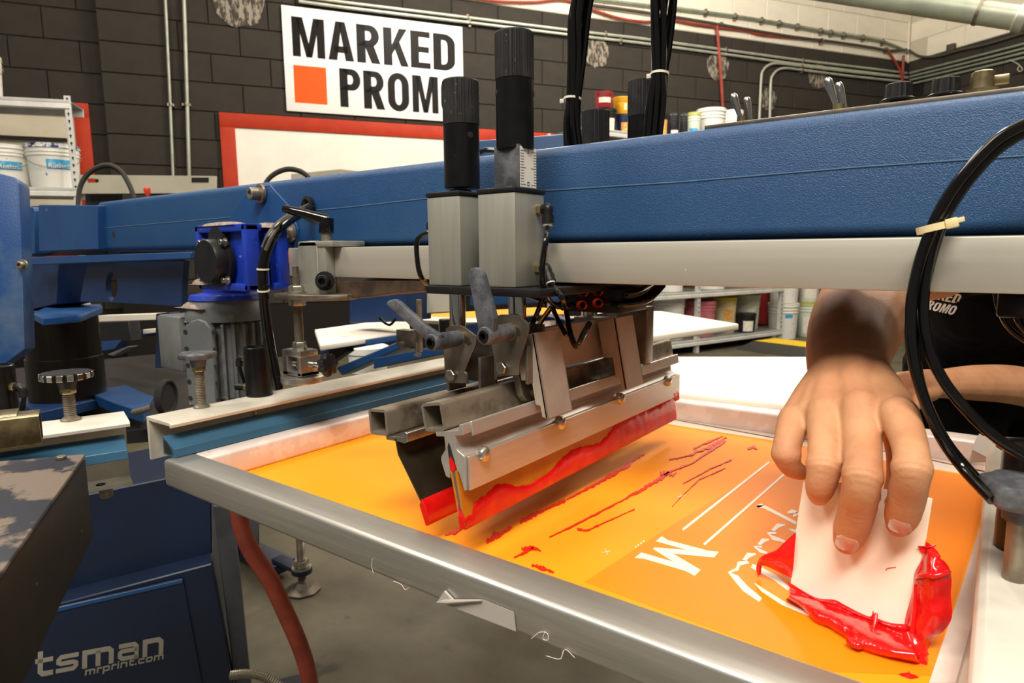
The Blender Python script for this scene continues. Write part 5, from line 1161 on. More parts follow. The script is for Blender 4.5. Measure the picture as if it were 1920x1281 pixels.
_m = MB(); _m.prism([q0, q1, q2, V(q2.x + (q2.x - q1.x) * .2, q2.y, z0_) if q2.z > z0_ else q2, V(q0.x, q0.y, z0_)], BNn * -.0055, .0012, 1); pn = _m.build('door_panel', M['blue_base'], base)
_m = MB(); e0, e1 = Pb(-140, 1197, .007), Pb(342, 1086, .007); _m.prism([e0, e1, e1 + V(0, 0, -.007), e0 + V(0, 0, -.007)], BNn * .0015, .0004, 1); _m.build('edge_strip', M['blue_plain'], pn)
# lettering: only the visible end of the long word is legible
w0, w1 = Pb(66, 1262, .0065), Pb(308, 1229, .0065)
bu = (Pb(308, 1228, .0065) - Pb(106, 1262, .0065)); bu = BD.copy()
a = Pb(66, 1271, .0065); b_ = Pb(309, 1225, .0065)
ux = (b_ - a); Lw = ux.length; ux.normalize(); uy = V(0, 0, 1)
H = (Pb(300, 1196, .0065) - Pb(300, 1228, .0065)).length
tot = sum(wide(c)[0] for c in 'tsman') + .06 * 4
_m = MB(); write(_m, 'tsman', a, ux, uy, BNn, H, wide, .06, .10, Lw / (tot * H)); _m.build('lettering', M['base_print'], pn, 0)
a = Pb(159, 1267, .0065); b_ = Pb(307, 1235.5, .0065); ux = (b_ - a); Lw = ux.length; ux.normalize(); H = (Pb(300, 1226, .0065) - Pb(300, 1235.5, .0065)).length
tot = sum(wide(c)[0] for c in 'mrprint.com') + .09 * 10
_m = MB(); write(_m, 'mrprint.com', a, ux, uy, BNn, H, wide, .09, .16, Lw / (tot * H)); _m.build('lettering', M['base_print'], pn, 0)
# upper housing in the shade and the corner posts
def vslab(pts, n_off, t, name, m): P = [Pb(x, y, n_off) for x, y in pts]; mb = MB(); mb.prism(P, BNn * -t, .002, 1); return mb.build(name, m, base)
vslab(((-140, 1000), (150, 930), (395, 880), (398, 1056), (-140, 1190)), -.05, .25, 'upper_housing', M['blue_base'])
vslab(((399, 948), (438, 952), (470, 1281), (476, 1330), (452, 1330), (440, 1281)), -.02, .04, 'corner_post', M['post_dark'])
vslab(((440, 985), (460, 960), (486, 960), (486, 1035), (448, 1042)), -.06, .03, 'corner_post', M['post_dark'])
zplate2 = [Pd(x, y, 1.02) for x, y in ((190, 905), (330, 905), (440, 955), (400, 985), (200, 1000))]
# levelling foot on its blue arm
F = Pz(568, 1108, FZ)
vy = F.y
_m = MB(); a, b = Py(449, 1015, vy), Py(530, 1075, vy); _m.box((a.x - .25, vy - .03, b.z), (b.x, vy + .05, a.z - .01), .003); _m.build('foot_arm', M['blue_base'], base)
_m = MB(); c = Py(553, 1063, vy); _m.cyl((F.x, vy, c.z - .008), (F.x, vy, c.z + .006), .032, seg=28); _m.box((Py(520, 1066, vy).x, vy - .02, c.z - .008), (F.x, vy + .02, c.z + .006), .001); _m.build('foot_lug', M['blue_base'], base)
_m = MB(); threaded(_m, V(F.x, vy, FZ + .02), V(F.x, vy, c.z + .22), .013, .004); ft = _m.build('levelling_foot', M['steel'], base)
_m = MB(); hexa(_m, V(F.x, vy, c.z + .012), (0, 0, 1), .024, .022); _m.lathe([(.013, 0), (.03, 0), (.03, .005), (.013, .005)], V(F.x, vy, c.z + .006), (0, 0, 1), 24); _m.build('hex_nut', M['zinc'], ft)
_m = MB(); _m.lathe([(0, 0), (.055, 0), (.056, .006), (.03, .014), (.018, .03), (0, .03)], V(F.x, vy, FZ + .001), (0, 0, 1), 8); _m.build('foot_pad', M['steel_dark'], ft)
# red air hose and metal flex at the bottom
hp = [Pd(x, y, t) for x, y, t in ((446, 930, 1.06), (452, 985, 1.05), (472, 1035, 1.04), (508, 1090, 1.04), (536, 1150, 1.05), (560, 1205, 1.07), (578, 1262, 1.10), (588, 1330, 1.14))]
single(MB().tube(hp, .0135, 14, 6), 'air_hose', M['hose_red'], 'brick red air hose hanging below the left corner of the screen', 'hose')
fp = [Pd(x, y, 1.17) for x, y in ((432, 1267), (455, 1264), (478, 1265), (498, 1271), (520, 1284), (540, 1300))]
_m = MB(); pp, _ = catmull(fp, [.0085] * len(fp), 12); _m.tube(pp, [.0085 if i % 2 else .0066 for i in range(len(pp))], 12); single(_m, 'flex_conduit', M['flex'], 'short ribbed metal conduit at the bottom left beside the red hose', 'conduit')
_m = MB(); _m.prism([Pz(x, y, FZ + .06) for x, y in ((486, 1281), (566, 1262), (592, 1330), (470, 1340))], (0, 0, -.058 - .001), .003, 1); single(_m, 'floor_plate', M['blue_base'], 'blue foot of the press at the bottom edge under the red hose', 'machine foot')
# the scuffed black box close to the camera at lower left
Cc = Pd(160, 851, .64); zc = Cc.z
Q = [Cc, Pz(-70, 868, zc), Pz(-260, 1440, zc), Pz(-38, 1130, zc)]
E_ = Pz(0, 1076, zc); ed = (E_ - Cc).normalized(); Q = [Cc, Pz(-80, 871, zc), Pz(-80, 871, zc) + ed * .42, Cc + ed * .42]
bxh = Cc.z - Px(178, 1000, Cc.x).z
bk = thing('machine_cover', 'scuffed black sheet metal box in the lower left corner', 'cover', (Q[0] + Q[2]) / 2 - V(0, 0, bxh))
_m = MB(); _m.prism([q - V(0, 0, .004) for q in Q], (0, 0, -bxh), .003, 2); _m.build('box_body', M['sheet_dark'], bk)
_m = MB(); _m.prism(Q, (0, 0, -.004), .0015, 2); _m.build('top_sheet', M['scuffed_black'], bk)
_m = MB(); c = Cc + ed * .012 + (Q[1] - Q[0]).normalized() * .018; hexa(_m, c, (0, 0, 1), .0045, .003); c = Cc + ed * .135 + (Q[1] - Q[0]).normalized() * .004; _m.build('screw', M['steel'], bk)
# ================================================================== platens and far print stations
_m = MB(); P = [Pz(x, y, .64) for x, y in ((1180, 668), (1640, 669), (1640, 772), (1456, 756), (1290, 738), (1180, 725))]
_m.prism(P, (0, 0, -.02), .006, 3); single(_m, 'platen', M['platen'], 'broad white platen board just behind the screen', 'platen')
_m = MB(); P = [Pz(x, y, .665) for x, y in ((1386, 607), (1240, 583), (1120, 585), (1120, 636), (1200, 632))]
_m.prism(P, (0, 0, -.022), .006, 3); single(_m, 'platen', M['platen'], 'pointed white platen corner in front of the bucket shelf', 'platen')
_m = MB(); P = [Pz(x, y, .66) for x, y in ((590, 618), (700, 603), (766, 598), (770, 622), (600, 648))]
_m.prism(P, (0, 0, -.015), .003, 2); single(_m, 'platen', M['platen'], 'white platen seen under the rail left of the handles', 'platen')
# a far screen with its frame
fs_ = thing('far_screen', 'orange screen of another print station glimpsed behind the handles', 'screen', Pz(900, 590, .68))
_m = MB(); _m.prism([Pz(x, y, .68) for x, y in ((770, 591), (1010, 576), (1060, 582), (1060, 588), (860, 598))], (0, 0, -.004)); _m.build('mesh_cloth', M['mesh_orange'], fs_, 0)
_m = MB(); a, b = Pz(735, 596, .68), Pz(1080, 600, .68); _m.tube([a, Pz(865, 604, .68), b], .012, 4); _m.build('frame_bar', M['platen'], fs_)
far = thing('far_print_station', 'blue arms and black fittings of the print station behind the carriage', 'machine', Pz(700, 690, .55))
def fbox(pts, y, d, m, name, bev=.002): mb = MB(); mb.prism([Py(a, b, y) for a, b in pts], (0, d, 0), bev, 1); return mb.build(name, m, far)
fbox(((655, 548), (764, 548), (764, 603), (655, 606)), 1.32, .10, M['blue_deep'], 'arm_housing')
fbox(((764, 548), (850, 548), (850, 585), (764, 590)), 1.40, .05, M['beige_panel'], 'side_panel')
fbox(((600, 650), (760, 626), (760, 636), (600, 664)), 1.22, .04, M['blue_plain'], 'cross_bar')
fbox(((630, 690), (748, 640), (752, 652), (640, 704)), 1.16, .05, M['blue_plain'], 'cross_bar')
fbox(((610, 640), (640, 632), (650, 660), (620, 680)), 1.20, .03, M['dark_void'], 'bracket')
fbox(((700, 672), (850, 645), (850, 660), (700, 692)), 1.12, .04, M['blue_plain'], 'cross_bar')
fbox(((850, 612), (1010, 590), (1060, 600), (1060, 640), (850, 650)), 1.45, .05, M['blue_deep'], 'arm_housing')
fbox(((990, 605), (1030, 602), (1030, 618), (990, 622)), 1.30, .03, M['platen'], 'side_panel')
fbox(((1060, 600), (1140, 585), (1140, 640), (1060, 650)), 1.40, .05, M['dark_void'], 'arm_housing')
c = Pz(690, 672, .50); _m = MB(); _m.lathe([(0, -.05), (.07, -.05), (.074, .02), (.08, .022), (.08, .045), (.07, .05), (0, .05)], c, (0, 0, 1), 30); single(_m, 'ink_bucket', M['bucket'], 'white bucket lid seen between blue bars under the rail', 'bucket')
c = Py(700, 600, 1.0); MB().tube([Py(712, 596, 1.0), Py(722, 606, 1.0), Py(732, 609, 1.0), Py(742, 598, 1.0)], .003, 8, 4).build('air_hose', M['black_gloss'], far)
# bits seen between the hub and the motor
farl = thing('far_print_station', 'white and blue parts of a print station glimpsed left of the motor', 'machine', Pz(240, 700, .45))
def lbox(pts, y, d, m, name): mb = MB(); mb.prism([Py(a, b, y) for a, b in pts], (0, d, 0), .002, 1); return mb.build(name, m, farl)
lbox(((182, 592), (292, 588), (292, 600), (182, 604)), 1.25, .05, M['platen'], 'platen_edge')
lbox(((182, 606), (240, 602), (246, 640), (182, 640)), 1.10, .04, M['dark_void'], 'motor_block')
lbox(((246, 622), (292, 616), (292, 628), (246, 634)), 1.2, .04, M['blue_deep'], 'cross_bar')
lbox(((268, 618), (292, 616), (292, 624), (268, 627)), 1.18, .04, M['platen'], 'platen_edge')
lbox(((182, 640), (230, 636), (215, 655), (182, 660)), 1.1, .04, M['blue_plain'], 'cross_bar')
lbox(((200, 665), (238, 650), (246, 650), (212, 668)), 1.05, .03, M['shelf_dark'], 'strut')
# second beam and hose arcs behind the main beam
_m = MB(); _m.prism([Py(x, y, 1.25) for x, y in ((880, 264), (1066, 250), (1066, 565), (880, 575))], (0, .16, 0), .006, 2); single(_m, 'far_beam', M['blue'], 'blue beam of the next print head peeking over the main beam', 'machine arm')
def loop(pts, t, r, lab, m='black_plastic', n=2):
    b = thing('air_hose', lab, 'hose', Pd(*pts[0], t))
    for k in range(n): MB().tube([Pd(x, y, t + .012 * k) + V(0, 0, -.004 * k) for x, y in pts], r, 8, 6).build('hose_line', M[m], b)
    return b
loop([(146, 400), (147, 370), (152, 345), (165, 325), (186, 312), (208, 310), (228, 322), (242, 345), (252, 372), (256, 396)], 2.2, .0075, 'dark hose loop arching in front of the beige panel', 'rubber')
loop([(494, 350), (504, 334), (520, 322), (540, 316), (560, 319), (574, 327), (585, 340)], 2.0, .006, 'dark hose loop arching in front of the large whiteboard', 'rubber')
hb = thing('air_hose', 'short black hose arch between the two front knobs', 'hose', Py(893, 300, .79))
MB().tube([Py(x, y, .79) for x, y in ((886, 306), (894, 290), (904, 284), (918, 281), (936, 284), (950, 292), (960, 306))], .004, 8, 6).build('hose_line', M['black_gloss'], hb)
_m = MB(); _m.prism([Py(x, y, 1.5) for x, y in ((545, 326), (640, 316), (640, 360), (545, 360))], (0, .1, 0), .003, 1); single(_m, 'motor_housing', M['beige_panel'], 'grey green housing top showing over the beam below the whiteboard', 'machine')
# beige panel with a hand slot, and what stands below it
PT = 2.9
bp = thing('beige_unit', 'beige sheet metal machine panel with a hand slot left of the whiteboard', 'machine', Pd(275, 420, PT))
pr = (Pd(403, 345, PT) - Pd(150, 345, PT)).normalized(); pr.z = 0; pr.normalize(); pn_ = V(pr.y, -pr.x, 0); p0_ = Pd(275, 345, PT)
def pp_(px, py, o=0.0): return Ppl(px, py, p0_ + pn_ * o, pn_)
def pbox(x0, y0, x1, y1, m, name, o=0.0, d=.04):
    mb = MB(); mb.prism([pp_(x0, y0, o), pp_(x1, y0, o), pp_(x1, y1, o), pp_(x0, y1, o)], pn_ * -d); return mb.build(name, m, bp, 0)
# slotted plate as one mesh round the slot
so = [(148, 328), (172, 328), (403, 330), (403, 362), (172, 363), (148, 363)]
sl = [(158 + (0 if True else 0), 334)]
out = dens(so, 4); inn = []
for (x, y) in out:
    cx, cy = 172, 338.5; a = math.atan2((y - cy), (x - cx) * .35); r_ = 1.0
    xx, yy = cx + 13 * max(-1, min(1, math.cos(a) * 1.25)), cy + 4.2 * max(-1, min(1, math.sin(a) * 1.25)); inn.append((xx, yy))
n = len(out); vs = [pp_(*p) for p in out] + [pp_(*p) for p in inn] + [pp_(*p) - pn_ * .02 for p in out] + [pp_(*p) - pn_ * .02 for p in inn]; fs = []
for i in range(n):
    j = (i + 1) % n; fs += [(i, j, n + j, n + i), (2 * n + i, 3 * n + i, 3 * n + j, 2 * n + j), (i, 2 * n + i, 2 * n + j, j), (n + i, n + j, 3 * n + j, 3 * n + i)]
_m = MB(); _m._new(vs, fs); _m.build('panel', M['beige_panel'], bp, 20)
pbox(359, 333, 391, 342, M['hole'], 'window_slot', .002, .004)
pbox(160, 363, 230, 420, M['dark_void'], 'motor_block', -.05, .05); pbox(300, 363, 403, 420, M['dark_void'], 'motor_block', -.05, .05)
_m = MB(); c = pp_(277, 352); _m.cyl(pp_(278, 376), c, .006); _m.lathe([(0, 0), (.009, .003), (.012, .016), (.0155, .026), (.013, .036), (0, .040)], pp_(277, 368), (0, 0, 1), 18); single(_m, 'lever_knob', M['red_plastic'], 'small red lever knob standing before the beige panel', 'knob')

# ================================================================== shelving and buckets
def bucket(name, label, loc, r, h, m, m_lid, lab=None, wire=True, group=None, writing=None, open_=False):
    b = thing(name, label, 'bucket', loc, 0.0, group); L = V(loc)
    mb = MB(); prof = [(0, 0), (r * .86, 0), (r * .88, .004), (r * .955, h * .72), (r * 1.0, h * .73), (r * 1.0, h * .755), (r * .965, h * .76), (r * .968, h * .80), (r * 1.01, h * .81), (r * 1.01, h * .835), (r * .975, h * .84), (r * .98, h * .90)]
    if open_: prof += [(r * 1.0, h * .9), (r * 1.0, h), (r * .95, h), (r * .93, h * .82), (0, h * .8)]
    else: prof += [(0, h * .90)]
    mb.lathe(prof, L, (0, 0, 1), 40); mb.build('pail', M[m], b)
    mb = MB(); mb.lathe([(r * .985, h * .90), (r * 1.035, h * .905), (r * 1.035, h * .93), (r * 1.015, h * .94), (r * 1.03, h * .99), (r * 1.0, h)] + ([(r * .9, h), (r * .88, h * .985), (0, h * .985)] if not open_ else [(r * .96, h), (r * .95, h * .9)]), L, (0, 0, 1), 40); mb.build('lid' if not open_ else 'rim', M[m_lid], b)
    tocam = V(-L.x, -L.y, 0).normalized(); a0 = math.atan2(tocam.y, tocam.x)
    if wire:
        mb = MB(); pts = []
        for k in range(15):
            u = math.pi * k / 14; a = a0 + (u - math.pi / 2); rr = r * 1.02 + .004
            pts.append(L + V(math.cos(a) * rr, math.sin(a) * rr, h * .78 - math.sin(u) * h * .34))
        mb.tube(pts, .0022, 6); mb.build('handle', M['steel'], b)
    if lab:
        for (ml, da, wa, z0, z1) in lab:
            mb = MB(); n = 8; vs, fs = [], []
            for k in range(n + 1):
                a = a0 + da + wa * (k / n - .5)
                for z in (z0, z1): rr = r * (.88 + .075 * z / .72) * 1.004 + .0006; vs.append(L + V(math.cos(a) * rr, math.sin(a) * rr, h * z))
            for k in range(n): fs.append((2 * k, 2 * k + 2, 2 * k + 3, 2 * k + 1))
            mb._new(vs, fs); mb.build('label', M[ml], b)
    if writing:
        txt, da, zc, sz = writing
        cu = bpy.data.curves.new('t', 'FONT'); cu.body = txt; cu.size = sz; cu.align_x = 'CENTER'; cu.offset = sz * .012
        to = bpy.data.objects.new('t', cu); COL.objects.link(to); bpy.context.view_layer.update()
        me = bpy.data.meshes.new_from_object(to.evaluated_get(bpy.context.evaluated_depsgraph_get())); bpy.data.objects.remove(to)
        for v in me.vertices:
            rr = r * .962 + .002; a = a0 + da + v.co.x / rr; z = h * zc + v.co.y; v.co = V(math.cos(a) * rr, math.sin(a) * rr, z)
        me.materials.append(M['label_white'] if True else None); o = bpy.data.objects.new('lettering', me); COL.objects.link(o); o.parent = b
    return b
def at_bucket(px, py, z, wpx): P = Pz(px, py, z); t = proj(P)[2]; return P, wpx / 2 / F_PX * t, t
def shelf_unit(name, label, P0, P1, depth, zs, ztop, posts, floorz, rear=None):
    """boltless steel shelving: front line P0-P1, shelves at heights zs"""
    u = (P1 - P0); L = u.length; u.normalize(); nb = V(-u.y, u.x, 0)
    if nb.dot(V(P0.x, P0.y, 0)) < 0: nb = -nb
    s = thing(name, label, 'shelving', P0.lerp(P1, .5))
    for dd in (0, depth):
        for a in (posts if dd == 0 or rear is None else rear):
            c = V(P0.x, P0.y, floorz) + u * a + nb * dd
            mb = MB(); sg = 1 if dd == 0 else -1; w = .042
            mb.prism([c - u * w / 2, c + u * w / 2, c + u * w / 2 + nb * .002 * sg, c - u * w / 2 + nb * .002 * sg], (0, 0, ztop - floorz)); mb.prism([c - u * w / 2, c - u * w / 2 + u * .002, c - u * w / 2 + u * .002 + nb * w * sg, c - u * w / 2 + nb * w * sg], (0, 0, ztop - floorz)); o = mb.build('post', M['shelf'], s, 0)
            if dd == 0:
                mb = MB(); z = ztop - .02
                while z > floorz + .05:
                    cc = V(c.x, c.y, z) - nb * .0008; mb.lathe([(0, 0), (.0075, 0), (.0075, .0006), (0, .0006)], cc, -nb, 8); mb.prism([cc + u * -.003, cc + u * .003, cc + u * .003 + V(0, 0, -.017), cc + u * -.003 + V(0, 0, -.017)], -nb * .0006); z -= .05
                mb.build('keyhole', M['hole'], o, 0, kind='stuff')
    for z in zs:
        mb = MB(); f0, f1 = V(P0.x, P0.y, z) - nb * .003, V(P1.x, P1.y, z) - nb * .003
        mb.prism([f0 + V(0, 0, .0), f0 + V(0, 0, -.018), f0 + nb * .006 + V(0, 0, -.024), f0 + nb * -.006 + V(0, 0, -.03), f0 - nb * .008 + V(0, 0, -.058), f0 + nb * .010 + V(0, 0, -.066), f0 + nb * .012], u * L, .001, 1); mb.build('shelf_beam', M['shelf'], s, 25)
        mb = MB(); mb.prism([f0 + nb * depth, f0 + nb * depth + V(0, 0, -.06), f0 + nb * (depth - .02) + V(0, 0, -.06), f0 + nb * (depth - .02)], u * L); mb.build('shelf_beam', M['shelf'], s, 0)
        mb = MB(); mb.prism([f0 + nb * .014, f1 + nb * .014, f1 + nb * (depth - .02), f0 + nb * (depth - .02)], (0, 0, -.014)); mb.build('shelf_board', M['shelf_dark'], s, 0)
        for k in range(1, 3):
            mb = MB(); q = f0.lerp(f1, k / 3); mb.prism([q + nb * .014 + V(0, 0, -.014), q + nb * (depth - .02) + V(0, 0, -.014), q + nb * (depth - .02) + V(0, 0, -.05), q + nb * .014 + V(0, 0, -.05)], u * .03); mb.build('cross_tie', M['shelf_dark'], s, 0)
    return s, u, nb
# right rear shelf
A0, A1 = Pz(1308, 662, FZ), Pz(1465, 640, FZ)
ul = (A1 - A0).normalized(); A_L = V(0, 0, 0)
nrm = V(-ul.y, ul.x, 0); 
if nrm.dot(A0) < 0: nrm = -nrm
A_L = Ppl(1098, 300, A0, nrm); A_L = V(A_L.x, A_L.y, FZ)
zl = Ppl(1308, 637, A0, nrm).z; zu = Ppl(1308, 547, A0, nrm).z; zt = Ppl(1145, 243, A0, nrm).z
Ltot = (A1 - A_L).length
sh, _, _ = shelf_unit('shelf_unit', 'grey steel shelving with buckets behind the platens at right', A_L, A1, .55, [zl, zu, zt], zt + .02, [.02, (A0 - A_L).length, Ltot - .02], FZ)
def on_shelf(px, py, z, off): # the shelf line pushed back by off
    return Ppl(px, py, A0 + nrm * off, nrm)
def sb(name, label, cx, wid, top, z, off, m, ml, **k):
    P = on_shelf(cx, 560 if z < 1 else 220, z, off); P = V(P.x, P.y, z + .001); t = proj(P)[2]; r = wid / 2 / F_PX * t
    yb = proj(P)[1]; h = (yb - top) / F_PX * t * 1.0
    return bucket(name, label, P, r, h, m, ml, **k)
sb('bucket', 'white bucket on the shelf partly behind the pointed platen corner', 1254, 60, 552, zl, .25, 'bucket', 'bucket', wire=False)
sb('bucket', 'pink bucket with pink lid behind the shelf post', 1313, 57, 563, zl, .22, 'pink', 'pink', lab=[('yellow', .5, .35, .12, .34)], wire=False)
sb('bucket', 'cream bucket with a bright yellow lid on the lower shelf', 1360, 41, 557, zl, .26, 'cream', 'yellow', lab=[('label_orange', .35, .9, .35, .68)], wire=False)
sb('bucket', 'pale green white bucket behind the small black tub', 1401, 46, 552, zl, .30, 'green_tint', 'green_tint', lab=[('label_white', .3, 1.2, .2, .6)])
sb('ink_tub', 'small black tub with white label on the lower shelf', 1400, 37, 587, zl, .10, 'black_tub', 'black_tub', lab=[('label_white', .3, 1.1, .08, .62)], wire=False)
for (cx, w, top, lab) in ((1252, 60, 470, 'white bucket on the middle shelf left of the post'), (1330, 60, 470, 'white bucket on the middle shelf right of the post')):
    sb('bucket', lab + ', mostly behind the rail', cx, w, top, zu, .22, 'bucket', 'bucket', wire=False)
_m = MB(); a = on_shelf(1440, 600, 0, .47); _m.obox(V(a.x, a.y, zl + .24), ul * .13, nrm * .05, V(0, 0, .239)); single(_m, 'dark_red_box', M['red_tub'], 'dark red box on the shelf behind the pale green bucket', 'box')
# stacked buckets on the floor at the end of the shelf
def floor_stack(px, py, w, hpx, m, ml, lab0, lab1, l2):
    P = Pz(px, py, FZ); t = proj(P)[2]; r = w / 2 / F_PX * t; h = hpx / F_PX * t
    bucket('bucket', lab0, P + V(0, 0, .001), r, h, m, ml, lab=l2, wire=False); bucket('bucket', lab1, P + V(0, 0, h + .004), r, h, 'bucket', 'bucket', lab=l2, wire=False)
floor_stack(1466, 634, 54, 66, 'bucket', 'bucket', 'white bucket on the floor beside the shelf end, lower of its stack', 'white bucket stacked on the white one beside the shelf end', [('label_blue', .42, .55, .60, .70)])
floor_stack(1512, 630, 40, 64, 'green_tint', 'olive', 'bucket with an olive green lid on the floor by the arm', 'white bucket stacked on the olive lidded bucket', [('label_white', .2, 1.2, .1, .6)])
# yellow and black rubber ramp on the floor
a, b = Pz(1378, 655, FZ), Pz(1580, 683, FZ); c_ = (b - a).normalized(); d_ = V(-c_.y, c_.x, 0)
if d_.dot(a) < 0: d_ = -d_
rp = thing('cable_ramp', 'black rubber kerb ramp with yellow top on the floor by the shelf', 'ramp', a.lerp(b, .5))
_m = MB(); _m.prism([a, a + d_ * .5, a + d_ * .45 + c_ * .15 + V(0, 0, .10), a + d_ * .10 + c_ * .15 + V(0, 0, .10)], c_ * (b - a).length, .004, 1); _m.build('ramp_body', M['rubber'], rp)
_m = MB(); q = a + c_ * .17 + V(0, 0, .1012); _m.prism([q + d_ * .10, q + d_ * .45, q + d_ * .45 + c_ * ((b - a).length - .04), q + d_ * .10 + c_ * ((b - a).length - .04)], (0, 0, .001)); _m.build('yellow_strip', M['ramp_yellow'], rp, 0)
# tubs on the top of that shelf
def tub(px, w, top, bot, m, ml, lab, l2=None, off=.2, zb=None, taper=1, wire=False):
    P = on_shelf(px, (top + bot) / 2, 0, off); z = zt + .002 if zb is None else zb; P = V(P.x, P.y, z); t = proj(P)[2]; r = w / 2 / F_PX * t
    h = max(.06, Ppl(px, top, V(P.x, P.y, 0), nrm).z - z)
    bucket('ink_tub', lab, P, r, h, m, ml, lab=l2, wire=wire); return z + h
z2 = tub(1139, 34, 206, 245, 'black_tub', 'black_tub', 'black tub with white label under the red tub', [('label_white', .3, 1.3, .05, .6)])
tub(1132, 34, 174, 206, 'red_tub', 'red_tub', 'dark red tub on top of a black one, behind the left hose bundle', [('label_white', .15, 1.5, .3, .62)], zb=z2 + .003)
z2 = tub(1168, 33, 217, 245, 'navy_tub', 'navy_tub', 'navy tub under the yellow one on the high shelf', [('label_orange', .2, .8, .1, .6)])
tub(1166, 34, 184, 217, 'yellow_tub', 'yellow_tub', 'yellow tub on top of a navy one on the high shelf', [('cream', .45, .4, .2, .6)], zb=z2 + .003)
tub(1236, 30, 222, 245, 'label_orange', 'black_tub', 'orange labelled tub right of the right hose bundle', off=.15)
tub(1262, 26, 214, 243, 'black_tub', 'black_tub', 'black tub left of the green tinted jar on the high shelf', [('label_white', .3, 1.2, .05, .4)])
tub(1282, 24, 214, 242, 'black_tub', 'black_tub', 'second black tub right beside the green tinted jar', [('label_white', .3, 1.2, .05, .4)], off=.3)
tub(1301, 24, 212, 240, 'green_tint', 'olive', 'pale jar with olive lid beside the white bucket on the high shelf', [('label_blue', .0, 1.4, .1, .5)])
tub(1333, 53, 206, 240, 'bucket', 'bucket', 'white bucket on the high shelf just left of the toggle switches', wire=False)
tub(1372, 40, 209, 238, 'bucket', 'bucket', 'white bucket behind the first toggle switch on the high shelf', off=.3)
_m = MB(); a = on_shelf(1432, 214, 0, .25); _m.obox(V(a.x, a.y, zt + .035), ul * .16, nrm * .1, V(0, 0, .033), .004); single(_m, 'cardboard_box', M['label_orange'], 'brown box top on the high shelf behind the toggle switches', 'box')
# left shelf with splashed white buckets
LT = 4.6
l0 = Pd(135, 280, LT); lu = V(math.cos(math.radians(54)), math.sin(math.radians(54)), 0); ln = V(-lu.y, lu.x, 0)
B1 = V(l0.x, l0.y, FZ); B0_ = B1 - lu * 1.9
z_a = Ppl(120, 187, l0, ln).z; z_b = Ppl(120, 352, l0, ln).z; z_c = Ppl(136, 180, l0, ln).z
shelf_unit('shelf_unit', 'grey steel shelving with splashed white buckets at the left edge', B0_, B1 + lu * .01, .32, [z_a, z_b, z_b - .7], z_c, [.02, 1.9], FZ, [.02, 1.27])
def lb(cx, w, top, zsh, lab, m, ml, l2, wr=None, off=.17):
    P = Ppl(cx, 300, l0 + ln * off, ln); P = V(P.x, P.y, zsh + .001); t = proj(P)[2]; r = w / 2 / F_PX * t; h = Ppl(cx, top, V(P.x, P.y, 0), ln).z - zsh
    bucket('ink_bucket', lab, P, r, h, m, ml, lab=l2, writing=wr, open_=True)
lb(100, 86, 274, z_b, 'white bucket with dark blue ink on its rim beside the shelf post', 'bucket', 'bucket_blue', [('label_blue', .22, 1.0, .42, .64)], ('Rutland', .22, .45, .045))
lb(8, 84, 275, z_b, 'white splashed bucket with a blue label cut by the left edge', 'bucket', 'bucket', [('label_blue', .20, 1.0, .40, .60)], ('Rutland', .20, .43, .045))
lb(-14, 60, 106, z_a, 'tall white container with green lid at the top left edge', 'bucket', 'green_tint', None, off=.2)
_m = MB(); _s0, _z0 = wpx(18, 222, .08); _s1, _z1 = wpx(128, 262, .08); bs = thing('board_brace', 'dark horizontal bar across the cream board behind the left shelf', 'brace', WP(_s0, _z0, .05))
_mm = MB(); _mm.obox(WP(_s0 - .12, wpx(18, 257, .08)[1], .05), WU * .52, WN * .0122, V(0, 0, .016)); _mm.build('cross_brace', M['hole'], bs, 0)
# ================================================================== the ink card, the ink and the printer
C_BL, C_BR, C_TL, C_TR = Pz(1482, 1110, .5955), Pz(1707, 1204, .5955), Pd(1503, 903, .58), Pd(1748, 935, .50)
CN = (C_BR - C_BL).cross(C_TL - C_BL).normalized()
if CN.y > 0: CN = -CN
C_TR = Ppl(1748, 935, C_BL, CN)
def Pcard(px, py, off=0.0): return Ppl(px, py, C_BL + CN * off, CN)
def tcard(px, py): return proj(Pcard(px, py))[2]
ic = thing('ink_card', 'cream plastic card held in the hand, scooping red ink', 'ink card', (C_BL + C_BR) / 2)
_m = MB(); _m.prism([Pcard(x, y) for x, y in ((1481, 1109), (1706, 1203), (1712, 1110), (1736, 1010), (1748, 935), (1660, 918), (1570, 905), (1506, 903), (1497, 960), (1486, 1040))], CN * -.0013, .0004, 1); _m.build('card', M['card'], ic)
_m = MB(); _m.tube([Pcard(1661, 1070, .0002), Pcard(1664, 1066, .0003), Pcard(1680, 1064, .0002)], .0003, 6, 3); _m.build('ink_fleck', M['ink'], ic)


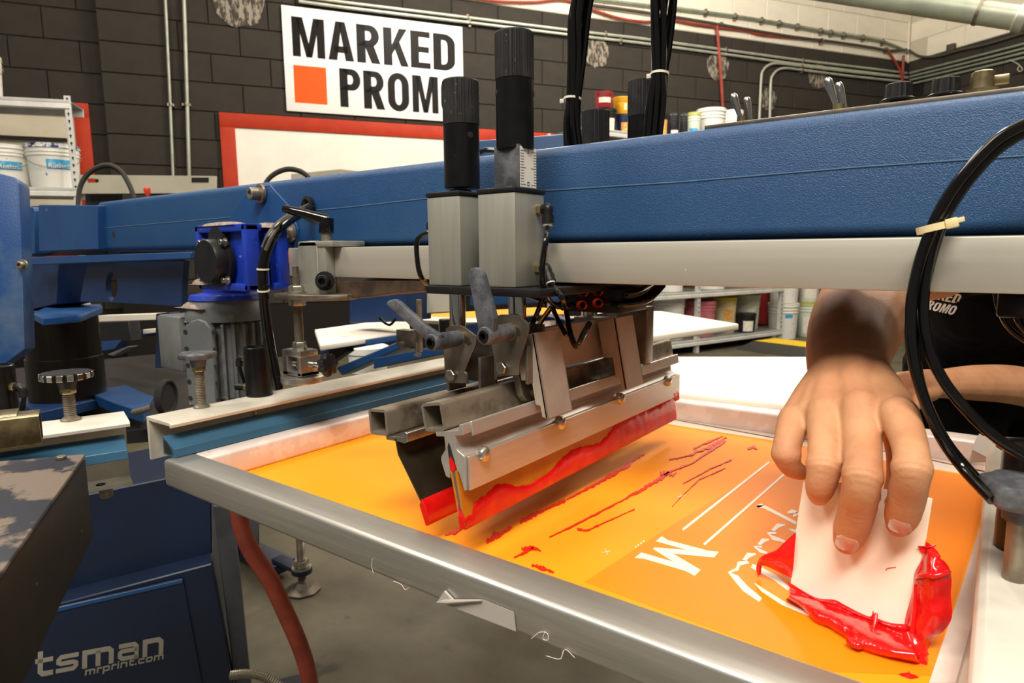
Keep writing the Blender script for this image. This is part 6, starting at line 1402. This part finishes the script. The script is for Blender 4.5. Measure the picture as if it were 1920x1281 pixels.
class PB:
    """light collector of balls and cones for the organic shapes (turned into one skin by a voxel remesh)"""
    def __init__(self): self.v, self.f, self.n = [], [], 0; self.bm = self
    def free(self): pass
    def _add(self, v, f): self.v.append(v); self.f.append(f + self.n if not isinstance(f, list) else [[i + self.n for i in q] for q in f]); self.n += len(v)
    _S = {}
    def ball(self, c, r, sx=1, sy=1, sz=1, u=14, v=10):
        if (u, v) not in PB._S:
            vs = [(0, 0, 1)] + [(math.sin(math.pi * j / v) * math.cos(2 * math.pi * i / u), math.sin(math.pi * j / v) * math.sin(2 * math.pi * i / u), math.cos(math.pi * j / v)) for j in range(1, v) for i in range(u)] + [(0, 0, -1)]
            fs = [[0, 1 + i, 1 + (i + 1) % u] for i in range(u)]
            for j in range(v - 2): fs += [[1 + j * u + i, 1 + (j + 1) * u + i, 1 + (j + 1) * u + (i + 1) % u, 1 + j * u + (i + 1) % u] for i in range(u)]
            fs += [[len(vs) - 1, 1 + (v - 2) * u + (i + 1) % u, 1 + (v - 2) * u + i] for i in range(u)]
            PB._S[(u, v)] = (np.array(vs), fs)
        S, F = PB._S[(u, v)]; self._add(S * np.array([r * sx, r * sy, r * sz]) + np.array(c), F); return self
    def cyl(self, p0, p1, r0, r1=None, seg=16):
        p0, p1 = Vector(p0), Vector(p1); r1 = r0 if r1 is None else r1; d = (p1 - p0).normalized(); ref = V(0, 0, 1) if abs(d.z) < .9 else V(1, 0, 0)
        ax = (ref - d * ref.dot(d)).normalized(); ay = d.cross(ax)
        vs = [p + (ax * math.cos(2 * math.pi * i / seg) + ay * math.sin(2 * math.pi * i / seg)) * r for p, r in ((p0, r0), (p1, r1)) for i in range(seg)]
        self._add(np.array([tuple(q) for q in vs]), [[i, (i + 1) % seg, seg + (i + 1) % seg, seg + i] for i in range(seg)] + [list(range(seg - 1, -1, -1)), list(range(seg, 2 * seg))]); return self
    def to_mesh(self, me): me.from_pydata([tuple(q) for a in self.v for q in a], [], [q for fs in self.f for q in fs])
def bake(mb, voxel, smooth_it, name, disp=0.0, dscale=.02, seed=0, decimate=None):
    me = bpy.data.meshes.new(name); mb.bm.to_mesh(me); mb.bm.free()
    o = bpy.data.objects.new('bake_tmp', me); COL.objects.link(o)
    r = o.modifiers.new('r', 'REMESH'); r.mode = 'VOXEL'; r.voxel_size = voxel
    s = o.modifiers.new('s', 'SMOOTH'); s.iterations = smooth_it; s.factor = .5
    if decimate: d = o.modifiers.new('d', 'DECIMATE'); d.ratio = decimate
    bpy.context.view_layer.update()
    out = bpy.data.meshes.new_from_object(o.evaluated_get(bpy.context.evaluated_depsgraph_get()))
    bpy.data.objects.remove(o); bpy.data.meshes.remove(me)
    out.name = name
    if disp:
        from mathutils import noise
        n_ = [v.normal.copy() for v in out.vertices]
        for v, nn in zip(out.vertices, n_):
            q = (v.co / dscale) + V(seed, seed * 2, 0); v.co = v.co + nn * disp * (noise.noise(q) + .5 * noise.noise(q * 2.3))
    for p in out.polygons: p.use_smooth = True
    return out
def mesh_part(me, name, m, parent, label=None):
    org = ORG[parent]; me.transform(Matrix.Translation(-org))
    me.materials.clear()
    for mm in (m if isinstance(m, (list, tuple)) else [m]): me.materials.append(mm)
    o = bpy.data.objects.new(name, me); COL.objects.link(o); o.parent = parent; ORG[o] = org
    if label: o['label'] = label
    return o
def chain(mb, pts, rs, sub=6, u=14):
    """tapered limb: overlapping balls and cone pieces"""
    P, R = catmull([Vector(p) for p in pts], list(rs), sub) if len(pts) > 2 else ([Vector(p) for p in pts], list(rs))
    for p, r in zip(P, R): mb.ball(p, r, 1, 1, 1, u, 9)
    for i in range(len(P) - 1):
        if (P[i + 1] - P[i]).length > 1e-4: mb.cyl(P[i], P[i + 1], R[i] * .985, R[i + 1] * .985, u)
    return mb
rp_ = lambda px, t: px * t / F_PX
# ------------------------------------------------------------------ red ink
ink = thing('ink_pile', 'glossy red ink heaped along the lower edge of the card', 'ink', Pz(1620, 1180, ZM))
from mathutils import noise as mnoise
def loft(lines, n, m, disp, seed, back=None, stretch=(1, 1, 1)):
    """ink surface lofted through polylines of points; closed with a flatter back if wanted"""
    L = []
    for ln in lines:
        P = [Vector(p) for p in ln]; Q, _ = catmull(P, [0] * len(P), 12)
        d = [0.0]
        for i in range(1, len(Q)): d.append(d[-1] + (Q[i] - Q[i - 1]).length)
        R, j = [], 0
        for k in range(n + 1):
            t = d[-1] * k / n
            while j < len(Q) - 2 and d[j + 1] < t: j += 1
            u = (t - d[j]) / max(1e-9, d[j + 1] - d[j]); R.append(Q[j].lerp(Q[j + 1], u))
        L.append(R)
    grid = []
    for k in range(n + 1):
        col = [L[i][k] for i in range(len(L))]; Q, _ = catmull(col, [0] * len(col), m); grid.append(Q)
    M_ = len(grid[0]); vs = [p for col in grid for p in col]
    nrm = []
    for k in range(n + 1):
        for j in range(M_):
            du = grid[min(k + 1, n)][j] - grid[max(k - 1, 0)][j]; dv = grid[k][min(j + 1, M_ - 1)] - grid[k][max(j - 1, 0)]; q = du.cross(dv)
            q = q.normalized() if q.length > 1e-12 else V(0, -1, 0); nrm.append(q if q.dot(CAM - grid[k][j]) > 0 else -q)
    out = []
    for i, p in enumerate(vs):
        k, j = divmod(i, M_); e = min(1, 4 * min(j, M_ - 1 - j) / (M_ - 1), 6 * min(k, n - k) / n)
        q = V(p.x * stretch[0], p.y * stretch[1], p.z * stretch[2]) + V(seed, 0, 0)
        h = mnoise.noise(q * 60) * .9 + mnoise.noise(q * 150) * .45 + .25 * mnoise.noise(q * 420); out.append(p + nrm[i] * (disp * h * e))
    fs = [(k * M_ + j, (k + 1) * M_ + j, (k + 1) * M_ + j + 1, k * M_ + j + 1) for k in range(n) for j in range(M_ - 1)]
    if back:
        o = len(out); out += [p.lerp(grid[i // M_][0].lerp(grid[i // M_][-1], (i % M_) / (M_ - 1)), .8) - nrm[i] * (back * math.sin(math.pi * (i % M_) / (M_ - 1)) + .0002) for i, p in enumerate(vs)]
        fs += [tuple(o + q for q in f[::-1]) for f in fs]
        edge = [(k, 0) for k in range(n)] ; fs += [(k * M_, o + k * M_, o + (k + 1) * M_, (k + 1) * M_) for k in range(n)] + [(k * M_ + M_ - 1, (k + 1) * M_ + M_ - 1, o + (k + 1) * M_ + M_ - 1, o + k * M_ + M_ - 1) for k in range(n)]
        fs += [(j, j + 1, o + j + 1, o + j) for j in range(M_ - 1)] + [(n * M_ + j, o + n * M_ + j, o + n * M_ + j + 1, n * M_ + j + 1) for j in range(M_ - 1)]
    mb = MB(); mb._new(out, fs); return mb
cl = lambda pts, off: [Pcard(x, y, off if not isinstance(off, (list, tuple)) else off[i]) for i, (x, y) in enumerate(pts)]
zl_ = lambda pts, h: [Pz(x, y, ZM + h) for x, y in pts]
loft([cl(((1475, 1089), (1501, 1105), (1532, 1121), (1565, 1125), (1583, 1134), (1612, 1149), (1632, 1156), (1637, 1145), (1643, 1158), (1670, 1168), (1702, 1171)), .0002),
      cl(((1476, 1091), (1502, 1107), (1532, 1124), (1565, 1132), (1583, 1140), (1612, 1154), (1634, 1161), (1640, 1156), (1648, 1166), (1672, 1175), (1704, 1180)), .0022),
      cl(((1482, 1106), (1510, 1118), (1540, 1131), (1560, 1139), (1579, 1146), (1606, 1157), (1626, 1164), (1640, 1172), (1652, 1177), (1682, 1190), (1709, 1202)), .0036),
      zl_(((1480, 1117), (1503, 1127), (1526, 1138), (1553, 1150), (1576, 1161), (1596, 1171), (1614, 1181), (1632, 1189), (1650, 1198), (1676, 1208), (1712, 1218)), .0125),
      zl_(((1477, 1121), (1504, 1137), (1527, 1156), (1551, 1166), (1570, 1178), (1588, 1188), (1600, 1199), (1622, 1210), (1648, 1220), (1676, 1228), (1718, 1236)), .0085),
      zl_(((1474, 1123), (1506, 1145), (1529, 1169), (1553, 1178), (1572, 1190), (1588, 1201), (1595, 1212), (1626, 1224), (1650, 1231), (1676, 1237), (1726, 1246)), .0004)], 150, 7, .0014, 3).build('ink_ridge', M['ink'], ink, 70)
loft([cl(((1736, 1016), (1731, 1043), (1715, 1074), (1711, 1105), (1705, 1130), (1696, 1168), (1700, 1200), (1697, 1235)), .0003),
      cl(((1737, 1022), (1735, 1043), (1722, 1078), (1716, 1110), (1714, 1142), (1708, 1180), (1706, 1205), (1703, 1238)), (.001, .003, .005, .006, .006, .006, .006, .004)),
      cl(((1738, 1028), (1742, 1042), (1744, 1078), (1736, 1119), (1733, 1156), (1725, 1187), (1714, 1210), (1712, 1242)), (.002, .007, .014, .012, .012, .012, .010, .006)),
      cl(((1739, 1030), (1758, 1045), (1768, 1082), (1764, 1121), (1764, 1156), (1750, 1187), (1733, 1206), (1722, 1244)), (.002, .006, .010, .008, .009, .009, .008, .005)),
      cl(((1740, 1032), (1774, 1056), (1784, 1082), (1783, 1115), (1785, 1157), (1769, 1184), (1748, 1201), (1730, 1245)), .001)], 110, 8, .0016, 8, back=.006, stretch=(1.6, 1, .5)).build('ink_lobe', M['ink'], ink, 70)
loft([cl(((1492, 998), (1473, 1015), (1454, 1032), (1431, 1042), (1421, 1053), (1420, 1078)), .0004),
      cl(((1490, 1026), (1470, 1032), (1450, 1042), (1430, 1048), (1422, 1057), (1421, 1079)), (.003, .005, .005, .004, .002, .0006)),
      cl(((1488, 1056), (1468, 1058), (1448, 1056), (1430, 1055), (1424, 1060), (1421.5, 1079)), (.003, .005, .005, .003, .002, .0006)),
      cl(((1484, 1084), (1468, 1077), (1448, 1067), (1432, 1061), (1425, 1063), (1422, 1080)), .0004)], 70, 7, .0010, 5, back=.004).build('ink_flap', M['ink'], ink, 70)
_m = MB(); fold = [Pcard(x, y, o) for x, y, o in ((1716, 1086, .004), (1724, 1081, .010), (1740, 1080, .0145), (1758, 1079, .013), (1776, 1074, .008), (1783, 1072, .003))]
_m.tube(fold, [.0006, .0016, .0022, .0024, .0018, .0006], 10, 6); _m.tube([Pcard(x, y, o) for x, y, o in ((1643, 1150, .002), (1641, 1166, .0055), (1636, 1182, .0105), (1628, 1196, .014))], [.0012, .0018, .0018, .0008], 8, 5); _m.tube([Pcard(x, y, o) for x, y, o in ((1716, 1096, .006), (1715, 1140, .008), (1710, 1190, .010), (1707, 1225, .009))], [.0008, .0016, .0018, .0010], 8, 5)
for (x, y) in ((1598, 1204), (1602, 1207), (1607, 1209)): _m.ball(Pz(x, y, ZM + .007), .0038, 1.2, 1, .8, 12, 8)
_m.tube([Pcard(1704, 1186, .007), Pcard(1716, 1212, .009), Pcard(1726, 1234, .008), Pz(1730, 1243, ZM + .002)], [.005, .0075, .0065, .003], 12, 5)
_m.build('ink_fold', M['ink'], ink, 70, kind='stuff')
p0 = Pcard(1707, 1236, .006); p1 = Pz(1704, 1266, ZM + .001)
MB().tube([p0, p0.lerp(p1, .35), p0.lerp(p1, .75), p1], [.0022, .0010, .0008, .0016], 10, 5).build('ink_drip', M['ink'], ink, 70)
q = Pz(1704, 1267, ZM + .0012); _m = MB(); _m.lathe([(0, 0), (.0036, 0), (.0026, .0006), (.0008, .0016), (0, .0018)], q, (0, 0, 1), 16, fn=lambda a, z: 1 + .9 * max(0, math.cos(2 * (a - .4))) ** 3); _m.build('ink_drop', M['ink'], ink, 60)

# ------------------------------------------------------------------ the person: one skin surface
SEATZ = FZ
per = thing('person', 'person in a black printed t-shirt leaning over to scoop ink with a card', 'person', (-.02, 1.78, FZ))
_m = PB()
def fing(pts):
    P, R = [], []
    for px, py, t, r in pts:
        P.append(Pd(px, py, t)); R.append(rp_(r, t))
    chain(_m, P, R, 14, 18); return P, R
tm, ti, tr_, tp_ = tcard(1590, 1010), tcard(1690, 980), tcard(1545, 930), tcard(1500, 900)
WR = .640
mid, mr = fing([(1614, 765, .560, 36), (1617, 830, .536, 34), (1617, 890, tcard(1617, 890) - .038, 34), (1608, 950, tcard(1608, 950) - .025, 33), (1596, 992, tm - .017, 32), (1588, 1016, tm - .012, 24)])
ind, ir = fing([(1686, 778, .532, 35), (1704, 830, .502, 32), (1710, 878, tcard(1710, 878) - .038, 33), (1701, 930, tcard(1701, 930) - .026, 33), (1692, 965, ti - .017, 31), (1685, 986, ti - .012, 22)])
rin, rr2 = fing([(1546, 775, .582, 33), (1546, 828, .557, 30), (1546, 872, .540, 31), (1538, 912, tcard(1538, 912) - .023, 27), (1535, 930, tcard(1535, 930) - .012, 19)])
pin, pr2 = fing([(1489, 788, .604, 30), (1478, 826, .585, 26), (1474, 852, .578, 25), (1484, 876, .582, 20), (1502, 886, .592, 15)])
# knuckle pads
for (P, R, i, k) in ((mid, mr, 2, 1.10), (ind, ir, 2, 1.12), (rin, rr2, 2, 1.10), (pin, pr2, 2, 1.12)): _m.ball(P[i], R[i] * k, 1, 1, .85, 16, 10)
# thumb behind the card
fing([(1668, 770, .575, 34), (1690, 830, .572, 30), (1690, 900, tcard(1690, 900) + .022, 26), (1670, 950, tcard(1670, 950) + .016, 22)])
# back of the hand: bones fanning out from the wrist, and the flesh between them
for (a, b) in (((1612, 765, .564, 37), (1602, 700, .628, 48)), ((1684, 780, .538, 36), (1626, 706, .624, 44)), ((1548, 775, .586, 36), (1576, 700, .636, 46)), ((1494, 788, .608, 32), (1560, 708, .642, 42)), ((1650, 772, .556, 34), (1614, 704, .628, 46)), ((1580, 772, .576, 34), (1590, 702, .632, 46)), ((1520, 778, .598, 32), (1566, 704, .638, 42))):
    m_ = tuple((x + y) / 2 for x, y in zip(a, b)); fing([a, (m_[0], m_[1], m_[2] - .002, m_[3] * 1.06), b])
fing([(1500, 782, .612, 26), (1548, 775, .592, 29), (1612, 768, .570, 31), (1680, 780, .547, 29)])
for (x, y, t, r) in ((1624, 757, .556, 24), (1684, 772, .531, 25), (1550, 768, .580, 23), (1494, 784, .600, 22)): _m.ball(Pd(x, y, t), rp_(r, t), 1, 1, 1, 14, 10)
# wrist and forearm
fing([(1572, 706, .640, 50), (1568, 680, .672, 52), (1572, 640, .72, 56), (1590, 600, .77, 66), (1612, 560, .82, 70), (1640, 505, .89, 64)])
fing([(1612, 704, .634, 48), (1612, 680, .668, 50), (1618, 640, .72, 58), (1632, 600, .77, 66), (1640, 560, .82, 66), (1655, 505, .89, 62)])
# elbow, upper arm, shoulder
RS, LS = Pd(1830, 468, 1.14), Pd(2040, 500, 1.26)
fing([(1648, 505, .89, 64), (1690, 498, .94, 70), (1740, 492, 1.0, 72), (1830, 468, 1.14, 74)])
# torso
pel, bel, che, nec, hed = Pd(1850, 700, 1.58), Pd(1860, 640, 1.44), Pd(1905, 545, 1.29), Pd(1965, 445, 1.17), Pd(2010, 350, 1.09)
latx = (LS - RS).normalized()
def torso(mb, k=1.0, top=True):
    for c, w, r in ((pel, .085, .118), (bel, .075, .112), (che, .095, .112)):
        chain(mb, [c - latx * w, c, c + latx * w], [r * k] * 3, 3, 18)
    for s in (-.09, -.04, .04, .09): chain(mb, [pel + latx * s * .8, bel + latx * s * .8, che + latx * s], [.112 * k, .106 * k, .106 * k], 5, 18)
    chain(mb, [RS + latx * .03, che.lerp(nec, .5), LS - latx * .03], [.062 * k, .075 * k, .062 * k], 5, 16)
torso(_m)
chain(_m, [che.lerp(nec, .4), nec, nec.lerp(hed, .45)], [.075, .06, .056], 4, 16)
# head, leaning forward and down, with brow, nose, chin and ears
hd = (hed - nec).normalized(); face = (V(-.55, -.75, -.25)); face = (face - hd * face.dot(hd) * .3).normalized(); rt = face.cross(hd).normalized()
HS = 1.12
for (a, b, c, r) in ((0, .0, .045, .092), (.02, 0, .02, .088), (.03, 0, -.02, .075), (.045, 0, -.055, .055), (.062, 0, -.088, .032), (-.025, 0, .03, .092), (.07, .026, .03, .028), (.07, -.026, .03, .028)):
    _m.ball(hed + face * a * HS + rt * b * HS + hd * c * HS, r * HS * .92, 1, 1, 1, 20, 14)
chain(_m, [hed + (face * .092 + hd * .022) * HS, hed + (face * .112 + hd * -.012) * HS], [.010 * HS, .015 * HS], 3, 12)
chain(_m, [hed + (face * .098 + hd * -.048 - rt * .018) * HS, hed + (face * .103 + hd * -.047) * HS, hed + (face * .098 + hd * -.048 + rt * .018) * HS], [.008, .010, .008], 3, 12)
for s in (-1, 1): chain(_m, [hed + (face * -.005 + hd * .03 + rt * s * .088) * HS, hed + (face * -.012 + hd * .0 + rt * s * .094) * HS, hed + (face * -.002 + hd * -.028 + rt * s * .086) * HS], [.014, .015, .010], 3, 12)
# the other arm: hangs from the left shoulder and rests its hand by the platen
LE = Pd(1985, 742, 1.20)
chain(_m, [LS, LS.lerp(LE, .5) + V(.02, 0, 0), LE], [.060, .052, .045], 5, 16)
fing([(1985, 742, 1.20, 36), (1900, 722, 1.17, 37), (1830, 718, 1.14, 34), (1765, 720, 1.11, 27), (1735, 722, 1.10, 25)])
fing([(1740, 716, 1.10, 24), (1715, 716, 1.09, 22), (1690, 716, 1.085, 19)]); fing([(1740, 730, 1.10, 24), (1715, 736, 1.09, 22), (1694, 734, 1.085, 18)])
for pts in ([(1692, 712, 1.085, 13), (1672, 716, 1.08, 11), (1664, 728, 1.08, 10), (1668, 738, 1.085, 9)], [(1694, 724, 1.08, 13), (1676, 732, 1.075, 11), (1672, 744, 1.075, 10), (1678, 752, 1.08, 9)],
            [(1698, 734, 1.08, 13), (1686, 746, 1.075, 11), (1686, 757, 1.075, 10), (1692, 763, 1.08, 9)], [(1706, 742, 1.085, 12), (1700, 754, 1.08, 10), (1702, 763, 1.08, 9), (1707, 768, 1.085, 8)], [(1720, 740, 1.08, 13), (1722, 754, 1.07, 11), (1716, 764, 1.07, 9)]): fing(pts)
hipR, hipL = pel - latx * .09, pel + latx * .09
bodyme = bake(_m, .0019, 7, 'body')
# wrinkled skin over the finger joints
_co = np.empty(len(bodyme.vertices) * 3); bodyme.vertices.foreach_get('co', _co); _co = _co.reshape(-1, 3)
_no = np.empty(len(bodyme.vertices) * 3); bodyme.vertices.foreach_get('normal', _no); _no = _no.reshape(-1, 3)
for (P, i, amp, wl, ext) in ((mid, 2, .00045, .0052, .0095), (ind, 2, .00045, .0052, .0095), (rin, 2, .0004, .0052, .008), (mid, 3, .0003, .0046, .006), (ind, 3, .00028, .0046, .006)):
    c = np.array(P[i]); ax = np.array((P[min(i + 1, len(P) - 1)] - P[i - 1]).normalized()); oc = np.array((CAM - P[i]).normalized()); sdv = np.cross(ax, oc)
    d = _co - c; a = d @ ax; k = np.exp(-(a / ext) ** 2) * np.clip(_no @ oc, 0, 1) * (np.linalg.norm(d, axis=1) < .024)
    _co = _co + _no * (amp * k * np.cos(2 * np.pi * a / wl + 2.2 * np.cos((d @ sdv) * 120)))[:, None]
bodyme.vertices.foreach_set('co', _co.ravel())
body = mesh_part(bodyme, 'body', M['skin'], per)

# fingernails
from mathutils.bvhtree import BVHTree
def bvh_of(o):
    me = o.data; return BVHTree.FromPolygons([v.co + ORG[o] for v in me.vertices], [tuple(p.vertices) for p in me.polygons])
bb = bvh_of(body)
def hit_t(b, px, py):
    d = ray(px, py).normalized(); h = b.ray_cast(CAM, d); return (proj(h[0])[2], h[0], h[1]) if h[0] else (None, None, None)
def nail(tip, prev, r, wpx, hpx, px, py, t):
    ax = (tip - prev).normalized(); out = (CAM - tip).normalized(); out = (out - ax * out.dot(ax)).normalized(); sd = ax.cross(out)
    c = Pd(px, py, t); w, h = rp_(wpx, t) / 2, rp_(hpx, t) / 2
    vs, fs = [], []; nu, nv = 8, 8
    for j in range(nv + 1):
        for i in range(nu + 1):
            u, v = i / nu * 2 - 1, j / nv * 2 - 1; k = 1 - .28 * max(0, abs(v) - .5) * 2 * (1 if v < 0 else .7)
            q = c + sd * (u * w * k) + ax * (v * h * (1 - .10 * u * u * (1 if v > 0 else -1.0))); g = proj(q); tt = hit_t(bb, g[0], g[1])[0]
            if tt is None or tt > t + .006: tt = t + .004
            vs.append(Pd(g[0], g[1], tt) + out * (.0009 - .0004 * v * v if abs(u) < .95 else .0001))
    for j in range(nv):
        for i in range(nu): a = j * (nu + 1) + i; fs.append((a, a + 1, a + nu + 2, a + nu + 1))
    n0 = len(vs); vs += [p - out * .0012 for p in vs]; F2 = fs + [tuple(n0 + i for i in f[::-1]) for f in fs]
    rim = [i for i in range(nu + 1)] + [(j + 1) * (nu + 1) - 1 for j in range(1, nv + 1)] + [nv * (nu + 1) + i for i in range(nu - 1, -1, -1)] + [j * (nu + 1) for j in range(nv - 1, 0, -1)]
    F2 += [(rim[i], rim[(i + 1) % len(rim)], n0 + rim[(i + 1) % len(rim)], n0 + rim[i]) for i in range(len(rim))]
    mb = MB(); mb._new(vs, F2); mb.build('fingernail', M['nail'], per, 60)
for (tip, prev, px, py, w, h) in ((mid[5], mid[3], 1588, 1021, 40, 31), (ind[5], ind[3], 1687, 989, 38, 28)):
    t = hit_t(bb, px, py - 4)[0]
    if t: nail(tip, prev, .01, w, h, px, py, t - .0003)
# shirt over the torso with two short sleeves
_m = PB(); torso(_m, 1.07)
fing_s = lambda pts: chain(_m, [Pd(x, y, t) for x, y, t, r in pts], [rp_(r, t) for x, y, t, r in pts], 5, 16)
fing_s([(1775, 482, 1.05, 84), (1830, 468, 1.14, 86)])
chain(_m, [LS, LS.lerp(LE, .35) + V(.014, 0, 0), LS.lerp(LE, .62) + V(.02, 0, 0)], [.074, .068, .066], 5, 16)
chain(_m, [che.lerp(nec, .4), che.lerp(nec, .72)], [.085, .072], 2, 16)
shirt = mesh_part(bake(_m, .005, 6, 'tshirt', disp=.006, dscale=.07), 'tshirt', M['shirt'], per)
_m = PB(); chain(_m, [pel - latx * .085, pel, pel + latx * .085], [.128] * 3, 4, 16)
for hp_, sx_ in ((hipR, -1), (hipL, 1)):
    kn = hp_ + V(.0, -.10, -.30) + latx * sx_ * .03; an = V(kn.x + .02, kn.y + .14, FZ + .075)
    chain(_m, [hp_, hp_.lerp(kn, .5), kn, kn.lerp(an, .4), an + V(0, 0, .02)], [.118, .102, .076, .074, .062], 4, 16)
mesh_part(bake(_m, .006, 5, 'trousers', disp=.004, dscale=.08), 'trousers', M['trousers'], per)
_m = PB()
for (a, b, c, r) in ((-.01, 0, .055, .097), (-.035, 0, .03, .094), (-.04, 0, -.015, .078), (.02, 0, .07, .086)): _m.ball(hed + face * a * HS + rt * b * HS + hd * c * HS, r * HS * .95, 1, 1, 1, 20, 14)
mesh_part(bake(_m, .004, 3, 'hair', disp=.004, dscale=.01), 'hair', M['hair'], per)
for hp_, sx_ in ((hipR, -1), (hipL, 1)):
    kn = hp_ + V(.0, -.10, -.30) + latx * sx_ * .03; an = V(kn.x + .02, kn.y + .14, FZ + .075)
    _m = PB(); chain(_m, [an + V(0, .03, -.030), an + V(-.03, -.10, -.040), an + V(-.05, -.18, -.044)], [.042, .036, .028], 4, 12); mesh_part(bake(_m, .006, 4, 'shoe'), 'shoe', M['rubber'], per)
for s in (-1, 1): MB().ball(hed + (face * .084 + hd * .018 + rt * s * .034) * HS, .0135, 1, 1, 1, 14, 10).build('eye', M['black_gloss'], per)
# the white print on the chest, following the cloth
sbv = bvh_of(shirt)
def chest_text(txt, x0, y0, x1, y1, hpx, shear):
    tot = sum(glyph(c)[0] for c in txt) + .06 * (len(txt) - 1); L = math.hypot(x1 - x0, y1 - y0); ws = L / (tot * hpx); ux = V((x1 - x0) / L, (y1 - y0) / L); uy = V(ux.y, -ux.x); x = 0; mb = MB()
    for ch in txt:
        adv, polys = glyph(ch)
        for pl in polys:
            pts = []
            for p in pl:
                q = V(x0, y0) + ux * ((x + p[0] + shear * p[1] / ws) * hpx * ws) + uy * (p[1] * hpx)
                t, hp2, nn = hit_t(sbv, q.x, q.y)
                if t is None: pts = []; break
                pts.append(hp2 + nn * .0008 if nn.dot(CAM - hp2) > 0 else hp2 - nn * .0008)
            if pts: mb._new(pts + [p + (CAM - p).normalized() * .0015 for p in pts], [tuple(range(len(pts))), tuple(range(len(pts), 2 * len(pts)))] + [(i, (i + 1) % len(pts), len(pts) + (i + 1) % len(pts), len(pts) + i) for i in range(len(pts))])
        x += adv + .06
    mb.build('shirt_print', M['print_white'], per, 0)
chest_text('MARKED', 1712, 552, 1796, 569, 18, .32)
chest_text('PROMO', 1723, 576, 1788, 591, 18, .32)
bpy.context.view_layer.update()
